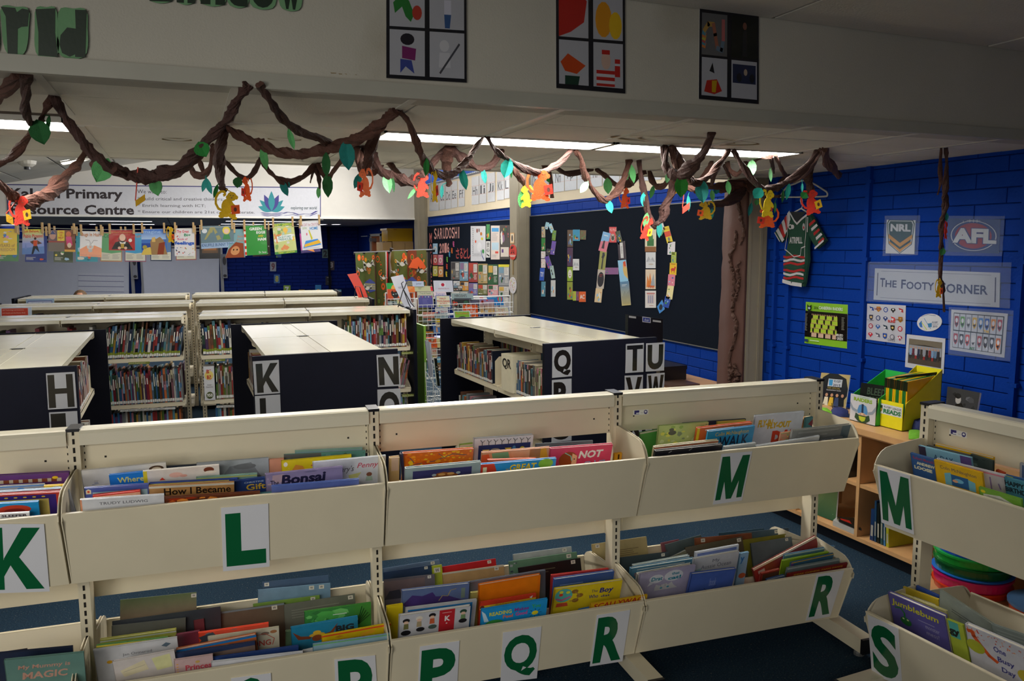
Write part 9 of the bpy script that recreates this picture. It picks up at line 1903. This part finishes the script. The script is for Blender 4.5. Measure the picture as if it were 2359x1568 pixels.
# leaning signs on top of the shelf rows
def curved(cols_px,Y,lean,bg,items,label,name,th=.0015,back=None,zmin=1.052):
    """tall curved sheet: list of (left px, right px) from top to bottom"""
    L_ = [atY(*c2(*a),Y+lean*(1-i/(len(cols_px)-1))) for i,(a,b) in enumerate(cols_px)]; R_ = [atY(*c2(*b),Y+lean*(1-i/(len(cols_px)-1))) for i,(a,b) in enumerate(cols_px)]
    for P in (L_,R_):
        for p in P: p.z = max(p.z,zmin)
    g = G(); n = len(L_)
    for i in range(n-1):
        q = [L_[i+1],R_[i+1],R_[i],L_[i]]; nn = (q[1]-q[0]).cross(q[2]-q[0]).normalized(); g.slab(q,nn,th,bg,back or bg)
    s = Sheet(L_[1],R_[1],R_[2],L_[2],g); s.k = 6; draw(s,items); return g.build(name,GLOSS,smooth=False,label=label,cat='sign')
curved([((435,1270),(530,1258)),((480,1350),(572,1340)),((520,1430),(612,1420)),((548,1503),(642,1500))],8.30,.05,'#c8301c',[],'glossy red folder standing at the right end of the second shelf row','red_folder',back='#a02414')
g = G(); p = [atY(*c2(*q),8.31) for q in ((535,1256),(545,1262),(655,1500),(640,1505))]; p = [Vector((v.x,v.y+.05*(1 if k < 2 else 0),max(v.z,1.053))) for k,v in enumerate(p)]; g.slab([p[3],p[2],p[1],p[0]],(0,-1,0),.012,'#101014'); g.build('ring_binder',PRINT,label='thin black binder edge behind the red folder',cat='binder')
curved([((872,1298),(993,1272)),((905,1385),(1030,1370)),((945,1470),(1060,1462)),((985,1550),(1085,1560)),((1015,1600),(1110,1618))],6.93,.06,'#b6b8c4',[('n',.25,.2,.7,.45,2,'#6a6a78')],'curved white sign leaning on a wire easel on the first shelf row','white_sign')
def easel(pts_list,Y,label):
    g = G()
    for pts in pts_list:
        q = [atY(*c2(*p),Y) for p in pts]; q[0].z = max(q[0].z,1.054); q[-1].z = max(q[-1].z,1.054); g.tube(q,.0045,k=5)
    g.build('wire_easel',BLACKP,label=label,cat='easel')
easel([[(945,1600),(998,1420),(978,1360),(1000,1345)],[(998,1420),(1050,1560),(1072,1640)],[(1005,1420),(1030,1350)],[(998,1420),(1075,1560),(1110,1640)]],6.88,'black wire easel holding the curved white sign')
easel([[(508,1500),(520,1390),(560,1395),(590,1500)],[(560,1395),(600,1505),(630,1508)],[(515,1505),(530,1505)]],8.26,'black wire easel in front of the red folder')
# far room ------------------------------------------------------
GAIN[0] = 1.0
YW = 18.48
def fsheet(name,q,bg,items,label,cat,th=.002,Y=YW,m=PRINT,off=.012):
    if not isinstance(q[0],tuple): x0,y0,x1,y1 = q; q = [(x0,y0),(x1,y0),(x1,y1),(x0,y1)]
    return sheet_obj(name,*[atY(x,y,Y) for x,y in q],bg,items,th=th,m=m,off=off,label=label,cat=cat)
def wboard(q,label,panel=None):
    P4 = [atY(x,y,YW) for x,y in q]; t = empty('whiteboard',(P4[0]+P4[1])/2,label=label,cat='whiteboard')
    g = G(); g.slab([P4[3],P4[2],P4[1],P4[0]],(0,-1,0),.03,'#808080'); 
    for v in g.v: pass
    g.build('board_surface',WHITEB,t)
    g = G(); w = .04
    x0,x1,z0,z1 = P4[0].x,P4[1].x,P4[3].z,P4[0].z
    g.box(x0-w,YW-.02,z1,x1+w,YW+.02,z1+w); g.box(x1,YW-.02,z0,x1+w*1.6,YW+.02,z1); g.box(x0-w,YW-.02,z0,x0,YW+.02,z1); g.box(x0-w,YW-.05,z0-w,x1+w,YW+.02,z0)
    g.build('frame',GRAY,t)
    if panel:
        s = Sheet(*[atY(x,y,YW-.008) for x,y in panel]); s.rect(0,0,1,1,'#c0c2c8')
        for k in range(7): s.rect(0,.06+.135*k,1,.075+.135*k,'#6a6c8a')
        s.g.build('music_staff_panel',PRINT,t)
wboard([(-180,555),(297,562),(297,745),(-180,745)],'large whiteboard at left in the far room with ruled music lines',[(180,628),(285,630),(287,720),(181,720)])
wboard([(326,570),(505,574),(505,745),(326,745)],'second whiteboard in the far room, left of the blue wall',None)
def speaker_f(x0,x1,y0,y1,label):
    a,b = atY(x0,y0,YW-.06),atY(x1,y1,YW-.06); g = G(); g.box(a.x,YW-.12,b.z,b.x,YW,a.z); o = g.build('wall_speaker',mat('speaker_grey','#7a7c82',rough=.5,bump=.05),label=label,cat='speaker')
    g = G(); w = b.x-a.x; h = a.z-b.z
    for zc,hh in ((.72,.18),(.1,.06)):
        c = Vector(((a.x+b.x)/2,YW-.121,b.z+h*zc)); pts = [c+Vector((cos(t)*w*.36,0,sin(t)*h*hh)) for t in [2*pi*k/16 for k in range(16)]]; g.slab(pts,(0,-1,0),-.006,'#2a2c30')
    g.build('speaker_grille',BLACKP,o,kind='stuff')
speaker_f(303,318,585,642,'tall grey wall speaker between the two whiteboards')
speaker_f(510,524,585,640,'tall grey wall speaker right of the second whiteboard')
g = G(); a = atY(304,560,YW); b = atY(322,560,YW)
for (x0,y0,x1,y1,bg,it,lab) in ((622,603,636,624.5,'#8a9098',[('t','9',.2,.12,.8,.88,'#6a3a3a',.04)],'grey number 9 card on the dark blue wall'),(631,632,644.5,652,'#2a5a94',[('t','8',.22,.15,.78,.85,'#a8a03a',.04)],'blue number 8 card on the dark blue wall'),
        (653,657,669,672,'#7a9a2c',[('t','7',.2,.2,.8,1.2,'#c8c8c0',.04)],'green number 7 card on the dark blue wall'),(688,667,702,676,'#c89a1c',[('r',.2,.5,.8,1,'#a83a1c')],'yellow card top above the rear shelves'),(726,656,740,672,'#2a7ab0',[('e',.5,.8,.3,.2,'#c8a03a')],'bright blue card above the rear shelves'),
        (742,574,756,594,'#5a7472',[('t','2',.18,.12,.82,.88,'#16181c',.05)],'grey-green number 2 card on the dark blue wall'),(756,601,770,622,'#4a3a3c',[('t','3',.2,.12,.8,.75,'#b0a8a4',.04)],'brown number 3 card on the dark blue wall'),
        (750,636,763.5,656,'#1c1f24',[('n',.2,.1,.7,.3,1,'#8a8a90'),('n',.3,.6,.8,.8,1,'#5a5a60')],'black card on the dark blue wall'),(636,586,648,593,'#2a5a9a',[('p',[(0,.4),(.4,.9),(0,1)],'#8ab04a')],'small blue card peeping below the hanging covers'),(728,667,786,672,'#7ab8c4',[],'long pale cyan strip on the rear wall above the shelves')):
    fsheet('number_card',(x0,y0,x1,y1),bg,it,lab,'card')
# cabinet and tub
ca,cb = atY(883,556,13.75),atY(953,553,13.75); ck = empty('storage_cabinet',((ca.x+cb.x)/2,13.9,0),label='tall pale wood cabinet in the far room under the yellow tub',cat='cabinet')
CW = mat('pale_cabinet_wood','#c09a62',rough=.5,bump=.05,bscale=30,var=.06)
g = G(); g.box(ca.x+.16,13.75,0,cb.x+.05,14.3,ca.z); g.build('carcass',CW,ck)
g = G(); g.box(ca.x+.17,13.735,.05,(ca.x+cb.x)/2+.1,13.752,ca.z-.02); g.box((ca.x+cb.x)/2+.11,13.735,.05,cb.x+.04,13.752,ca.z-.02); g.build('doors',CW,ck,kind='stuff')
g = G(); g.box(ca.x-.02,13.72,0,ca.x+.14,14.2,ca.z-.01); g.build('side_locker',CW,ck)
g = G(); zt_ = ca.z+.002; T = lambda a,b,c: (ca.x+.08+a*(1+.05*c),13.75+b,zt_+c)
g.box(0,0,0,cb.x-ca.x-.1,.45,.19,'#c89a10',T=T); g.box(-.02,-.02,.19,cb.x-ca.x-.08,.47,.225,'#c89a10',T=T); g.box(.1,-.022,.195,.16,-.02,.215,'#a87a0c',T=T)
g.build('plastic_tub',MATS['glossy_plastic'],label='yellow plastic tub on the tall cabinet',cat='tub')
g = G(); p = atY(854,527,18.3); g.box(p.x-.05,18.3,p.z-.22,p.x+.03,18.45,p.z+.1); g.build('wall_sensor',WIRE,label='small white box high in the far room corner',cat='sensor')
# person behind the rear shelves: only the top of the head shows
ph = atY(184,668,11.2); hc = Vector((ph.x,11.2,ph.z-.115))
pr = empty('person',Vector((hc.x,hc.y,0)),label='person with short brown hair seated behind the rear shelves, only the head top showing',cat='person')
def skin_body():
    V = [(0,0,.0),(0,.0,.14),(0,-.01,.30),(0,-.02,.42),(0,-.03,.50),(.15,-.02,.40),(.19,-.10,.22),(.14,-.28,.14),(-.15,-.02,.40),(-.19,-.10,.22),(-.14,-.28,.14),(.09,0,-.02),(.10,-.36,0),(.10,-.36,-.34),(.10,-.44,-.40),(-.09,0,-.02),(-.10,-.36,0),(-.10,-.36,-.34),(-.10,-.44,-.40)]
    E_ = [(0,1),(1,2),(2,3),(3,4),(2,5),(5,6),(6,7),(2,8),(8,9),(9,10),(0,11),(11,12),(12,13),(13,14),(0,15),(15,16),(16,17),(17,18)]
    R = [.12,.12,.13,.055,.05,.055,.042,.03,.055,.042,.03,.085,.06,.045,.03,.085,.06,.045,.03]
    me = bpy.data.meshes.new('body'); me.from_pydata(V,E_,[]); o = new_obj('body',me,pr); o.location = (0,0,hc.z-.62)
    m = o.modifiers.new('skin','SKIN'); sd = me.skin_vertices[0].data
    for i,r in enumerate(R): sd[i].radius = (r,r*.85)
    sd[0].use_root = True; s2 = o.modifiers.new('sub','SUBSURF'); s2.levels = 2; s2.render_levels = 2
    me.materials.append(mat('school_polo','#2a3a6a',rough=.8,bump=.2,bscale=200)); return o
skin_body()
def blob(name,c,rx,ry,rz_,m,zmin=None,n=18,wob=0.0):
    g = G(); V = []; F = []
    for j in range(n//2+1):
        ph_ = pi*j/(n//2)
        for i in range(n):
            a = 2*pi*i/n; r = 1+wob*sin(9*a+3*ph_); V.append((c.x+rx*sin(ph_)*cos(a)*r,c.y+ry*sin(ph_)*sin(a)*r,c.z+rz_*cos(ph_)))
    if zmin is not None: V = [(x,y,max(z,zmin+.02*sin(3*x/rx))) for x,y,z in V]
    F = [(j*n+i,j*n+(i+1) % n,(j+1)*n+(i+1) % n,(j+1)*n+i) for j in range(n//2) for i in range(n)]
    g.mesh(V,[tuple(reversed(f)) for f in F]); return g.build(name,m,pr,smooth=True)
SKIN = mat('skin','#b98468',rough=.55,bump=.05)
blob('head',hc,.078,.095,.108,SKIN); blob('hair',hc+Vector((0,.014,.012)),.086,.098,.108,mat('brown_hair','#5a4024',rough=.6,bump=.6,bscale=120,var=.2,vscale=60),zmin=hc.z-.005,wob=.02)
blob('nose',hc+Vector((0,-.098,-.01)),.012,.016,.02,SKIN)
for sx in (-1,1): blob('ear',hc+Vector((sx*.079,.005,-.01)),.012,.02,.028,SKIN); blob('eye',hc+Vector((sx*.032,-.085,.005)),.013,.01,.010,mat('eye_white','#d8d4cc',rough=.3,bump=.01))
g = G(); c = hc+Vector((0,-.088,-.048)); g.tube([c+Vector((-.022,.006,0)),c+Vector((0,0,-.003)),c+Vector((.022,.006,0))],.005,'#8a4a40',k=6); g.build('mouth',PRINT,pr)
ch = empty('classroom_chair',Vector((hc.x,hc.y+.02,0)),label='blue plastic chair under the person behind the rear shelves',cat='chair')
sz = hc.z-.62-.10
g = G(); g.box(hc.x-.2,hc.y-.2,sz-.02,hc.x+.2,hc.y+.2,sz); g.build('seat',NAVY,ch); g = G(); g.box(hc.x-.18,hc.y+.2,sz+.15,hc.x+.18,hc.y+.22,sz+.38); g.build('backrest',NAVY,ch)
for sx in (-1,1):
    for sy in (-1,1): g = G(); g.tube([(hc.x+sx*.18,hc.y+sy*.19,0),(hc.x+sx*.17,hc.y+sy*.18,sz-.01 if sy < 0 else sz+.3)],.011,k=6); g.build('leg',GRAY,ch)
